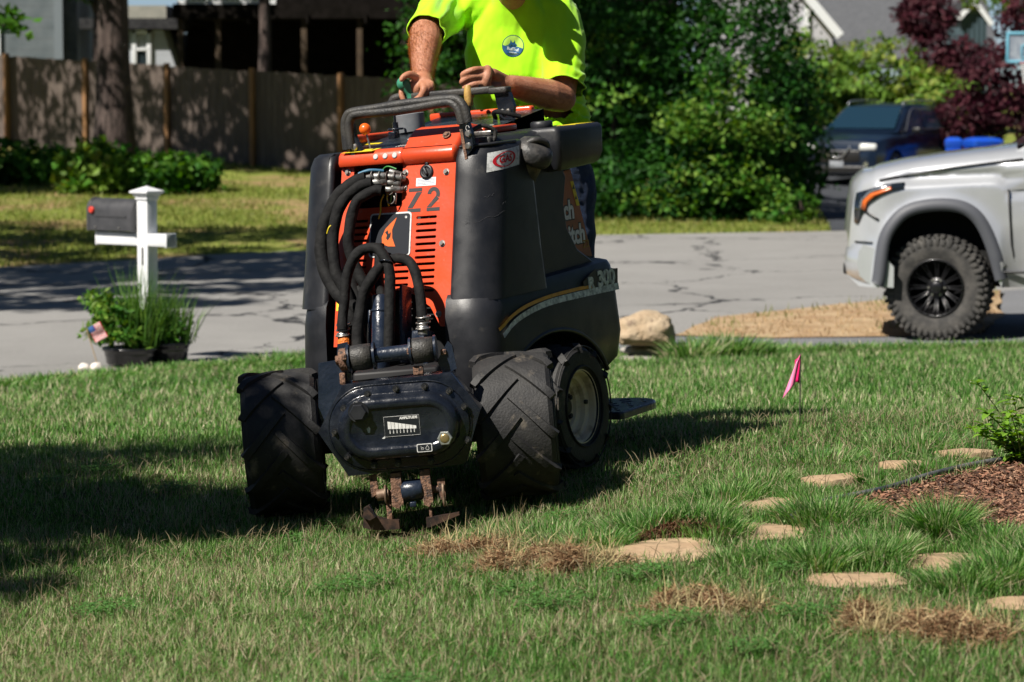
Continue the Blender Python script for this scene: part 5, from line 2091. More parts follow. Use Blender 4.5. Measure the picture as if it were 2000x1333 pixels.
# big dark hedge at the corner, with viny clumps coloured paler as if sunlit
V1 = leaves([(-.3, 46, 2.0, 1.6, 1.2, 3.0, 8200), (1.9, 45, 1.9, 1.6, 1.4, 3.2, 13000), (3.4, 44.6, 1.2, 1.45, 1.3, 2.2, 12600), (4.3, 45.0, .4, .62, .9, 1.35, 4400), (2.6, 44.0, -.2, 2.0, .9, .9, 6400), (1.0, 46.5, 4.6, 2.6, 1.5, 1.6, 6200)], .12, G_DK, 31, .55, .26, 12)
V2 = leaves([(2.75, 43.25, .95, .55, .3, .30, 330), (3.75, 43.3, .85, .5, .3, .30, 300), (3.1, 43.2, .1, .75, .3, .30, 190), (4.0, 43.4, -.3, .25, .3, .40, 170), (1.7, 43.5, 1.3, .5, .3, .25, 50), (3.3, 43.3, 1.45, .5, .3, .25, 100), (2.2, 43.2, -.25, .6, .3, .15, 90), (4.0, 44.6, 3.1, .5, .4, .3, 300), (1.5, 44.0, 2.1, .4, .3, .2, 80)] * 2, .10, G_LT[:2] + G_MD, 32, .65, .26, 8)
hz = g1(2.6, 44.8)
hroot = empty('hedge', (2.6, 44.8, hz), 'tall dark green hedge filling the picture behind the fuel tank, with viny clumps coloured paler as if sunlit', 'hedge')
o_ = np.array((2.6, 44.8, hz))
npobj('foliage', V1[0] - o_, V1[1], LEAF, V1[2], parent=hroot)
npobj('lit_vine', V2[0] - o_, V2[1], LEAF, V2[2], parent=hroot)
mb = MB()
for i, (x, y) in enumerate(((-.4, 46), (.5, 45.4), (1.5, 45), (2.4, 44.9), (3.2, 44.8), (3.9, 44.9))):
    mb.tube(spline([(x - 2.6, y - 44.8, -.1), (x - 2.6 + .1, y - 44.8, 1.2), (x - 2.6 + .05 * i, y - 44.8 + .2, 2.6)], 5), [.08 * (1 - j / 14) for j in range(11)], 7)
mb.build('stem', m_bark, hroot)

# hedge foot weeds and the low bush by the driveway
tree('low_bush', (4.35, 42.8, g1(4.35, 42.8)), .4, .012, [(4.3, 42.7, -.32, .34, .3, .22, 130), (4.0, 42.5, -.45, .30, .2, .10, 90)], .12, G_MD + G_LT[:1], 'small yellow green bush at the foot of the hedge corner', 'bush', seed=35, limbs=4, asp=.7, sprig=.12, per=8, foliage='foliage')

# yellow-green shrubs behind the parked car
for i, (x, y, r, h, lab) in enumerate(((6.2, 60.5, 1.0, 2.9, 'yellow green tree bush just right of the dark hedge'), (8.0, 62.0, 1.25, 2.9, 'bright yellow green bush rising above the roof of the blue car'), (9.3, 61.0, .9, 2.2, 'yellow green bush right of the one above the blue car'))):
    zz = g1(x, y)
    tree('bush', (x, y, zz), h * .8, .06, [(x, y, zz + h * .62, r, r * .8, h * .42, 2600), (x - r * .6, y - .3, zz + h * .42, r * .7, .6, h * .35, 1100), (x + r * .6, y - .3, zz + h * .45, r * .7, .6, h * .33, 1100)], .17, G_LT, lab, 'bush', 'yellow green bushes behind the blue car', seed=40 + i, limbs=5, asp=.6, sprig=.22, per=10, foliage='foliage')
# purple-leaved trees
tree('plum_tree', (9.9, 66.0, g1(9.9, 66)), 3.2, .09, [(9.55, 66, 3.05, .66, .7, .62, 2200), (9.9, 65.6, 2.0, .95, .8, .7, 2200)], .16, G_RD, 'round topped purple leaved tree before the grey roof', 'tree', 'purple leaved trees', seed=51, limbs=5, sprig=.18, per=10)
tree('plum_tree', (11.2, 60.0, g1(11.2, 60)), 4.2, .10, [(11.6, 60, 2.9, 1.35, .9, 1.2, 4200), (10.3, 59.6, 1.5, 1.1, .8, .95, 3400), (11.6, 59.2, .9, 1.2, .8, 1.1, 3200), (9.5, 59.8, .7, .8, .7, .6, 1500), (12.6, 60.5, 3.6, 1.2, .9, 1.2, 2200)], .16, G_RD, 'broad purple leaved tree behind the basketball hoop', 'tree', 'purple leaved trees', seed=52, limbs=6, sprig=.2, per=10)
tree('far_tree', (14.0, 76.0, g1(14, 76)), 5, .12, [(13.0, 76, 4.3, 1.6, 1.0, 1.0, 1800), (15, 76, 3.6, 1.6, 1.2, 1.6, 2200)], .2, G_LT, 'light green tree rising above the purple one at the right edge', 'tree', seed=53, limbs=4)

# tall tree behind the worker: its high crown keeps the hedge in shade
tree('tall_tree', (-.4, 46.5, g1(-.4, 46.5)), 10, .22, [(-3.4, 40.8, 8.3, 1.7, 1.2, .9, 2600), (-1.6, 41.8, 8.8, 1.5, 1.1, .8, 1500), (.4, 42.6, 9.0, 1.3, .9, .6, 700), (-.5, 45.5, 9.6, 3.0, 2.0, 1.4, 3000), (-3.4, 43.4, 8.6, 1.8, 1.4, 1.0, 1800)], .24, G_MD,
     'tall tree behind the worker whose crown is above the picture', 'tree', seed=37, limbs=9)

# dark wood closing the view behind the fence, in the shade
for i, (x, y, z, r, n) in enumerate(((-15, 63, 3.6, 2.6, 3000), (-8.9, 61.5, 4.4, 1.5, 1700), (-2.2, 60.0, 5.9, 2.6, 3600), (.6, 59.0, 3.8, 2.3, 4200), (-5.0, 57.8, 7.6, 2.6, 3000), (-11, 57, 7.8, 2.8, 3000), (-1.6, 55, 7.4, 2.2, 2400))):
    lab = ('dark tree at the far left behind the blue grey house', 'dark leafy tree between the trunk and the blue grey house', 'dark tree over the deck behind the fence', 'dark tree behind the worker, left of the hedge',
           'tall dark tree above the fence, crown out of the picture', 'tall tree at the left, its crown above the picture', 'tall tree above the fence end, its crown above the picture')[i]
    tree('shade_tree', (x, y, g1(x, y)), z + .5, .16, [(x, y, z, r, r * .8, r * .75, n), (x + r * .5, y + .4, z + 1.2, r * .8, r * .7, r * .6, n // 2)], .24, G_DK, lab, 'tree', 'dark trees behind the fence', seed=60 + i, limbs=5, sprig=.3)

# ================================================================== FENCE
m_board = mat('fence_board', (.10, .076, .064), .9, col2=(.14, .11, .092), nscale=3, col3=(.075, .058, .05), n3scale=6, n3lo=.52, n3hi=.66, bump=.6, bscale=20, stretch=(6, 6, .5))
m_post = mat('fence_post', (.30, .15, .06), .8, col2=(.20, .105, .045), nscale=5, bump=.5, bscale=20, stretch=(6, 6, .6))
FA, FB = Vector((-19.0, 63.5, 0)), Vector((.3, 51.18, 0))
fd = (FB - FA)
FL = fd.length
fd.normalize()
froot = empty('board_fence', (FA.x, FA.y, g1(FA.x, FA.y)), 'weathered grey brown vertical board fence with tan posts across the yard', 'fence')
foff = Vector((FA.x, FA.y, g1(FA.x, FA.y)))
rg = random.Random(5)
bw = .145
nb = int(FL / (bw + .004))
per_panel = 14
mb = MB()
ang = atan2(fd.y, fd.x)
pan = 0
for k in range(nb):
    p = FA + fd * (k * (bw + .004) + bw / 2)
    zb = g1(p.x, p.y) - .03
    h = 1.85 + rg.uniform(-.012, .012)
    q = Vector((p.x, p.y, 0)) - foff
    mb.box((0, 0, h / 2), (bw, .018, h), M=T(q.x, q.y, zb - foff.z) @ RZ(ang) @ T(0, rg.uniform(-.003, .003), 0))
    if (k + 1) % per_panel == 0 or k == nb - 1:
        a = FA + fd * (pan * per_panel * (bw + .004))
        b = FA + fd * ((k + 1) * (bw + .004))
        m_ = (a + b) / 2
        for zz in (.35, 1.5):
            qq = m_ - foff
            sl_ = atan2(g1(b.x, b.y) - g1(a.x, a.y), (b - a).length)
            mb.box((0, .035, 0), ((b - a).length, .04, .09), M=T(qq.x, qq.y, (g1(a.x, a.y) + g1(b.x, b.y)) / 2 + zz - foff.z) @ RZ(ang) @ RY(-sl_))
        mb.build('fence_panel', m_board, froot)
        mb = MB()
        pp = b - foff
        m2 = MB()
        m2.box((0, -.05, .95), (.095, .095, 1.95), M=T(pp.x, pp.y, g1(b.x, b.y) - .05 - foff.z) @ RZ(ang), bev=.008)
        m2.build('post', m_post, froot)
        pan += 1


# ================================================================== HOUSES
def siding(name, col, pitch=.13, vertical=False, dark=.55):
    m = bpy.data.materials.new(name)
    m.use_nodes = True
    n, L = m.node_tree.nodes, m.node_tree.links
    p = n['Principled BSDF']
    p.inputs['Roughness'].default_value = .75
    g = n.new('ShaderNodeNewGeometry')
    wv = n.new('ShaderNodeTexWave')
    wv.wave_type = 'BANDS'
    wv.bands_direction = 'X' if vertical else 'Z'
    wv.wave_profile = 'SAW'
    wv.inputs['Scale'].default_value = 1 / pitch / 3.14159 * .5 * 1.0
    L.new(g.outputs['Position'], wv.inputs['Vector'])
    r = n.new('ShaderNodeMapRange')
    r.inputs[1].default_value = .0
    r.inputs[2].default_value = .14
    L.new(wv.outputs['Fac'], r.inputs[0])
    x = n.new('ShaderNodeMix')
    x.data_type = 'RGBA'
    L.new(r.outputs[0], x.inputs[0])
    x.inputs[6].default_value = (*[c * dark for c in col], 1)
    x.inputs[7].default_value = (*col, 1)
    t = n.new('ShaderNodeTexNoise')
    t.inputs['Scale'].default_value = 3
    L.new(g.outputs['Position'], t.inputs['Vector'])
    y = n.new('ShaderNodeMix')
    y.data_type = 'RGBA'
    y.inputs[0].default_value = .12
    L.new(x.outputs[2], y.inputs[6])
    L.new(t.outputs[0], y.inputs[7])
    L.new(y.outputs[2], p.inputs['Base Color'])
    b = n.new('ShaderNodeBump')
    b.inputs['Strength'].default_value = .6
    b.inputs['Distance'].default_value = .02
    L.new(wv.outputs['Fac'], b.inputs['Height'])
    L.new(b.outputs[0], p.inputs['Normal'])
    return m


m_wtrim = mat('white_trim', (.74, .76, .78), .6)
m_glass = mat('window_glass', (.02, .03, .035), .06, spec=.8)
m_roof = mat('roof_shingle', (.085, .09, .10), .9, col2=(.12, .125, .135), nscale=6, col3=(.05, .053, .06), n3scale=18, bump=.8, bscale=14, bdist=.05, stretch=(1, 3, 3))
m_dkroof = mat('dark_shingle', (.025, .025, .028), .95, spec=.1, col2=(.05, .05, .052), nscale=8, bump=.6, bscale=14)


def window(root, x, z, w_, h_, y=0.0, blinds=True):
    f = MB()
    for (cx, cz, sx, sz) in ((x - w_ / 2, z, .10, h_ + .2), (x + w_ / 2, z, .10, h_ + .2), (x, z + h_ / 2 + .05, w_ + .1, .10), (x, z - h_ / 2 - .05, w_ + .16, .10), (x, z, w_, .05)):
        f.box((cx, y - .045, cz), (sx, .09, sz), bev=.008)
    o = f.build('window', m_wtrim, root)
    g = MB()
    g.box((x, y - .012, z), (w_, .02, h_))
    g.build('pane', m_glass, o)
    if blinds:
        b = MB()
        for k in range(int(h_ * .5 / .05)):
            b.box((x, y - .03, z + h_ / 2 - .04 - k * .05), (w_ - .1, .012, .035))
        b.build('blind', mat('blind_white', (.55, .58, .56), .7), o)
    return o


# blue-grey clapboard house, far left behind the fence
hb = (-10.75, 68.0, g1(-10.75, 68) - .2)
h1 = empty('clapboard_house', hb, 'blue grey clapboard house at the far left behind the fence', 'house')
mb = MB()
mb.box((-6, 4, 3.1), (12, 8, 6.2))
mb.build('wall', siding('blue_siding', (.085, .115, .13)), h1)
mb = MB()
mb.box((-.02, -.02, 3.1), (.20, .10, 6.2))
mb.box((.33, .5, 3.1), (.10, .10, 6.2))
mb.build('corner_board', mat('grey_trim', (.17, .20, .22), .6), h1)
mb = MB()
mb.box((.2, 1.2, 3.1), (.35, 2.0, 6.2))
mb.build('side_wall', siding('navy_siding', (.02, .03, .05)), h1)
mb = MB()
mb.prism([(-.6, 6.15), (4, 8.6), (8.6, 6.15), (8.6, 6.0), (-.6, 6.0)], -12.6, .6, M=RZ(pi / 2) @ RX(pi / 2) @ T(0, 0, 0))
mb.build('roof', m_dkroof, h1)
window(h1, -1.9, 1.95, .9, 1.5)

# shingled house with a white window, seen between trunk and deck
sx_ = lambda px, Y: (px - 1000) / 5556 * Y
szz = lambda py, Y: 1.5 + (165 - py) / 5556 * Y
Y2 = 66.0
zb2 = g1(-9.2, Y2) - .2
h2 = empty('shingled_house', (sx_(262, Y2), Y2, zb2), 'small light grey shingled gable with a white window, between the trunk and the dark deck', 'house')
x0 = sx_(262, Y2)
mb = MB()
poly = [(sx_(235, Y2) - x0, 0), (sx_(362, Y2) - x0, 0), (sx_(352, Y2) - x0, szz(150, Y2) - zb2), (sx_(322, Y2) - x0, szz(60, Y2) - zb2), (sx_(235, Y2) - x0, szz(60, Y2) - zb2)]
mb.prism(poly, -5, 0, M=RX(pi / 2))
mb.build('wall', siding('grey_shingles', (.42, .45, .50), pitch=.11, dark=.7), h2)
mb = MB()
mb.box((sx_(290, Y2) - x0 - .3, 2.4, szz(58, Y2) - zb2 + .12), (2.4, 5.4, .24))
mb.build('roof', m_dkroof, h2)
mb = MB()
mb.box((sx_(290, Y2) - x0 - .3, 2.6, szz(30, Y2) - zb2), (1.5, 5.0, .42))
mb.build('upper_wall', mat('cream_wall', (.33, .32, .27), .8, col2=(.26, .26, .22), nscale=4), h2)
window(h2, sx_(281, Y2) - x0, szz(98, Y2) - zb2, .34, .72)

# dark house with a raised deck in deep shade
Y3 = 64.0
zb3 = g1(-3, Y3) - .2
x3 = sx_(352, Y3)
h3 = empty('deck_house', (x3, Y3, zb3), 'dark brown house with a raised deck in deep shade behind the fence', 'house')
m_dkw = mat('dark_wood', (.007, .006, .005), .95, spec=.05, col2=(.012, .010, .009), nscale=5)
mb = MB()
mb.box((5.6, 6.0, 4.0), (11.5, 6.0, 8.0))
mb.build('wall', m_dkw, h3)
mb = MB()
mb.box((5.6, 1.5, szz(24, Y3) - zb3), (11.4, 3.4, .32))
for k in range(9):
    mb.box((.3 + k * 1.3, 1.3, szz(38, Y3) - zb3), (.06, 3.2, .22))
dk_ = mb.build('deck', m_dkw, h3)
mb = MB()
zr = szz(10, Y3) - zb3
mb.box((1.1, -.15, szz(18, Y3) - zb3), (2.2, .05, .06))
mb.box((1.1, -.15, szz(8, Y3) - zb3), (2.2, .03, .12))
for k in range(18):
    mb.box((.05 + k * .125, -.15, szz(-20, Y3) - zb3), (.045, .04, .9))
mb.build('railing', m_wtrim, h3)
for px in (352, 425, 592, 700):
    mb = MB()
    mb.box((sx_(px, Y3) - x3 + .05, .0, (szz(28, Y3) - zb3) / 2), (.13, .13, szz(28, Y3) - zb3), bev=.01)
    mb.build('deck_post', mat('deck_post_wood', (.06, .038, .018), .85, col2=(.04, .025, .013), nscale=6), h3)
mb = MB()
mb.prism([(-.8, 7.9), (6, 10.6), (12.3, 7.9)], -9.2, -2.6, M=RX(pi / 2))
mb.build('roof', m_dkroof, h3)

# right: pale house, its roofs, a small board gable
Y4 = 86.0
zb4 = g1(9, Y4) - .3
x4 = sx_(1565, Y4)
h4 = empty('siding_house', (x4, Y4, zb4), 'pale grey sided house with a white gable board and a large grey roof, top right', 'house')
rs = lambda px: sx_(px, Y4) - x4
rz = lambda py: szz(py, Y4) - zb4
mb = MB()
mb.prism([(rs(1380), 0), (rs(1622), 0), (rs(1622), rz(70)), (rs(1545), rz(-20)), (rs(1490), rz(-90)), (rs(1380), rz(20))], -6, 0, M=RX(pi / 2))
mb.build('wall', siding('pale_siding', (.50, .50, .55), pitch=.16, dark=.75), h4)
mb = MB()
a, b = Vector((rs(1635), -.35, rz(72))), Vector((rs(1490), -.35, rz(-98)))
mb.box((0, 0, 0), ((b - a).length, .10, .26), M=frame((a + b) / 2, (0, -1, 0), up=(b - a)) @ RZ(pi / 2) @ RX(pi / 2) if False else T(*((a + b) / 2)) @ RY(-atan2((b - a).z, (b - a).x)))
mb.box((rs(1572), -.05, rz(60)), (.14, .12, 3.4))
mb.build('gable_board', m_wtrim, h4)
mb = MB()
# roof slope falling to the right behind the gable board, and the main roof plane
n_ = 1
mb.add([(rs(1638), -.4, rz(74)), (rs(1490), -.4, rz(-100)), (rs(1490), 7, rz(-100)), (rs(1638), 7, rz(74))], [[0, 1, 2, 3]])
mb.add([(rs(1600), .8, rz(130)), (rs(1960), .8, rz(130)), (rs(1960), 7.5, rz(-190)), (rs(1600), 7.5, rz(-190))], [[0, 1, 2, 3]])
mb.add([(rs(1600), .8, rz(136)), (rs(1960), .8, rz(136)), (rs(1960), 7.5, rz(-184)), (rs(1600), 7.5, rz(-184))], [[0, 3, 2, 1]])
mb.build('roof', m_roof, h4)
mb = MB()
mb.box((rs(1780), 3.2, rz(160) / 2), (rs(1960) - rs(1600), 4.4, rz(150)))
mb.build('side_wall', MATS.get('grey_trim'), h4)
Y5 = 80.0
zb5 = g1(12.8, Y5) - .2
x5 = sx_(1895, Y5)
h5 = empty('garden_shed', (x5, Y5, zb5), 'small dark board and batten gable with white edge boards between the purple trees', 'shed')
rs = lambda px: sx_(px, Y5) - x5
rz = lambda py: szz(py, Y5) - zb5
mb = MB()
mb.prism([(rs(1872), 0), (rs(1922), 0), (rs(1922), rz(40)), (rs(1896), rz(8)), (rs(1872), rz(30))], -2.5, 0, M=RX(pi / 2))
for k in range(5):
    mb.box((rs(1876 + k * 9.5), -.02, rz(34) / 2), (.04, .03, rz(34)))
mb.build('wall', mat('batten_wall', (.05, .085, .105), .7), h5)
mb = MB()
for (pa, pb) in (((1862, 42), (1896, 4)), ((1930, 50), (1896, 4))):
    a, b = Vector((rs(pa[0]), -.15, rz(pa[1]))), Vector((rs(pb[0]), -.15, rz(pb[1])))
    d = b - a
    mb.box((0, 0, 0), (d.length, .12, .13), M=T(*((a + b) / 2)) @ RY(-atan2(d.z, d.x)))
mb.build('gable_board', m_wtrim, h5)
mb = MB()
for (pa, pb) in (((1860, 40), (1896, 0)), ((1932, 48), (1896, 0))):
    a, b = Vector((rs(pa[0]), 1.2, rz(pa[1]) + .06)), Vector((rs(pb[0]), 1.2, rz(pb[1]) + .06))
    d = b - a
    mb.box((0, 0, 0), (d.length, 2.6, .05), M=T(*((a + b) / 2)) @ RY(-atan2(d.z, d.x)))
mb.build('roof', m_dkroof, h5)

# ================================================================== MAILBOX AND POTS
MX, MY = sx_(287, 22.6), 22.6
mroot = empty('mailbox', (MX, MY, g1(MX, MY)), 'grey mailbox with a red flag knob on a white post by the street', 'mailbox', rot=(0, 0, radians(-38)))
m_vinyl = mat('white_vinyl', (.80, .81, .83), .35, col2=(.70, .72, .74), nscale=4)
mb = MB()
mb.box((0, 0, .66), (.115, .115, 1.36), bev=.006)
mb.box((0, 0, 1.33), (.135, .135, .03), bev=.006)
mb.box((0, 0, 1.355), (.155, .155, .02), bev=.004)
mb.build('post', m_vinyl, mroot)
mb = MB()
mb.loft([[(s * a, t * a, z) for s, t in ((-1, -1), (1, -1), (1, 1), (-1, 1))] for a, z in ((.085, 1.365), (.098, 1.372), (.098, 1.386), (.004, 1.425))], smooth=False)
mb.build('post_cap', m_vinyl, mroot)
mb = MB()
mb.box((-.13, -.0, 1.0), (.80, .105, .10), bev=.006)
mb.box((.26, 0, 1.0), (.02, .115, .112), bev=.004)
mb.box((-.525, 0, 1.0), (.02, .115, .112), bev=.004)
mb.build('arm', m_vinyl, mroot)
mb = MB()
mb.box((.005, -.0595, .87), (.020, .003, .14))
mb.build('slot', mat('slot_dark', (.03, .03, .03), .8), mroot)
mb = MB()
prof = [(-.095, 0), (.095, 0), (.095, .16)] + [(.095 * cos(a), .16 + .095 * sin(a)) for a in [pi * i / 12 for i in range(1, 12)]] + [(-.095, .16)]
MBX = T(-.07, 0, 1.065) @ RZ(pi / 2) @ RX(pi / 2)
mb.prism(prof, -.50, 0, M=MBX)
mbx = mb.build('box', mat('mailbox_grey', (.045, .046, .05), .45, col2=(.06, .06, .065), nscale=6, rvar=.1), mroot)
sharpen(mbx, 40)
mb = MB()
prof2 = [(x * 1.06, (z - .12) * 1.05 + .12) for x, z in prof]
mb.prism(prof2, -.515, -.488, M=MBX, bev=.004)
mb.build('door', MATS['mailbox_grey'], mroot)
mb = MB()
mb.prism(prof2, -.012, .006, M=MBX)
mb.build('back_rim', MATS['mailbox_grey'], mroot)
mb = MB()
mb.lathe([(.028, 0), (.028, .012), (.02, .018)], M=T(-.525, -.097, 1.225) @ RX(pi / 2), seg=18)
mb.build('flag_knob', mat('mailbox_red', (.65, .05, .03), .4), mroot)
mb = MB()
mb.box((-.32, -.098, 1.18), (.36, .006, .012))
mb.build('flag_arm', MATS['mailbox_grey'], mroot)
for x in (-.49, -.22):
    mb = MB()
    mb.lathe([(.009, 0), (.009, .006)], M=T(x, -.096, 1.09) @ RX(pi / 2), seg=12)
    mb.build('screw', m_steel, mroot)

m_pot = mat('black_pot', (.012, .012, .013), .25, coat=.3)
m_soil = mat('pot_soil', (.05, .035, .025), .95)


def leafy(n, cx, cy, z0, r, h, seed, kind):
    rg = np.random.default_rng(seed)
    if kind == 'grass':
        x = cx + rg.normal(0, r * .35, n)
        y = cy + rg.normal(0, r * .35, n)
        d = np.stack([(x - cx), (y - cy)], -1) * 2.4
        c = np.array([(.08, .19, .03), (.12, .25, .04), (.17, .30, .07), (.05, .12, .025)])[rg.integers(0, 4, n)] * rg.uniform(.7, 1.2, (n, 1))
        return blades(x, y, h * rg.uniform(.55, 1.1, n), np.full(n, .011), c, lean=.16, dirv=d, z=np.full(n, z0), curl=.5, rng=rg)
    return None


POTS = [(sx_(250, 22.3), 22.3, .205, .13, 'black round plant pot under the mailbox with a small flag beside it'), (sx_(325, 22.55), 22.55, .17, .15, 'black plant pot partly behind the other, at the right of the mailbox post')]
for i, (x, y, r, h, lab) in enumerate(POTS):
    z0 = g1(x, y) + .035
    pr = empty('plant_pot', (x, y, z0), lab, 'plant pot', 'black pots at the mailbox')
    mb = MB()
    mb.lathe([(r * .86, 0), (r * .9, .01), (r * .93, h * .45), (r * .97, h * .55), (r * .95, h * .62), (r * 1.0, h * .78), (r * 1.06, h * .84), (r * 1.06, h), (r * .98, h), (r * .96, h * .9)], seg=36)
    mb.build('pot', m_pot, pr)
    mb = MB()
    mb.lathe([(.001, h * .9), (r * .97, h * .88)], seg=24, capends=False)
    mb.build('soil', m_soil, pr)
    sp = []
    if i == 0:
        sp.append(leafy(170, .06, .05, h * .9, .15, .66, 5, 'grass'))
        sp.append(leafy(60, .12, .02, h * .9, .14, .48, 6, 'grass'))
        L = leaves([(-.12, 0, .34, .17, .12, .17, 700), (-.24, .02, .50, .10, .07, .09, 200), (-.23, -.02, .24, .13, .08, .08, 220), (-.02, -.1, .22, .14, .08, .07, 180)], .066, G_MD + G_LT[:2], 71, .45, .07, 7)
    else:
        sp.append(leafy(110, -.04, .03, h * .9, .16, .52, 7, 'grass'))
        sp.append(leafy(110, .08, .0, h * .9, .15, .42, 8, 'grass'))
        L = leaves([(.05, -.03, .26, .14, .1, .12, 300), (-.03, -.1, .2, .12, .06, .05, 120)], .05, G_MD, 72, .4, .08, 7)
    V, Q, R3, C = merge(sp)
    npobj('ornamental_grass', V, Q, GRASS_MAT, C, F3=R3, parent=pr)
    npobj('foliage', L[0], L[1], LEAF, L[2], parent=pr)
# small flag on a stick
fx, fy = sx_(190, 22.0), 22.0
fz = g1(fx, fy)
fr = empty('stick_flag', (fx, fy, fz), 'little stars and stripes flag on a stick at the left of the pots', 'flag', rot=(0, 0, radians(8)))
FM = T(0, 0, .0) @ RY(radians(-16))
mb = MB()
mb.cyl((0, 0, -.03), (0, 0, .34), .004, M=FM, seg=8)
mb.build('stick', mat('stick_wood', (.45, .32, .18), .7), fr)
cols_ = [mat('flag_red', (.62, .05, .06), .7), mat('flag_white', (.75, .72, .70), .7), mat('flag_blue', (.035, .10, .30), .7)]
mb = MB()
W_, H_ = .13, .15
FM2 = T(-.085, -.006, .335) @ RY(radians(-28)) @ RX(pi / 2) @ RZ(-pi / 2)
ng = 13
for k in range(ng):
    for j in range(8):
        u0, u1 = j / 8, (j + 1) / 8
        if k < 6 and j < 3:
            mi_f = 2
        else:
            mi_f = 0 if k % 2 == 0 else 1
        P = []
        for (u, v) in ((u0, k / ng), (u1, k / ng), (u1, (k + 1) / ng), (u0, (k + 1) / ng)):
            P.append((u * W_, v * H_ * .7, .010 * sin(u * 7) + .004 * sin(v * 5)))
        mb.add(P, [[0, 1, 2, 3]], FM2, True, mi_f)
fo = mb.build('flag_cloth', cols_, fr)
md = fo.modifiers.new('s', 'SOLIDIFY')
md.thickness = .0012
bake(fo)


def rock(name, c, s, seed, m, label, cat, group=None, amp=.18, sub=4, fl=.0):
    bm = bmesh.new()
    bmesh.ops.create_icosphere(bm, subdivisions=sub, radius=1)
    for v in bm.verts:
        p = v.co.copy()
        q = 1 + amp * mnoise.noise(p * 1.3 + Vector((seed, 0, 0))) + amp * .45 * mnoise.noise(p * 3.1 + Vector((0, seed, 0))) + amp * .16 * mnoise.noise(p * 9 + Vector((0, 0, seed)))
        p *= q
        if p.z < -.62:
            p.z = -.62
        v.co = Vector((p.x * s[0], p.y * s[1], p.z * s[2]))
    me = bpy.data.meshes.new(name)
    bm.to_mesh(me)
    bm.free()
    for p in me.polygons:
        p.use_smooth = True
    me.materials.append(m)
    o = bpy.data.objects.new(name, me)
    COL.objects.link(o)
    o.location = c
    tag(o, label, cat, group)
    return o


m_sand = mat('boulder_stone', (.38, .28, .18), .9, col2=(.48, .38, .26), nscale=6, col3=(.22, .16, .11), n3scale=11, n3lo=.55, n3hi=.66, bump=1.0, bscale=22, bdist=.02)
by = 21.6
rock('boulder', (sx_(1262, by), by, szz(672, by) + .095), (.235, .19, .155), 3.3, m_sand, 'rounded tan boulder sitting on a flat stone beside the tractor', 'boulder', amp=.22)
for i, (px, py, w_, h_, yy, lab) in enumerate(((1290, 690, .30, .055, 21.7, 'flat grey capstone the tan boulder rests on'), (1255, 708, .22, .06, 21.6, 'rough grey stone below the capstone, nearest the tractor'), (1300, 712, .17, .055, 21.65, 'small rough stone below the capstone, at the grass clump'))):
    rock('flat_stone', (sx_(px, yy), yy + (.05 if i == 0 else 0), szz(py, yy) + (.02 if i == 0 else .0)), (w_, .18, h_), 7.7 + i, mat('grey_fieldstone', (.25, .23, .20), .9, col2=(.36, .34, .31), nscale=8, col3=(.10, .09, .08), n3scale=14, bump=.9, bscale=30), lab, 'stone', 'stones under the boulder', amp=.12)
for i, (px, py, r, lab) in enumerate(((160, 733, .045, 'white pebble at the lawn edge, left one of the pair by the pots'), (184, 731, .05, 'white pebble at the lawn edge, right one of the pair by the pots'))):
    yy = 21.6
    x = sx_(px, yy)
    rock('white_stone', (x, yy, g1(x, yy) + .05), (r, r * .9, r * .8), 1.5 + i, mat('white_stone_surface', (.72, .66, .60), .7), lab, 'stone', 'white stones by the pots', sub=3)

# pink marking flag
fy = 11.55
fx = sx_(1566, fy)
fz = g1(fx, fy)
pk = empty('marker_flag', (fx, fy, fz), 'pink marking flag on a thin wire in the sunlit lawn', 'marker flag')
top = szz(691, fy) - fz
mb = MB()
mb.cyl((0, 0, -.03), (0, 0, top), .0024, seg=8)
mb.build('wire', mat('flag_wire', (.10, .09, .08), .5, metal=.6), pk)
cv = lambda px, py, d=0: ((px - 1566) / 5556 * fy * 1.12, d, szz(py, fy) - fz)
mb = MB()
sec = lambda a, b, n=8: [tuple(Vector(a).lerp(Vector(b), i / n)) for i in range(n + 1)]
mb.loft([sec(cv(1566, 692), cv(1566, 750)), sec(cv(1562, 700, .006), cv(1561, 748, .010)), sec(cv(1557, 705, .012), cv(1556, 750, .018))], closed=False)
mb.build('flag_fold', mat('hot_pink', (.80, .012, .16), .5), pk)
mb = MB()
mb.loft([sec(cv(1566, 692, -.002), cv(1556, 750, -.014)), sec(cv(1558, 708, -.012), cv(1550, 757, -.03)), sec(cv(1549, 735, -.016), cv(1544, 764, -.034)), sec(cv(1537, 770, -.02), cv(1534, 779, -.028))], closed=False)
pf_ = mb.build('flag_cloth', mat('pale_pink', (.88, .22, .42), .45, spec=.6), pk)
for ob in pk.children:
    if ob.name.startswith('flag_'):
        md = ob.modifiers.new('s', 'SOLIDIFY')
        md.thickness = .0006
        bake(ob)

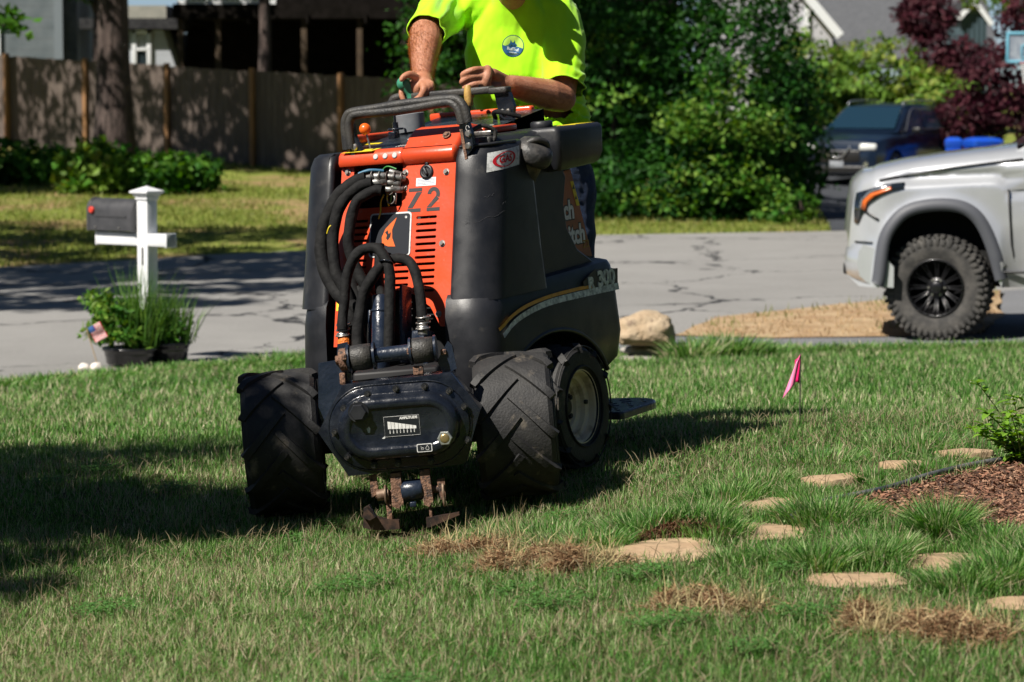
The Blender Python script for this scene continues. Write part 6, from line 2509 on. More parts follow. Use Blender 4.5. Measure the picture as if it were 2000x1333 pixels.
# leafy plant at the right edge
px0, py0 = 1.80, 9.95
pz0 = g1(px0, py0)
lp_ = empty('leafy_plant', (px0, py0, pz0), 'bright green leafy plant at the right edge by the mulch bed', 'plant')
mb = MB()
rg = random.Random(9)
stems = []
for k in range(15):
    a = rg.uniform(0, 2 * pi)
    rr = rg.uniform(.03, .20)
    hh = rg.uniform(.10, .36)
    if k < 4:
        a, rr, hh = (pi + rg.uniform(-.5, .5), rg.uniform(.1, .17), (.10, .15, .12, .3)[k])
    P = spline([(0, 0, 0), (cos(a) * rr * .4, sin(a) * rr * .4, hh * .55), (cos(a) * rr, sin(a) * rr, hh)], 6)
    stems.append(P)
    mb.tube(P, [.004 * (1 - i / 16) for i in range(len(P))], 6)
mb.build('stem', mat('green_stem', (.10, .16, .04), .6), lp_)
Vl, Cl = [], []
for P in stems:
    n = len(P)
    for i in range(2, n):
        for s in range(2 if i < n - 1 else 5):
            a = rg.uniform(0, 2 * pi)
            d = Vector((cos(a), sin(a), rg.uniform(-.1, .9))).normalized()
            L = rg.uniform(.028, .052)
            up = Vector((rg.uniform(-.3, .3), rg.uniform(-.3, .3), 1))
            sd = d.cross(up).normalized()
            nn = sd.cross(d)
            p = P[i]
            w_ = L * .27
            c = random.choice([(.16, .32, .03), (.20, .38, .045), (.12, .26, .03)])
            for (q0, q1, w0, w1) in ((0, .35, .15, 1), (.35, .7, 1, .8), (.7, 1, .8, .02)):
                for sg in (-1, 1):
                    f0, f1 = -nn * L * .10 * q0 ** 2 * 3, -nn * L * .10 * q1 ** 2 * 3
                    A, B = p + d * L * q0 + f0, p + d * L * q1 + f1
                    Vl += [A, A + sd * sg * w_ * w0 + nn * w_ * .35 * w0, B + sd * sg * w_ * w1 + nn * w_ * .35 * w1, B]
                    Cl += [c] * 4
V = np.array([tuple(v) for v in Vl])
npobj('foliage', V, np.arange(len(V)).reshape(-1, 4), LEAF, np.array(Cl), parent=lp_)

# ================================================================== PICKUP
TY = 23.3
tx0 = sx_(1647, TY)
tz0 = g1(tx0 + 1.2, TY + .2) + .02
truck = empty('pickup_truck', (tx0, TY, tz0), 'silver pickup truck with off-road tyres parked at the right edge of the photo', 'pickup truck', rot=(0, 0, radians(-8.5)))
m_silv = mat('silver_paint', (.60, .62, .645), .28, metal=.48, coat=1.0, col2=(.66, .68, .71), nscale=2)
m_flare = mat('grey_flare', (.085, .09, .105), .55, bump=.1, bscale=300)
m_blk = mat('satin_black', (.012, .012, .013), .4)
m_cglass = mat('car_glass', (.01, .014, .018), .04, spec=.9, coat=.5)
m_tread = mat('truck_rubber', (.030, .029, .028), .75, col2=(.075, .070, .064), nscale=10, bump=.3, bscale=60)

# side outline: l = metres back from the bumper tip
ZTOP = [(.03, .80), (.055, 1.12), (.075, 1.215), (.14, 1.285), (.26, 1.345), (.48, 1.395), (.85, 1.455), (1.25, 1.505), (1.55, 1.545), (1.9, 1.56), (5.9, 1.50)]
ZBOT_PTS = [(.0, .62), (.02, .52), (.13, .43), (.30, .43), (.325, .50), (.36, .78), (.42, .92), (.53, 1.03), (.70, 1.075), (.90, 1.075), (1.03, 1.02), (1.12, .90), (1.20, .70), (1.26, .50), (1.29, .44), (4.10, .44), (4.14, .70), (4.22, .92), (4.36, 1.04), (4.55, 1.075), (4.75, 1.06), (4.9, .95), (4.98, .72), (5.0, .55), (5.9, .56)]


def ztop(l):
    return float(np.interp(l, [p[0] for p in ZTOP], [p[1] for p in ZTOP]))


def zbot(l):
    return float(np.interp(l, [p[0] for p in ZBOT_PTS], [p[1] for p in ZBOT_PTS]))


def sidey(l, z):
    d = .30 * max(0, 1 - l / .42) ** 2.4
    t = max(0, (z - (ztop(l) - .16)) / .16)
    d += .10 * t * t
    d += .05 * max(0, .95 - z) / .5 * (1 if l > 1.3 else 0)
    # pressed crease along the upper fender
    c = 1.245 + .06 * min(l, 1.2) - max(0, l - 1.25) * .45
    if .25 < l < 1.9:
        w_ = min(1, (l - .25) / .3) * min(1, max(0, (1.9 - l) / .3))
        d += .075 * w_ * (1 / (1 + math.exp(-(z - c) / .012))) * (1 if z < c + .06 else math.exp(-(z - c - .06) / .05))
    # flared wheel arches
    for cl in (.78, 4.56):
        r = math.hypot(l - cl, (z - .45) * .85)
        d -= .05 * math.exp(-((r - .52) / .09) ** 2)
    return d + .06


ls = sorted(set(list(np.arange(.03, .36, .02)) + list(np.arange(.36, 1.32, .03)) + list(np.arange(1.32, 4.1, .2)) + list(np.arange(4.1, 5.1, .06)) + [5.3, 5.6, 5.9] + [p[0] for p in ZBOT_PTS if p[0] > .03]))
mb = MB()
NR = 30
for far in (0, 1):
    rings = []
    for l in ls:
        zb_, zt_ = zbot(l), ztop(l)
        col_ = []
        for j in range(NR + 1):
            z = zb_ + (zt_ - zb_) * j / NR
            y = sidey(l, z)
            col_.append((l, y if not far else 2.06 - y, z))
        rings.append(col_)
    mb.loft(rings if not far else rings[::-1], closed=False)
# hood and cowl, bed cover
rings = []
for l in [l for l in ls if l < 1.65]:
    zt_ = ztop(l)
    y0 = sidey(l, zt_)
    row = []
    for j in range(17):
        t = j / 16
        y = y0 + (2.06 - 2 * y0) * t
        e = min(t, 1 - t)
        row.append((l - .05 * sin(pi * t) * (1 if l < .2 else 0), y, zt_ + .055 * (1 - (1 - min(1, e / .16)) ** 2) + .015 * sin(pi * t)))
    rings.append(row)
mb.loft(rings, closed=False)
mb.add([(3.75, .12, 1.50), (5.9, .12, 1.50), (5.9, 1.94, 1.50), (3.75, 1.94, 1.50)], [[0, 1, 2, 3]])
mb.add([(5.9, .1, .56), (5.9, 1.96, .56), (5.9, 1.96, 1.5), (5.9, .1, 1.5)], [[0, 1, 2, 3]])
tb = mb.build('body', m_silv, truck)
sharpen(tb, 50)
# front fascia, bumper
mb = MB()
mb.loft([[(.10 + .16 * abs(t - .5) ** 2 * 4, .20 + 1.66 * t, z) for t in [j / 12 for j in range(13)]] for z in (.45, 1.20)], closed=False)
mb.build('grille', m_blk, truck)
mb = MB()
bpr = [(.0, .62), (.02, .52), (.12, .44), (.30, .43), (.30, .60), (.20, .72), (.05, .78), (.01, .72)]


def bump_pt(l, z, t):
    return (l + .30 * max(0, abs(t - .5) * 2 - .72) ** 1.5 * 2.6, .02 + .07 * max(0, 1 - l / .3) + (2.06 - .04 - .14 * max(0, 1 - l / .3)) * t, z)


mb.loft([[bump_pt(l, z, t) for l, z in bpr] for t in [j / 24 for j in range(25)]])
bp = mb.build('bumper', m_silv, truck)
sharpen(bp, 45)
mb = MB()
mb.box((.10, 1.03, .56), (.22, 1.2, .10), bev=.02)
mb.build('skid_plate', m_blk, truck)
# wheel-arch flare and dark wheel house
for cl, tag_ in ((.78, 0), (4.56, 1)):
    mb = MB()
    pin = [(l, z) for l, z in ZBOT_PTS if (cl - .5 < l < cl + .56)]
    pin = [(cl - .475, .44), (cl - .455, .50), (cl - .42, .78), (cl - .36, .92), (cl - .25, 1.03), (cl - .08, 1.075), (cl + .12, 1.075), (cl + .25, 1.02), (cl + .34, .90), (cl + .42, .70), (cl + .475, .50)] if True else pin
    P = spline([(l, 0, z) for l, z in pin], 4)
    rings = []
    for i, p in enumerate(P):
        d = (P[min(i + 1, len(P) - 1)] - P[max(i - 1, 0)]).normalized()
        n_ = Vector((-d.z, 0, d.x))
        a = p - n_ * .02
        b = p + n_ * .085
        y = .015
        rings.append([(a.x, y + .03, a.z), (a.x, y - .012, a.z), (p.x + n_.x * .04, y - .018, p.z + n_.z * .04), (b.x, sidey(b.x, min(b.z, 1.2)) - .006, b.z), (b.x, sidey(b.x, min(b.z, 1.2)) + .03, b.z)])
    mb.loft(rings, closed=False)
    mb.build('arch_flare', m_flare, truck)
mb = MB()
mb.box((.80, 1.03, .78), (1.0, 1.5, .70))
mb.box((2.9, 1.03, .62), (5.6, 1.7, .22))
mb.box((4.56, 1.03, .78), (1.0, 1.5, .62))
mb.build('wheel_well', mat('underbody', (.006, .006, .006), .9), truck)
# head lamp
mb = MB()
hl = lambda px, py: ((px - 1647) / 238.0, (657 - py) / 238.0)
def on_side(pts, off, name, m, par=truck, sub=5):
    mbb = MB()
    P = [hl(*p) for p in pts]
    bm = bmesh.new()
    vs = [bm.verts.new((l, 0, z)) for l, z in P]
    bm.faces.new(vs)
    for k in range(1, 60):
        bmesh.ops.bisect_plane(bm, geom=bm.verts[:] + bm.edges[:] + bm.faces[:], plane_co=(k * .03, 0, 0), plane_no=(1, 0, 0))
    for v in bm.verts:
        v.co.y = sidey(v.co.x, v.co.z) - off
    bm.verts.index_update()
    mbb.add([v.co.copy() for v in bm.verts], [[v.index for v in f.verts] for f in bm.faces], None, True)
    bm.free()
    o = mbb.build(name, m, par)
    md = o.modifiers.new('s', 'SOLIDIFY')
    md.thickness = .012
    bake(o)
    return o


hd = on_side([(1672, 372), (1690, 366), (1728, 354), (1765, 351), (1763, 362), (1735, 368), (1715, 378), (1697, 392), (1684, 412), (1676, 432), (1668, 430), (1668, 395)], .006, 'headlight', m_cglass)
on_side([(1681, 402), (1684, 388), (1700, 372), (1738, 359), (1740, 364), (1708, 377), (1694, 390), (1690, 406)], .012, 'amber_lens', mat('amber_lens_plastic', (.65, .13, .02), .3, coat=.5), hd)
on_side([(1678, 398), (1682, 383), (1698, 366), (1736, 354), (1741, 357), (1702, 370), (1686, 384), (1682, 402)], .014, 'lamp_trim', mat('chrome', (.75, .76, .78), .15, metal=.9), hd)
on_side([(1690, 405), (1716, 421), (1714, 424), (1687, 408)], .004, 'panel_gap', m_blk)
on_side([(1962, 362), (1966, 362), (1974, 470), (1984, 520), (1980, 520), (1970, 470)], .003, 'door_gap', m_blk)
on_side([(1716, 346), (1760, 336), (1850, 321), (1950, 308), (1992, 303), (1992, 306), (1950, 311), (1850, 324), (1760, 339), (1716, 349)], .004, 'hood_gap', m_blk)
on_side([(1670, 466), (1704, 466), (1704, 469), (1670, 469)], .004, 'bumper_gap', m_blk)
mb = MB()
mb.box((2.6, .04, .565), (2.6, .03, .02), bev=.006)
mb.box((2.7, -.02, .50), (2.3, .14, .06), bev=.02)
mb.build('side_step', m_blk, truck)
# cab
mb = MB()
rings = []
for (l, zt_, ins) in ((1.38, 1.54, .16), (2.05, 1.93, .32), (2.35, 1.965, .34), (3.2, 1.97, .34), (3.55, 1.93, .33), (3.78, 1.52, .16)):
    rings.append([(l, ins - .06 * 0, 1.50), (l, ins, zt_ - .05), (l, ins + .06, zt_), (l, 1.03, zt_ + .02), (l, 2.06 - ins - .06, zt_), (l, 2.06 - ins, zt_ - .05), (l, 2.06 - ins, 1.50)])
mb.loft(rings, closed=False)
cab = mb.build('cab', m_silv, truck)
sharpen(cab, 35)
mb = MB()
mb.add([(1.42, .22, 1.565), (2.02, .38, 1.915), (2.02, 1.68, 1.915), (1.42, 1.84, 1.565)], [[0, 1, 2, 3]], T(-.02, 0, .02))
mb.build('windscreen', m_cglass, truck)
for y in (.0, 1):
    for (a, b, c_, d) in ((1.95, 2.62, 1.60, 1.90), (2.72, 3.42, 1.60, 1.90)):
        mb = MB()
        yy = .235 if y == 0 else 2.06 - .235
        yb = .165 if y == 0 else 2.06 - .165
        mb.add([(a, yb, c_), (b, yb, c_), (b - .03, yy + (.06 if y == 0 else -.06), d), (a + .18, yy + (.06 if y == 0 else -.06), d)], [[0, 1, 2, 3]])
        mb.build('side_window', m_cglass, truck)
mb = MB()
mb.box((1.86, -.12, 1.62), (.12, .22, .20), bev=.04)
mb.box((1.92, .05, 1.56), (.06, .16, .05), bev=.01)
mb.build('mirror', m_blk, truck)


def truck_wheel(M, flip=1):
    R = .43
    wd = .15
    X = M @ RX(pi / 2)          # lathe z -> -y (outer face towards the camera)
    mb = MB()
    mb.lathe([(.235, -wd * .9), (.29, -wd * 1.02), (.36, -wd * 1.05), (R - .035, -wd * .98), (R - .012, -wd * .8), (R - .01, 0), (R - .012, wd * .8), (R - .035, wd * .98), (.36, wd * 1.05), (.29, wd * 1.02), (.235, wd * .9)], M=X, seg=72, capends=False)
    for k in range(44):
        a = 2 * pi * k / 44
        for s in (-1, 1):
            mb.box((R - .008, s * wd * .72, 0), (.030, wd * .55, .036 if k % 2 else .030), M=M @ RY(-a) @ T(0, 0, 0), bev=.004)
            mb.box((R - .045 if k % 2 else R - .055, s * wd * 1.02, 0), (.07 if k % 2 else .05, .022, .030), M=M @ RY(-a + .04), bev=.004)
        mb.box((R - .006, 0, .01), (.026, wd * .7, .034), M=M @ RY(-a - .05), bev=.003)
    ty = mb.build('wheel', m_tread, truck)
    sharpen(ty, 35)
    mb = MB()
    mb.lathe([(.236, wd * .9), (.24, wd * .98), (.226, wd * .98), (.220, wd * .80), (.214, wd * .2), (.2, -wd * .2), (.05, -wd * .2)], M=X, seg=60, capends=False)
    mb.lathe([(.085, wd * .30), (.085, wd * .48), (.075, wd * .52), (.058, wd * .52), (.055, wd * .75), (.045, wd * .82), (.01, wd * .82)], M=X, seg=36)
    for k in range(12):
        a = 2 * pi * k / 12
        for da in (-.075, .075):
            p0 = (.07 * cos(a + da * 1.2), .07 * sin(a + da * 1.2), wd * .42)
            p1 = (.19 * cos(a + da * .9), .19 * sin(a + da * .9), wd * .62)
            p2 = (.218 * cos(a + da * 1.3), .218 * sin(a + da * 1.3), wd * .80)
            mb.tube([p0, p1, p2], [.010, .0085, .012], 6, M=X)
    for k in range(24):
        a = 2 * pi * k / 24
        mb.lathe([(.007, 0), (.007, .010)], M=X @ T(.226 * cos(a), .226 * sin(a), wd * .96), seg=6)
    rim = mb.build('rim', mat('rim_black', (.018, .018, .020), .33, metal=.5, coat=.3), ty)
    mb = MB()
    for k in range(6):
        a = 2 * pi * k / 6
        mb.lathe([(.010, 0), (.010, .02)], M=X @ T(.066 * cos(a), .066 * sin(a), wd * .5), seg=6)
    mb.build('lug_nut', m_steel, rim)
    return ty


truck_wheel(T(.785, .19, .43) @ RZ(radians(-13)))
truck_wheel(T(.785, 1.87, .43) @ RZ(radians(-13)) @ RZ(pi))
truck_wheel(T(4.56, .19, .43))
truck_wheel(T(4.56, 1.87, .43) @ RZ(pi))

# ================================================================== BLUE CAR
cx_, cy_ = sx_(1634, 57), 57.0
suv = empty('blue_suv', (cx_, cy_, g1(cx_, cy_) + .0), 'dark blue crossover car with roof rails parked facing the street by the hedge', 'car', rot=(0, 0, radians(-30)))
m_blue = mat('blue_paint', (.008, .018, .040), .28, metal=.2, coat=.5)
# local: x right when looking from the front, y = back from the front bumper
st = [  # y, half width, z bottom, z belt, z top
    (.00, .70, .42, .70, .74), (.06, .82, .32, .86, .92), (.25, .88, .26, .92, .98), (.70, .91, .26, .97, 1.04), (1.15, .91, .26, 1.01, 1.09), (1.45, .91, .26, 1.03, 1.12),
    (3.9, .91, .28, 1.08, 1.16), (4.3, .90, .32, 1.08, 1.15), (4.55, .84, .38, 1.0, 1.08), (4.62, .78, .45, .90, .95)]
mb = MB()
rings = []
for (y, hw, zb_, zl, zt_) in st:
    rings.append([(-hw * .80, y, zb_), (-hw * .97, y, zb_ + .06), (-hw, y, (zb_ + zl) / 2), (-hw * .985, y, zl - .04), (-hw * .93, y, zl + .02), (-hw * .7, y, zt_ - .015), (0, y, zt_),
                  (hw * .7, y, zt_ - .015), (hw * .93, y, zl + .02), (hw * .985, y, zl - .04), (hw, y, (zb_ + zl) / 2), (hw * .97, y, zb_ + .06), (hw * .80, y, zb_)])
mb.loft(rings)
sb = mb.build('body', m_blue, suv)
for yw in (.88, 3.62):
    cut = MB()
    cut.cyl((-1.2, yw, .34), (1.2, yw, .34), .40, seg=36)
    boolean(sb, cut.build('cut', m_blue, suv))
sharpen(sb, 38)
mb = MB()
gh = [(1.12, .80, 1.08, 1.10), (1.95, .66, 1.05, 1.60), (2.3, .64, 1.05, 1.66), (3.3, .63, 1.05, 1.66), (4.0, .62, 1.05, 1.60), (4.45, .70, 1.05, 1.14)]
rings = []
for (y, hw, zb_, zt_) in gh:
    rings.append([(-.84, y, zb_), (-hw - .03, y, zt_ - .10 if zt_ > 1.2 else zt_ - .02), (-hw + .05, y, zt_ - .02), (0, y, zt_), (hw - .05, y, zt_ - .02), (hw + .03, y, zt_ - .10 if zt_ > 1.2 else zt_ - .02), (.84, y, zb_)])
mb.loft(rings, closed=False)
sharpen(mb.build('roof', m_blue, suv), 30)
mb = MB()
mb.add([(-.74, 1.19, 1.13), (.74, 1.19, 1.13), (.60, 1.90, 1.565), (-.60, 1.90, 1.565)], [[0, 1, 2, 3]], T(0, -.02, .03))
mb.build('windscreen', mat('tinted_screen', (.010, .030, .05), .08, coat=.6), suv)
for s in (-1, 1):
    mb = MB()
    mb.add([(s * .845, 1.52, 1.13), (s * .845, 2.45, 1.13), (s * .715, 2.45, 1.51), (s * .73, 2.05, 1.50)], [[0, 1, 2, 3] if s > 0 else [3, 2, 1, 0]], T(s * .012, 0, 0))
    mb.build('side_window', mat('reflection_glass', (.10, .15, .19), .1, coat=.6), suv)  # base colour lightened to stand in for a reflection
    mb = MB()
    mb.add([(s * .845, 2.53, 1.13), (s * .845, 3.45, 1.13), (s * .715, 3.30, 1.51), (s * .715, 2.53, 1.51)], [[0, 1, 2, 3] if s > 0 else [3, 2, 1, 0]], T(s * .012, 0, 0))
    mb.build('side_window', MATS['reflection_glass'], suv)
    mb = MB()
    mb.tube([(s * .855, 1.45, 1.12), (s * .855, 3.9, 1.14)], .012, 6)
    mb.tube(spline([(s * .86, 1.5, 1.13), (s * .735, 2.05, 1.53), (s * .72, 2.6, 1.545), (s * .72, 3.3, 1.53), (s * .84, 3.85, 1.16)], 6), .012, 6)
    mb.build('window_trim', MATS['chrome'], suv)
    mb = MB()
    mb.tube(spline([(s * .60, 1.95, 1.60), (s * .60, 2.1, 1.70), (s * .60, 3.5, 1.70), (s * .60, 3.7, 1.63)], 6), .018, 6)
    mb.build('roof_rail', mat('rail_silver', (.35, .38, .42), .3, metal=.7), suv)
    mb = MB()
    mb.box((s * 1.00, 1.72, 1.12), (.20, .10, .13), bev=.035)
    mb.build('mirror', m_blk, suv)
    mb = MB()
    mb.box((0, 0, 0), (.36, .16, .15), M=T(s * .64, .07, .80) @ RZ(s * .22), bev=.05)
    mb.build('headlight', mat('lamp_lens', (.70, .72, .70), .12, coat=1), suv)
    mb = MB()
    mb.lathe([(.05, 0), (.05, .03)], M=T(s * .62, .02, .46) @ RX(pi / 2), seg=16)
    mb.build('fog_lamp', MATS['chrome'], suv)
    for yw in (.88, 3.62):
        mb = MB()
        mb.lathe([(.22, -.1), (.32, -.11), (.345, -.07), (.345, .07), (.32, .11), (.22, .1)], M=T(s * .80, yw, .345) @ RY(pi / 2), seg=32, capends=False)
        wv_ = mb.build('wheel', m_tread, suv)
        mb = MB()
        mb.lathe([(.22, .09 * s), (.20, .04 * s), (.03, .06 * s)], M=T(s * .80, yw, .345) @ RY(pi / 2), seg=24)
        mb.build('rim', MATS['rail_silver'], wv_)
mb = MB()
mb.box((0, .02, .62), (1.0, .07, .26), bev=.03)
mb.box((0, -.005, .36), (1.3, .06, .14), bev=.03)
mb.build('grille', m_blk, suv)
mb = MB()
mb.tube([(-.28, -.03, .80), (-.13, -.04, .60), (.13, -.04, .60), (.28, -.03, .80)], .022, 8)
mb.tube([(-.6, -.01, .30), (.6, -.01, .30)], .016, 6)
mb.build('grille_chrome', MATS['chrome'], suv)
mb = MB()
mb.box((0, -.035, .46), (.30, .01, .13), bev=.003)
mb.build('licence_plate', mat('dim_plate', (.25, .27, .30), .6), suv)
mb = MB()
for s in (-1, 1):
    mb.box((s * .915, 2.9, .34), (.03, 3.0, .10), bev=.01)
mb.build('sill', m_blk, suv)
mb = MB()
mb.box((0, 2.25, .62), (1.36, 4.1, .60))
mb.build('underbody', MATS['underbody'], suv)

# ================================================================== BINS
for i, (px, w_, yy, lab) in enumerate(((1861, .34, 58.6, 'narrow blue recycling bin right behind the tail of the blue car'), (1918, .62, 58.0, 'wide blue recycling bin showing above the pickup bonnet'))):
    x = sx_(px, yy)
    z = g1(x, yy)
    top = szz(268, yy) - z
    r = empty('recycling_bin', (x, yy, z), lab, 'bin', 'blue recycling bins', rot=(0, 0, radians(12 if i else -8)))
    m_bin = mat('blue_bin', (.008, .07, .52), .42, col2=(.01, .08, .45), nscale=5)
    mb = MB()
    rings = []
    for zz, k in ((.02, .80), (.10, .82), (top * .82, .98), (top * .83, 1.06), (top * .88, 1.06)):
        rings.append([(a * w_ / 2 * k, b * w_ * .55 * k, zz) for a, b in rrect(-1, 1, -1, 1, .2, 3)])
    mb.loft(rings)
    sharpen(mb.build('bin_body', m_bin, r), 40)
    mb = MB()
    rings = []
    for zz, k in ((top * .89, 1.08), (top * .93, 1.08), (top * .97, .9), (top, .55)):
        rings.append([(a * w_ / 2 * k, b * w_ * .55 * k, zz) for a, b in rrect(-1, 1, -1, 1, .2, 3)])
    mb.loft(rings)
    mb.cyl((-w_ * .3, w_ * .62, top * .88), (w_ * .3, w_ * .62, top * .88), .018, seg=8)
    sharpen(mb.build('lid', m_bin, r), 40)
    for s in (-1, 1):
        mb = MB()
        mb.cyl((s * w_ * .42, w_ * .45, .10), (s * w_ * .50, w_ * .45, .10), .10, seg=18)
        mb.build('wheel', m_blk, r)

# ================================================================== BASKETBALL HOOP
bx, by_ = sx_(2008, 50), 50.0
bz = g1(bx, by_)
hp = empty('basketball_hoop', (bx, by_, bz), 'basketball hoop with a pale blue framed board and white net at the right edge', 'basketball hoop', rot=(0, 0, radians(-14)))
zt_ = szz(66, by_) - bz
zb_ = szz(121, by_) - bz
m_hoopb = mat('hoop_blue', (.13, .38, .50), .5)
mb = MB()
W2 = .40
H2 = (zt_ - zb_)
for (x, z, sx1, sz1) in ((0, zt_, 2 * W2, .05), (0, zb_, 2 * W2, .05), (-W2, (zt_ + zb_) / 2, .05, H2 + .05), (W2, (zt_ + zb_) / 2, .05, H2 + .05), (0, zb_ + .28, .30, .03), (0, zb_ + .06, .30, .03), (-.15, zb_ + .17, .03, .22), (.15, zb_ + .17, .03, .22)):
    mb.box((x, 0, z), (sx1, .04, sz1), bev=.008)
mb.build('board_frame', m_hoopb, hp)
mb = MB()
mb.box((0, .01, (zt_ + zb_) / 2), (2 * W2 - .05, .012, H2 - .05))
mb.build('backboard', mat('clouded_board', (.30, .34, .38), .25, col2=(.16, .19, .24), nscale=6), hp)
mb = MB()
rc = (0, -.22, zb_ - .02)
mb.tube([(rc[0] + .17 * cos(a), rc[1] + .17 * sin(a), rc[2]) for a in [i * 2 * pi / 28 for i in range(28)]], .010, 6, closed=True)
mb.box((0, -.03, zb_ - .02), (.10, .06, .04))
mb.build('ring', mat('ring_red', (.60, .05, .03), .45), hp)
mb = MB()
for k in range(14):
    for s in (-1, 1):
        P = []
        for j in range(7):
            t = j / 6
            a = 2 * pi * k / 14 + s * t * 1.1
            r = .168 - .07 * sin(t * pi / 2)
            P.append((rc[0] + r * cos(a), rc[1] + r * sin(a), rc[2] - t * .36))
        mb.tube(P, .006, 4)
mb.build('net', mat('net_white', (.75, .75, .75), .8), hp)
mb = MB()
mb.cyl((0, .45, 0), (0, .42, zb_ + .1), .045, seg=14)
mb.tube([(0, .42, zb_ + .1), (0, .02, zb_ + .25)], .03, 8)
mb.tube([(0, .43, zb_ - .35), (0, .02, zb_ + .05)], .025, 8)
mb.box((0, .45, .08), (.7, .6, .16), bev=.04)
mb.build('pole', m_blk, hp)

# ================================================================== THE WORKER
def blobmesh(name, parts, voxel, smooth=6, mat_=None, parent=None, origin=None, disp=None):
    """one continuous surface from overlapping tapered limbs and ellipsoids: voxel remesh, then smoothing"""
    mb = MB()
    for p in parts:
        if p[0] == 'c':       # tapered limb through points
            _, pts, rad = p[:3]
            fl = p[3] if len(p) > 3 else 1.0
            P = spline(pts, 6)
            n = len(P)
            m = len(pts)
            R = [float(np.interp(i / (n - 1) * (m - 1), range(m), rad)) for i in range(n)]
            mb.tube(P, R, 18, flat=fl)
            mb.ball(P[0], R[0] * .98)
            mb.ball(P[-1], R[-1] * .98)
        elif p[0] == 'e':     # ellipsoid: centre, radii, rotation matrix
            _, c, r = p[:3]
            M = T(*c) @ (p[3] if len(p) > 3 else I4)
            mb.ball((0, 0, 0), 1, M=M @ Matrix.Diagonal((r[0], r[1], r[2], 1)), seg=22, rings=14)
        elif p[0] == 'l':     # loft of elliptical rings (centre, rx, ry, rot)
            rings = []
            for (c, rx_, ry_, up) in p[1]:
                U = Vector(up).normalized()
                Xv = Vector((1, 0, 0))
                Xv = (Xv - U * Xv.dot(U)).normalized()
                Yv = U.cross(Xv)
                ring = []
                for k in range(32):
                    a = 2 * pi * k / 32
                    ca, sa = cos(a), sin(a)
                    e = 2.5
                    q = (abs(ca) ** e + abs(sa) ** e) ** (-1 / e)
                    ring.append(Vector(c) + Xv * rx_ * ca * q + Yv * ry_ * sa * q)
                rings.append(ring)
            mb.loft(rings)
    o = mb.build(name, mat_, parent, origin=origin)
    md = o.modifiers.new('r', 'REMESH')
    md.mode = 'VOXEL'
    md.voxel_size = voxel
    md.use_smooth_shade = True
    if smooth:
        md = o.modifiers.new('s', 'SMOOTH')
        md.factor = .5
        md.iterations = smooth
    bake(o)
    if disp:
        n = len(o.data.vertices)
        co = np.empty(n * 3)
        o.data.vertices.foreach_get('co', co)
        no = np.empty(n * 3)
        o.data.vertex_normals.foreach_get('vector', no)
        co = co.reshape(-1, 3)
        no = no.reshape(-1, 3)
        d = disp(co + np.array(origin if origin is not None else (0, 0, 0)))
        co += no * d[:, None]
        o.data.vertices.foreach_set('co', co.ravel())
        o.data.update()
    o.data.materials.clear()
    o.data.materials.append(mat_)
    o.data.polygons.foreach_set('use_smooth', [True] * len(o.data.polygons))
    return o


def PX(px, py, Y):
    """image point at depth Y, used to measure the pose"""
    return Vector((sx_(px, Y), Y, szz(py, Y)))


PO = Vector((.11, 11.45, .165))
person = empty('person', PO, 'man in a bright lime green T-shirt and jeans gripping the levers behind the machine', 'person')
L_ = lambda v: Vector(v) - PO

m_skin = mat('skin', (.42, .175, .095), .55, col2=(.50, .235, .145), nscale=16, col3=(.27, .085, .04), n3scale=48, n3lo=.50, n3hi=.86, bump=.5, bscale=190, bdist=.004, sss=.05)
m_jean = mat('denim', (.018, .035, .085), .85, col2=(.03, .055, .12), nscale=30, bump=.5, bscale=300)

m_shirt = bpy.data.materials.new('lime_fabric')
m_shirt.use_nodes = True
_p = m_shirt.node_tree.nodes['Principled BSDF']
_p.inputs['Base Color'].default_value = (.44, .93, .010, 1)
_p.inputs['Roughness'].default_value = .75
_p.inputs['Specular IOR Level'].default_value = .25
_p.inputs['Sheen Weight'].default_value = .25
_tc = m_shirt.node_tree.nodes.new('ShaderNodeTexCoord')
_n1 = m_shirt.node_tree.nodes.new('ShaderNodeTexNoise')
_n1.inputs['Scale'].default_value = 420
_b = m_shirt.node_tree.nodes.new('ShaderNodeBump')
_b.inputs['Strength'].default_value = .25
_b.inputs['Distance'].default_value = .002
m_shirt.node_tree.links.new(_tc.outputs['Object'], _n1.inputs['Vector'])
m_shirt.node_tree.links.new(_n1.outputs[0], _b.inputs['Height'])
m_shirt.node_tree.links.new(_b.outputs[0], _p.inputs['Normal'])

# joints measured on the photograph
sR, eR, wR = L_(PX(868, 20, 11.42)), L_(PX(832, 62, 11.17)), L_(PX(826, 152, 10.97))
sL, eL, wL = L_(PX(1098, 32, 11.40)), L_(PX(1098, 192, 11.22)), L_(PX(992, 166, 11.00))
hip = L_((.12, 11.52, 1.16))
waist = L_((.10, 11.50, 1.34))
chest = L_((.045, 11.40, 1.60))
neck = L_((.015, 11.30, 1.83))
head = L_((-.01, 11.13, 1.945))
footz = .225

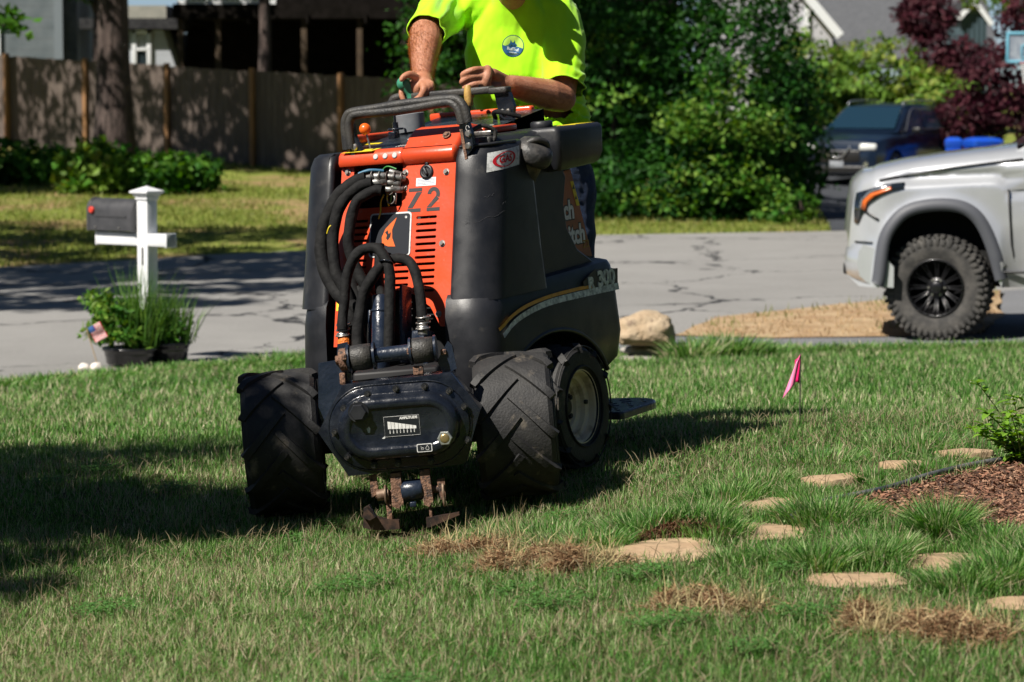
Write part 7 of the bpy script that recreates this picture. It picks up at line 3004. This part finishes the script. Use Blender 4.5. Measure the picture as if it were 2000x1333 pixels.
HD = T(*head) @ RX(radians(-28)) @ RZ(radians(6))     # head frame: face looks towards -y and down
hp_ = lambda x, y, z: HD @ Vector((x, y, z))
body_parts = [
    ('l', [(hip + Vector((0, 0, -.12)), .17, .12, (0, 0, 1)), (hip, .185, .135, (0, 0, 1)), (waist, .180, .135, (0, -.1, 1)), (chest + Vector((0, .05, -.08)), .18, .10, (0, -.4, 1)), (chest + Vector((0, .03, .06)), .18, .09, (0, -.45, 1)), (neck + Vector((0, .09, -.08)), .08, .055, (0, -.45, 1))]),
    ('c', [sR, sR.lerp(sL, .5) + Vector((0, .04, 0)), sL], [.070, .06, .070]),
    ('c', [neck + Vector((0, .09, -.06)), head + Vector((0, .07, -.03))], [.060, .060]),
    # head
    ('e', hp_(0, .015, .035), (.077, .098, .100), HD.to_3x3().to_4x4()),
    ('e', hp_(0, -.035, -.055), (.056, .066, .062), HD.to_3x3().to_4x4()),
    ('e', hp_(0, -.078, -.095), (.026, .022, .018), HD.to_3x3().to_4x4()),
    ('c', [hp_(0, -.092, .02), hp_(0, -.118, -.025)], [.010, .016]),
    ('e', hp_(.013, -.098, -.028), (.010, .012, .008)), ('e', hp_(-.013, -.098, -.028), (.010, .012, .008)),
    ('c', [hp_(-.05, -.078, .032), hp_(0, -.092, .034), hp_(.05, -.078, .032)], [.012, .012, .012]),
    ('e', hp_(0, -.094, -.058), (.026, .010, .007)), ('e', hp_(0, -.092, -.070), (.022, .010, .007)),
    ('e', hp_(.082, .01, -.005), (.010, .020, .032), HD.to_3x3().to_4x4()), ('e', hp_(-.082, .01, -.005), (.010, .020, .032), HD.to_3x3().to_4x4()),
    # right arm (left in the picture): thick forearm towards the camera
    ('c', [sR, eR + Vector((.01, .03, .01))], [.066, .056]),
    ('c', [eR, eR.lerp(wR, .25) + Vector((.004, 0, 0)), eR.lerp(wR, .6), wR], [.060, .063, .050, .037]),
    # left arm
    ('c', [sL, sL.lerp(eL, .5) + Vector((.012, 0, 0)), eL], [.064, .060, .050]),
    ('c', [eL, eL.lerp(wL, .28), eL.lerp(wL, .65), wL], [.056, .062, .051, .037]),
    # legs
    ('c', [hip + Vector((.10, 0, -.05)), hip + Vector((.115, -.01, -.45)), Vector((.12, .03, footz - .165 + .08)) + Vector((0, 0, 0))], [.10, .068, .045]),
    ('c', [hip + Vector((-.10, 0, -.05)), hip + Vector((-.11, -.03, -.45)), Vector((-.10, .03, footz - .165 + .08))], [.10, .068, .045]),
    ('c', [Vector((.12, .05, footz - .165 + .05)), Vector((.13, -.14, footz - .165 + .035))], [.042, .035]),
    ('c', [Vector((-.10, .05, footz - .165 + .05)), Vector((-.11, -.14, footz - .165 + .035))], [.042, .035]),
]


def finger(base, dirs, lens, r0):
    """chain of joints"""
    P = [Vector(base)]
    for d, l in zip(dirs, lens):
        P.append(P[-1] + Vector(d).normalized() * l)
    return ('c', P, [r0, r0 * .97, r0 * .92, r0 * .80][:len(P)])


# left hand (right in the picture): seen from its back, fingers closed round the yellow lever, tips pointing left
ax = (PX(925, 160, 10.93) - PX(985, 166, 10.98))
ax.normalize()                      # along the hand, to the left in the picture
yl = 10.90
kn = []
hL = wL + ax * .052
body_parts.append(('c', [wL, wL + ax * .04 + Vector((0, 0, .004)), wL + ax * .085 + Vector((0, 0, .004))], [.034, .040, .036]))
kx = [L_(PX(952, 137, 10.915)), L_(PX(951, 150, 10.895)), L_(PX(949, 163, 10.895)), L_(PX(953, 174, 10.91))]
body_parts.append(('c', [kx[0], kx[1], kx[2], kx[3]], [.020, .021, .020, .018]))
body_parts.append(('c', [wL + ax * .02 + Vector((0, 0, .014)), kx[0].lerp(wL, .25)], [.028, .022]))
body_parts.append(('c', [wL + ax * .02 + Vector((0, 0, -.012)), kx[3].lerp(wL, .25)], [.026, .020]))
ftip = [(905, 146, 903, 153), (903, 160, 905, 166), (908, 174, 911, 178), (914, 186, 918, 188)]
mids = [(926, 137), (922, 150), (925, 165), (930, 178)]
for i in range(4):
    a = kx[i]
    b = L_(PX(mids[i][0], mids[i][1], 10.872 + .004 * i))
    c = L_(PX(ftip[i][0], ftip[i][1], 10.878 + .004 * i))
    d = L_(PX(ftip[i][2] + 5, ftip[i][3], 10.905))
    r = (.0128, .0130, .0124, .0112)[i]
    body_parts.append(('c', [a, b, c, d], [r * 1.12, r * 1.0, r * .92, r * .8]))
# thumb on the far side of the lever
body_parts.append(('c', [wL + ax * .03 + Vector((0, -.01, .01)) + Vector((0, .03, 0)), L_(PX(948, 150, 10.965)), L_(PX(925, 158, 10.955)), L_(PX(908, 165, 10.945))], [.018, .016, .013, .010]))
# right hand (left in the picture): palm over the green lever from behind
palm = wR + Vector((-.004, -.04, -.028))
body_parts.append(('c', [wR, palm + Vector((.01, .0, .0))], [.036, .040]))
body_parts.append(('e', palm + Vector((-.018, -.008, -.012)), (.034, .032, .040)))
# index over the top of the grip, thumb side towards the picture's left
body_parts.append(('c', [palm + Vector((-.01, -.01, .018)), L_(PX(803, 146, 10.89)), L_(PX(790, 150, 10.875)), L_(PX(785, 156, 10.87))], [.017, .0145, .012, .010]))
# thumb-side finger behind the grip
body_parts.append(('c', [palm + Vector((-.03, -.0, -.0)), L_(PX(793, 168, 10.925)), L_(PX(785, 182, 10.915)), L_(PX(789, 196, 10.905))], [.015, .014, .012, .010]))
# the closing fingers on the right of the grip
for (dx, dy_, k) in ((0, 0, 0), (-6, 6, 1), (-13, 10, 2)):
    body_parts.append(('c', [palm + Vector((.018 - k * .010, -.01, .006)), L_(PX(842 + dx, 166 + k * 3, 10.885 - k * .012)), L_(PX(836 + dx, 182 + k * 3, 10.872 - k * .01)), L_(PX(824 + dx, 192 + k * 2, 10.872 - k * .008))], [.016, .0155, .0135, .011]))

body = blobmesh('body', body_parts, .0042, 3, m_skin, person, origin=(0, 0, 0))

# shirt
sh_up = (0, -.42, 1)


def wrinkle(co):
    x, y, z = co[:, 0], co[:, 1], co[:, 2]
    d = np.zeros(len(x))
    f1 = fbm(x * 3 + z * 1.2, z * 2.2 - x * 1.5, 21, 3, 2.2) - .5
    f2 = fbm(x * 9 - z * 3.0, z * 4 + x * 4, 22, 3, 1.8) - .5
    d += f1 * .030 + f2 * .014
    # pull lines running down to the gripping hand and under the arms
    for (px_, pz_, ang_, w_, a_) in ((.10, 1.35, .5, .010, .010), (.16, 1.40, .65, .009, .009), (.02, 1.28, .15, .012, .010), (-.12, 1.30, -.35, .012, .009), (.20, 1.47, .9, .008, .010), (.04, 1.45, .25, .011, .007), (-.20, 1.45, -.6, .010, .008), (.27, 1.42, 1.2, .007, .010), (.29, 1.36, 1.25, .007, .010), (.28, 1.30, 1.3, .006, .009)):
        u = (x - px_) * cos(ang_) - (z - pz_) * sin(ang_)
        v = (x - px_) * sin(ang_) + (z - pz_) * cos(ang_)
        d += a_ * np.exp(-(u / w_) ** 2) * np.exp(-(v / .11) ** 2)
    # fine creases on the sleeves and across the belly
    d += .006 * np.sin((z * 1.0 + x * .55) * 150 + 6 * f1) * np.clip((x - .19) / .06, 0, 1) * np.clip((1.62 - z) / .1, 0, 1)
    d += .005 * np.sin((z * .8 - x * .9) * 95 + 9 * f1) * np.clip((-.10 - x) / .08, 0, 1) * np.clip((z - 1.60) / .08, 0, 1)
    d += .006 * np.sin((z - x * .35) * 70 + 10 * f2) * np.clip((1.47 - z) / .1, 0, 1)
    return d


up = (0, -.42, 1)
shirt_parts = [
    ('l', [(waist + Vector((.015, .0, -.075)), .232, .165, (0, 0, 1)), (waist + Vector((.012, -.005, -.03)), .228, .162, (0, 0, 1)), (waist + Vector((.0, -.01, .04)), .222, .158, (0, -.15, 1)), (chest + Vector((0, .02, -.11)), .226, .155, (0, -.35, 1)), (chest + Vector((0, .0, .0)), .236, .152, (0, -.42, 1)), (chest + Vector((.0, -.01, .10)), .222, .13, (0, -.45, 1)), (neck + Vector((0, .06, -.06)), .150, .100, (0, -.5, 1)), (neck + Vector((0, .03, .0)), .098, .080, (0, -.5, 1)), (neck + Vector((-.01, .01, .045)), .078, .070, (0, -.5, 1))]),
    ('c', [sR + Vector((.03, 0, .0)), sR.lerp(sL, .3) + Vector((0, 0, .03)), sR.lerp(sL, .7) + Vector((0, 0, .03)), sL + Vector((-.03, 0, .0))], [.088, .095, .095, .088]),
    # sleeves
    ('c', [sR + Vector((.02, 0, 0)), sR.lerp(eR, .45) + Vector((0, 0, .0)), sR.lerp(eR, 1.05) + Vector((.004, 0, .0))], [.098, .090, .082]),
    ('c', [sL + Vector((-.02, 0, 0)), sL.lerp(eL, .4) + Vector((.0, 0, .0)), sL.lerp(eL, .90) + Vector((-.002, 0, .01))], [.100, .098, .094]),
]
shirt = blobmesh('shirt', shirt_parts, .0055, 8, m_shirt, person, origin=(0, 0, 0), disp=lambda co: wrinkle(co + np.array(PO)))
# flatten the sleeve ends into cuffs and open hems
def slice_off(o, p, n, side, lim):
    bm = bmesh.new()
    bm.from_mesh(o.data)
    p, n = Vector(p), Vector(n).normalized()
    r = bmesh.ops.bisect_plane(bm, geom=bm.verts[:] + bm.edges[:] + bm.faces[:], plane_co=p, plane_no=n, clear_outer=False)
    kill = [v for v in bm.verts if (v.co - p).dot(n) > 1e-5 and (v.co - p).length < .15 and v.co.x * side > lim * side]
    bmesh.ops.delete(bm, geom=kill, context='VERTS')
    bm.to_mesh(o.data)
    bm.free()


slice_off(shirt, sR.lerp(eR, 1.1), (eR - sR), -1, sR.x + .055)
slice_off(shirt, sL.lerp(eL, .90), (eL - sL) + Vector((.0, -.05, .03)), 1, sL.x - .085)
bm = bmesh.new()
bm.from_mesh(shirt.data)
zl = waist.z - .085
kill = [v for v in bm.verts if v.co.z < zl and v.co.y > -.4]
bmesh.ops.delete(bm, geom=kill, context='VERTS')
bm.to_mesh(shirt.data)
bm.free()
md = shirt.modifiers.new('s', 'SOLIDIFY')
md.thickness = .004
md.offset = -1
bake(shirt)
shirt.data.polygons.foreach_set('use_smooth', [True] * len(shirt.data.polygons))

# jeans
jean = blobmesh('jeans', [
    ('l', [(waist + Vector((0, 0, -.10)), .188, .142, (0, 0, 1)), (hip, .205, .152, (0, 0, 1)), (hip + Vector((0, 0, -.14)), .195, .140, (0, 0, 1))]),
    ('c', [hip + Vector((.105, 0, -.05)), hip + Vector((.125, -.01, -.45)), Vector((.125, .03, .16))], [.118, .090, .075]),
    ('c', [hip + Vector((-.10, 0, -.05)), hip + Vector((-.11, -.03, -.45)), Vector((-.10, .03, .16))], [.118, .090, .075]),
], .008, 5, m_jean, person, origin=(0, 0, 0), disp=lambda co: (fbm(co[:, 0] * 6 + co[:, 2] * 2, co[:, 2] * 9, 31, 3, 1.5) - .5) * .016)
for s in (.125, -.105):
    blobmesh('boot', [('c', [Vector((s, .06, footz - .165 + .045)), Vector((s + .005, -.05, footz - .165 + .045)), Vector((s + .01, -.16, footz - .165 + .038))], [.050, .048, .042]), ('c', [Vector((s, .05, footz - .165 + .05)), Vector((s, .05, .19))], [.05, .052])], .008, 3, mat('boot_leather', (.10, .06, .035), .6, bump=.4, bscale=80), person, origin=(0, 0, 0))
# cap, hair, eyes
cp = blobmesh('cap', [('e', hp_(0, .015, .062), (.088, .108, .085), HD.to_3x3().to_4x4())], .006, 2, mat('cap_cloth', (.02, .02, .022), .8), person, origin=(0, 0, 0))
bm = bmesh.new()
bm.from_mesh(cp.data)
iv = HD.inverted()
bmesh.ops.delete(bm, geom=[v for v in bm.verts if (iv @ v.co).z < .052], context='VERTS')
bm.to_mesh(cp.data)
bm.free()
md = cp.modifiers.new('s', 'SOLIDIFY')
md.thickness = .004
bake(cp)
mb = MB()
mb.loft([[hp_(-.07 + .14 * t, -.075 - .03 * sin(pi * t), .055) for t in [i / 10 for i in range(11)]], [hp_(-.065 + .13 * t, -.10 - .065 * sin(pi * t), .050 - .01 * sin(pi * t)) for t in [i / 10 for i in range(11)]]], closed=False)
o = mb.build('cap_peak', MATS['cap_cloth'], cp)
md = o.modifiers.new('s', 'SOLIDIFY')
md.thickness = .005
bake(o)
for s in (-1, 1):
    mb = MB()
    mb.ball(hp_(s * .030, -.080, .014), .0125)
    ey = mb.build('eye', mat('eye_white', (.7, .68, .65), .3), person)
    mb = MB()
    mb.ball(hp_(s * .030, -.0885, .012), .0055)
    mb.build('iris', mat('iris_brown', (.05, .03, .02), .2), ey)


def fuzz(name, segs, n, seed, col, L0=.012, r=.0007, parent=None, rad=None, down=False):
    """fine hairs on the forearms, stubble on the chin"""
    rg = np.random.default_rng(seed)
    Vv = []
    for (a, b, ra, rb) in segs:
        ax_ = (b - a).normalized()
        u = ax_.cross(Vector((0, 0, 1))).normalized()
        v = ax_.cross(u)
        for _ in range(n):
            t = rg.random()
            th = rg.uniform(0, 2 * pi)
            rr = ra + (rb - ra) * t
            nrm = u * cos(th) + v * sin(th)
            p = a.lerp(b, t) + nrm * (rr - .003)
            d = (nrm * .55 + ax_ * .9 + Vector(rg.normal(0, .3, 3))).normalized()
            s = d.cross(nrm).normalized() * r
            L = L0 * rg.uniform(.6, 1.3) + .003
            q = p + d * L
            Vv += [p - s, p + s, q + s * .3, q - s * .3]
    V = np.array([tuple(x) for x in Vv])
    C = np.repeat(np.array([col]) * rg.uniform(.7, 1.3, (len(V) // 4, 1)), 4, 0)
    return npobj(name, V, np.arange(len(V)).reshape(-1, 4), leafmat('hair_' + name, trl=.2, rough=.4), C, parent=parent, origin=(0, 0, 0))


A1 = [(eR, eR.lerp(wR, .3), .060, .063), (eR.lerp(wR, .3), eR.lerp(wR, .65), .062, .048), (eR.lerp(wR, .65), wR, .048, .037)]
A2 = [(eL, eL.lerp(wL, .3), .053, .056), (eL.lerp(wL, .3), eL.lerp(wL, .65), .056, .044), (eL.lerp(wL, .65), wL, .044, .034)]
fuzz('arm_hair', A1 + A2, 2600, 5, (.50, .24, .09), L0=.011, r=.0005, parent=body)
hair = blobmesh('hair', [('e', hp_(0, .045, .02), (.080, .080, .085), HD.to_3x3().to_4x4())], .007, 2, mat('hair_brown', (.06, .03, .015), .7, bump=1, bscale=200), person, origin=(0, 0, 0))

# ring on the left hand
rc = L_(PX(935, 164.5, 10.886))
mb = MB()
dv = (L_(PX(925, 165, 10.878)) - kx[2]).normalized()
Fm = frame(rc, dv)
mb.lathe([(.0118, -.004), (.0128, -.003), (.0128, .003), (.0118, .004)], M=Fm, seg=22, capends=False)
mb.build('ring', mat('silicone_ring', (.03, .10, .13), .6), person)

# printed emblem on the shirt: projected onto the cloth
from mathutils.bvhtree import BVHTree
bvh = BVHTree.FromObject(shirt, bpy.context.evaluated_depsgraph_get())
ec = L_(PX(1002, 90.5, 11.2))


def on_shirt(x, z, off):
    p = Vector((ec.x + x, -1.2, ec.z + z))
    h = bvh.ray_cast(p, Vector((0, 1, 0)))
    if h[0] is None:
        return Vector((ec.x + x, ec.y, ec.z + z))
    return Vector((h[0].x, h[0].y - off, h[0].z))


def emblem(mb, polys, off, mi, sub=.004):
    for poly in polys:
        bm = bmesh.new()
        vs = [bm.verts.new((x, 0, z)) for x, z in poly]
        try:
            bm.faces.new(vs)
        except ValueError:
            bm.free()
            continue
        xs = [p[0] for p in poly]
        zs = [p[1] for p in poly]
        k = min(xs)
        while k < max(xs):
            k += sub
            bmesh.ops.bisect_plane(bm, geom=bm.verts[:] + bm.edges[:] + bm.faces[:], plane_co=(k, 0, 0), plane_no=(1, 0, 0))
        k = min(zs)
        while k < max(zs):
            k += sub
            bmesh.ops.bisect_plane(bm, geom=bm.verts[:] + bm.edges[:] + bm.faces[:], plane_co=(0, 0, k), plane_no=(0, 0, 1))
        bmesh.ops.triangulate(bm, faces=bm.faces)
        bm.verts.index_update()
        mb.add([on_shirt(v.co.x, v.co.z, off) for v in bm.verts], [[v.index for v in f.verts] for f in bm.faces], None, True, mi)
        bm.free()


mb = MB()
r0 = .0435
cir = lambda r, n=40, a0=0, a1=2 * pi: [(r * cos(a0 + (a1 - a0) * i / n), r * sin(a0 + (a1 - a0) * i / n)) for i in range(n + (0 if abs(a1 - a0 - 2 * pi) < 1e-6 else 1))]
emblem(mb, [cir(r0)], .0012, 0)
emblem(mb, [cir(r0 * .93)], .0018, 1)
low = [(-.040, .004), (-.030, .001), (-.022, .004), (-.012, -.001), (-.002, .001), (.008, -.002), (.018, -.003), (.028, -.006), (.038, -.010)]
lowp = low[::-1] + cir(r0 * .93, 24, radians(176), radians(346))
emblem(mb, [lowp], .0024, 2)
emblem(mb, [[(-.020, .004), (-.012, .012), (-.009, .026), (-.005, .015), (.003, .014), (.006, .024), (.008, .012), (.016, .004), (.010, -.002), (-.012, -.002)]], .0030, 2)
emblem(mb, [[(-.010, .005), (-.003, .006), (-.002, .001), (-.008, .0)], [(.002, .006), (.010, .005), (.009, -.001), (.003, .0)]], .0036, 3)
tx = MB()
tx.text('RufTuf', .017, I4, ext=0, bold=.0006)
tx.text('outdoors', .0075, T(.001, -.0125, 0), ext=0, bold=.0002)
mb.add([on_shirt(p.x - .001, p.y - .0125 - p.x * .16, .0036) for p in tx.v], tx.f, None, False, 4)
emblem(mb, [cir(r0 * .86, 20, radians(228), radians(312))], .0030, 3)
mb.build('shirt_emblem', [mat('emblem_navy', (.01, .06, .10), .7), mat('emblem_sky', (.48, .80, .10), .7), mat('emblem_blue', (.010, .10, .25), .7), mat('emblem_dark', (.01, .05, .04), .7), mat('emblem_white', (.6, .7, .72), .7)], shirt)
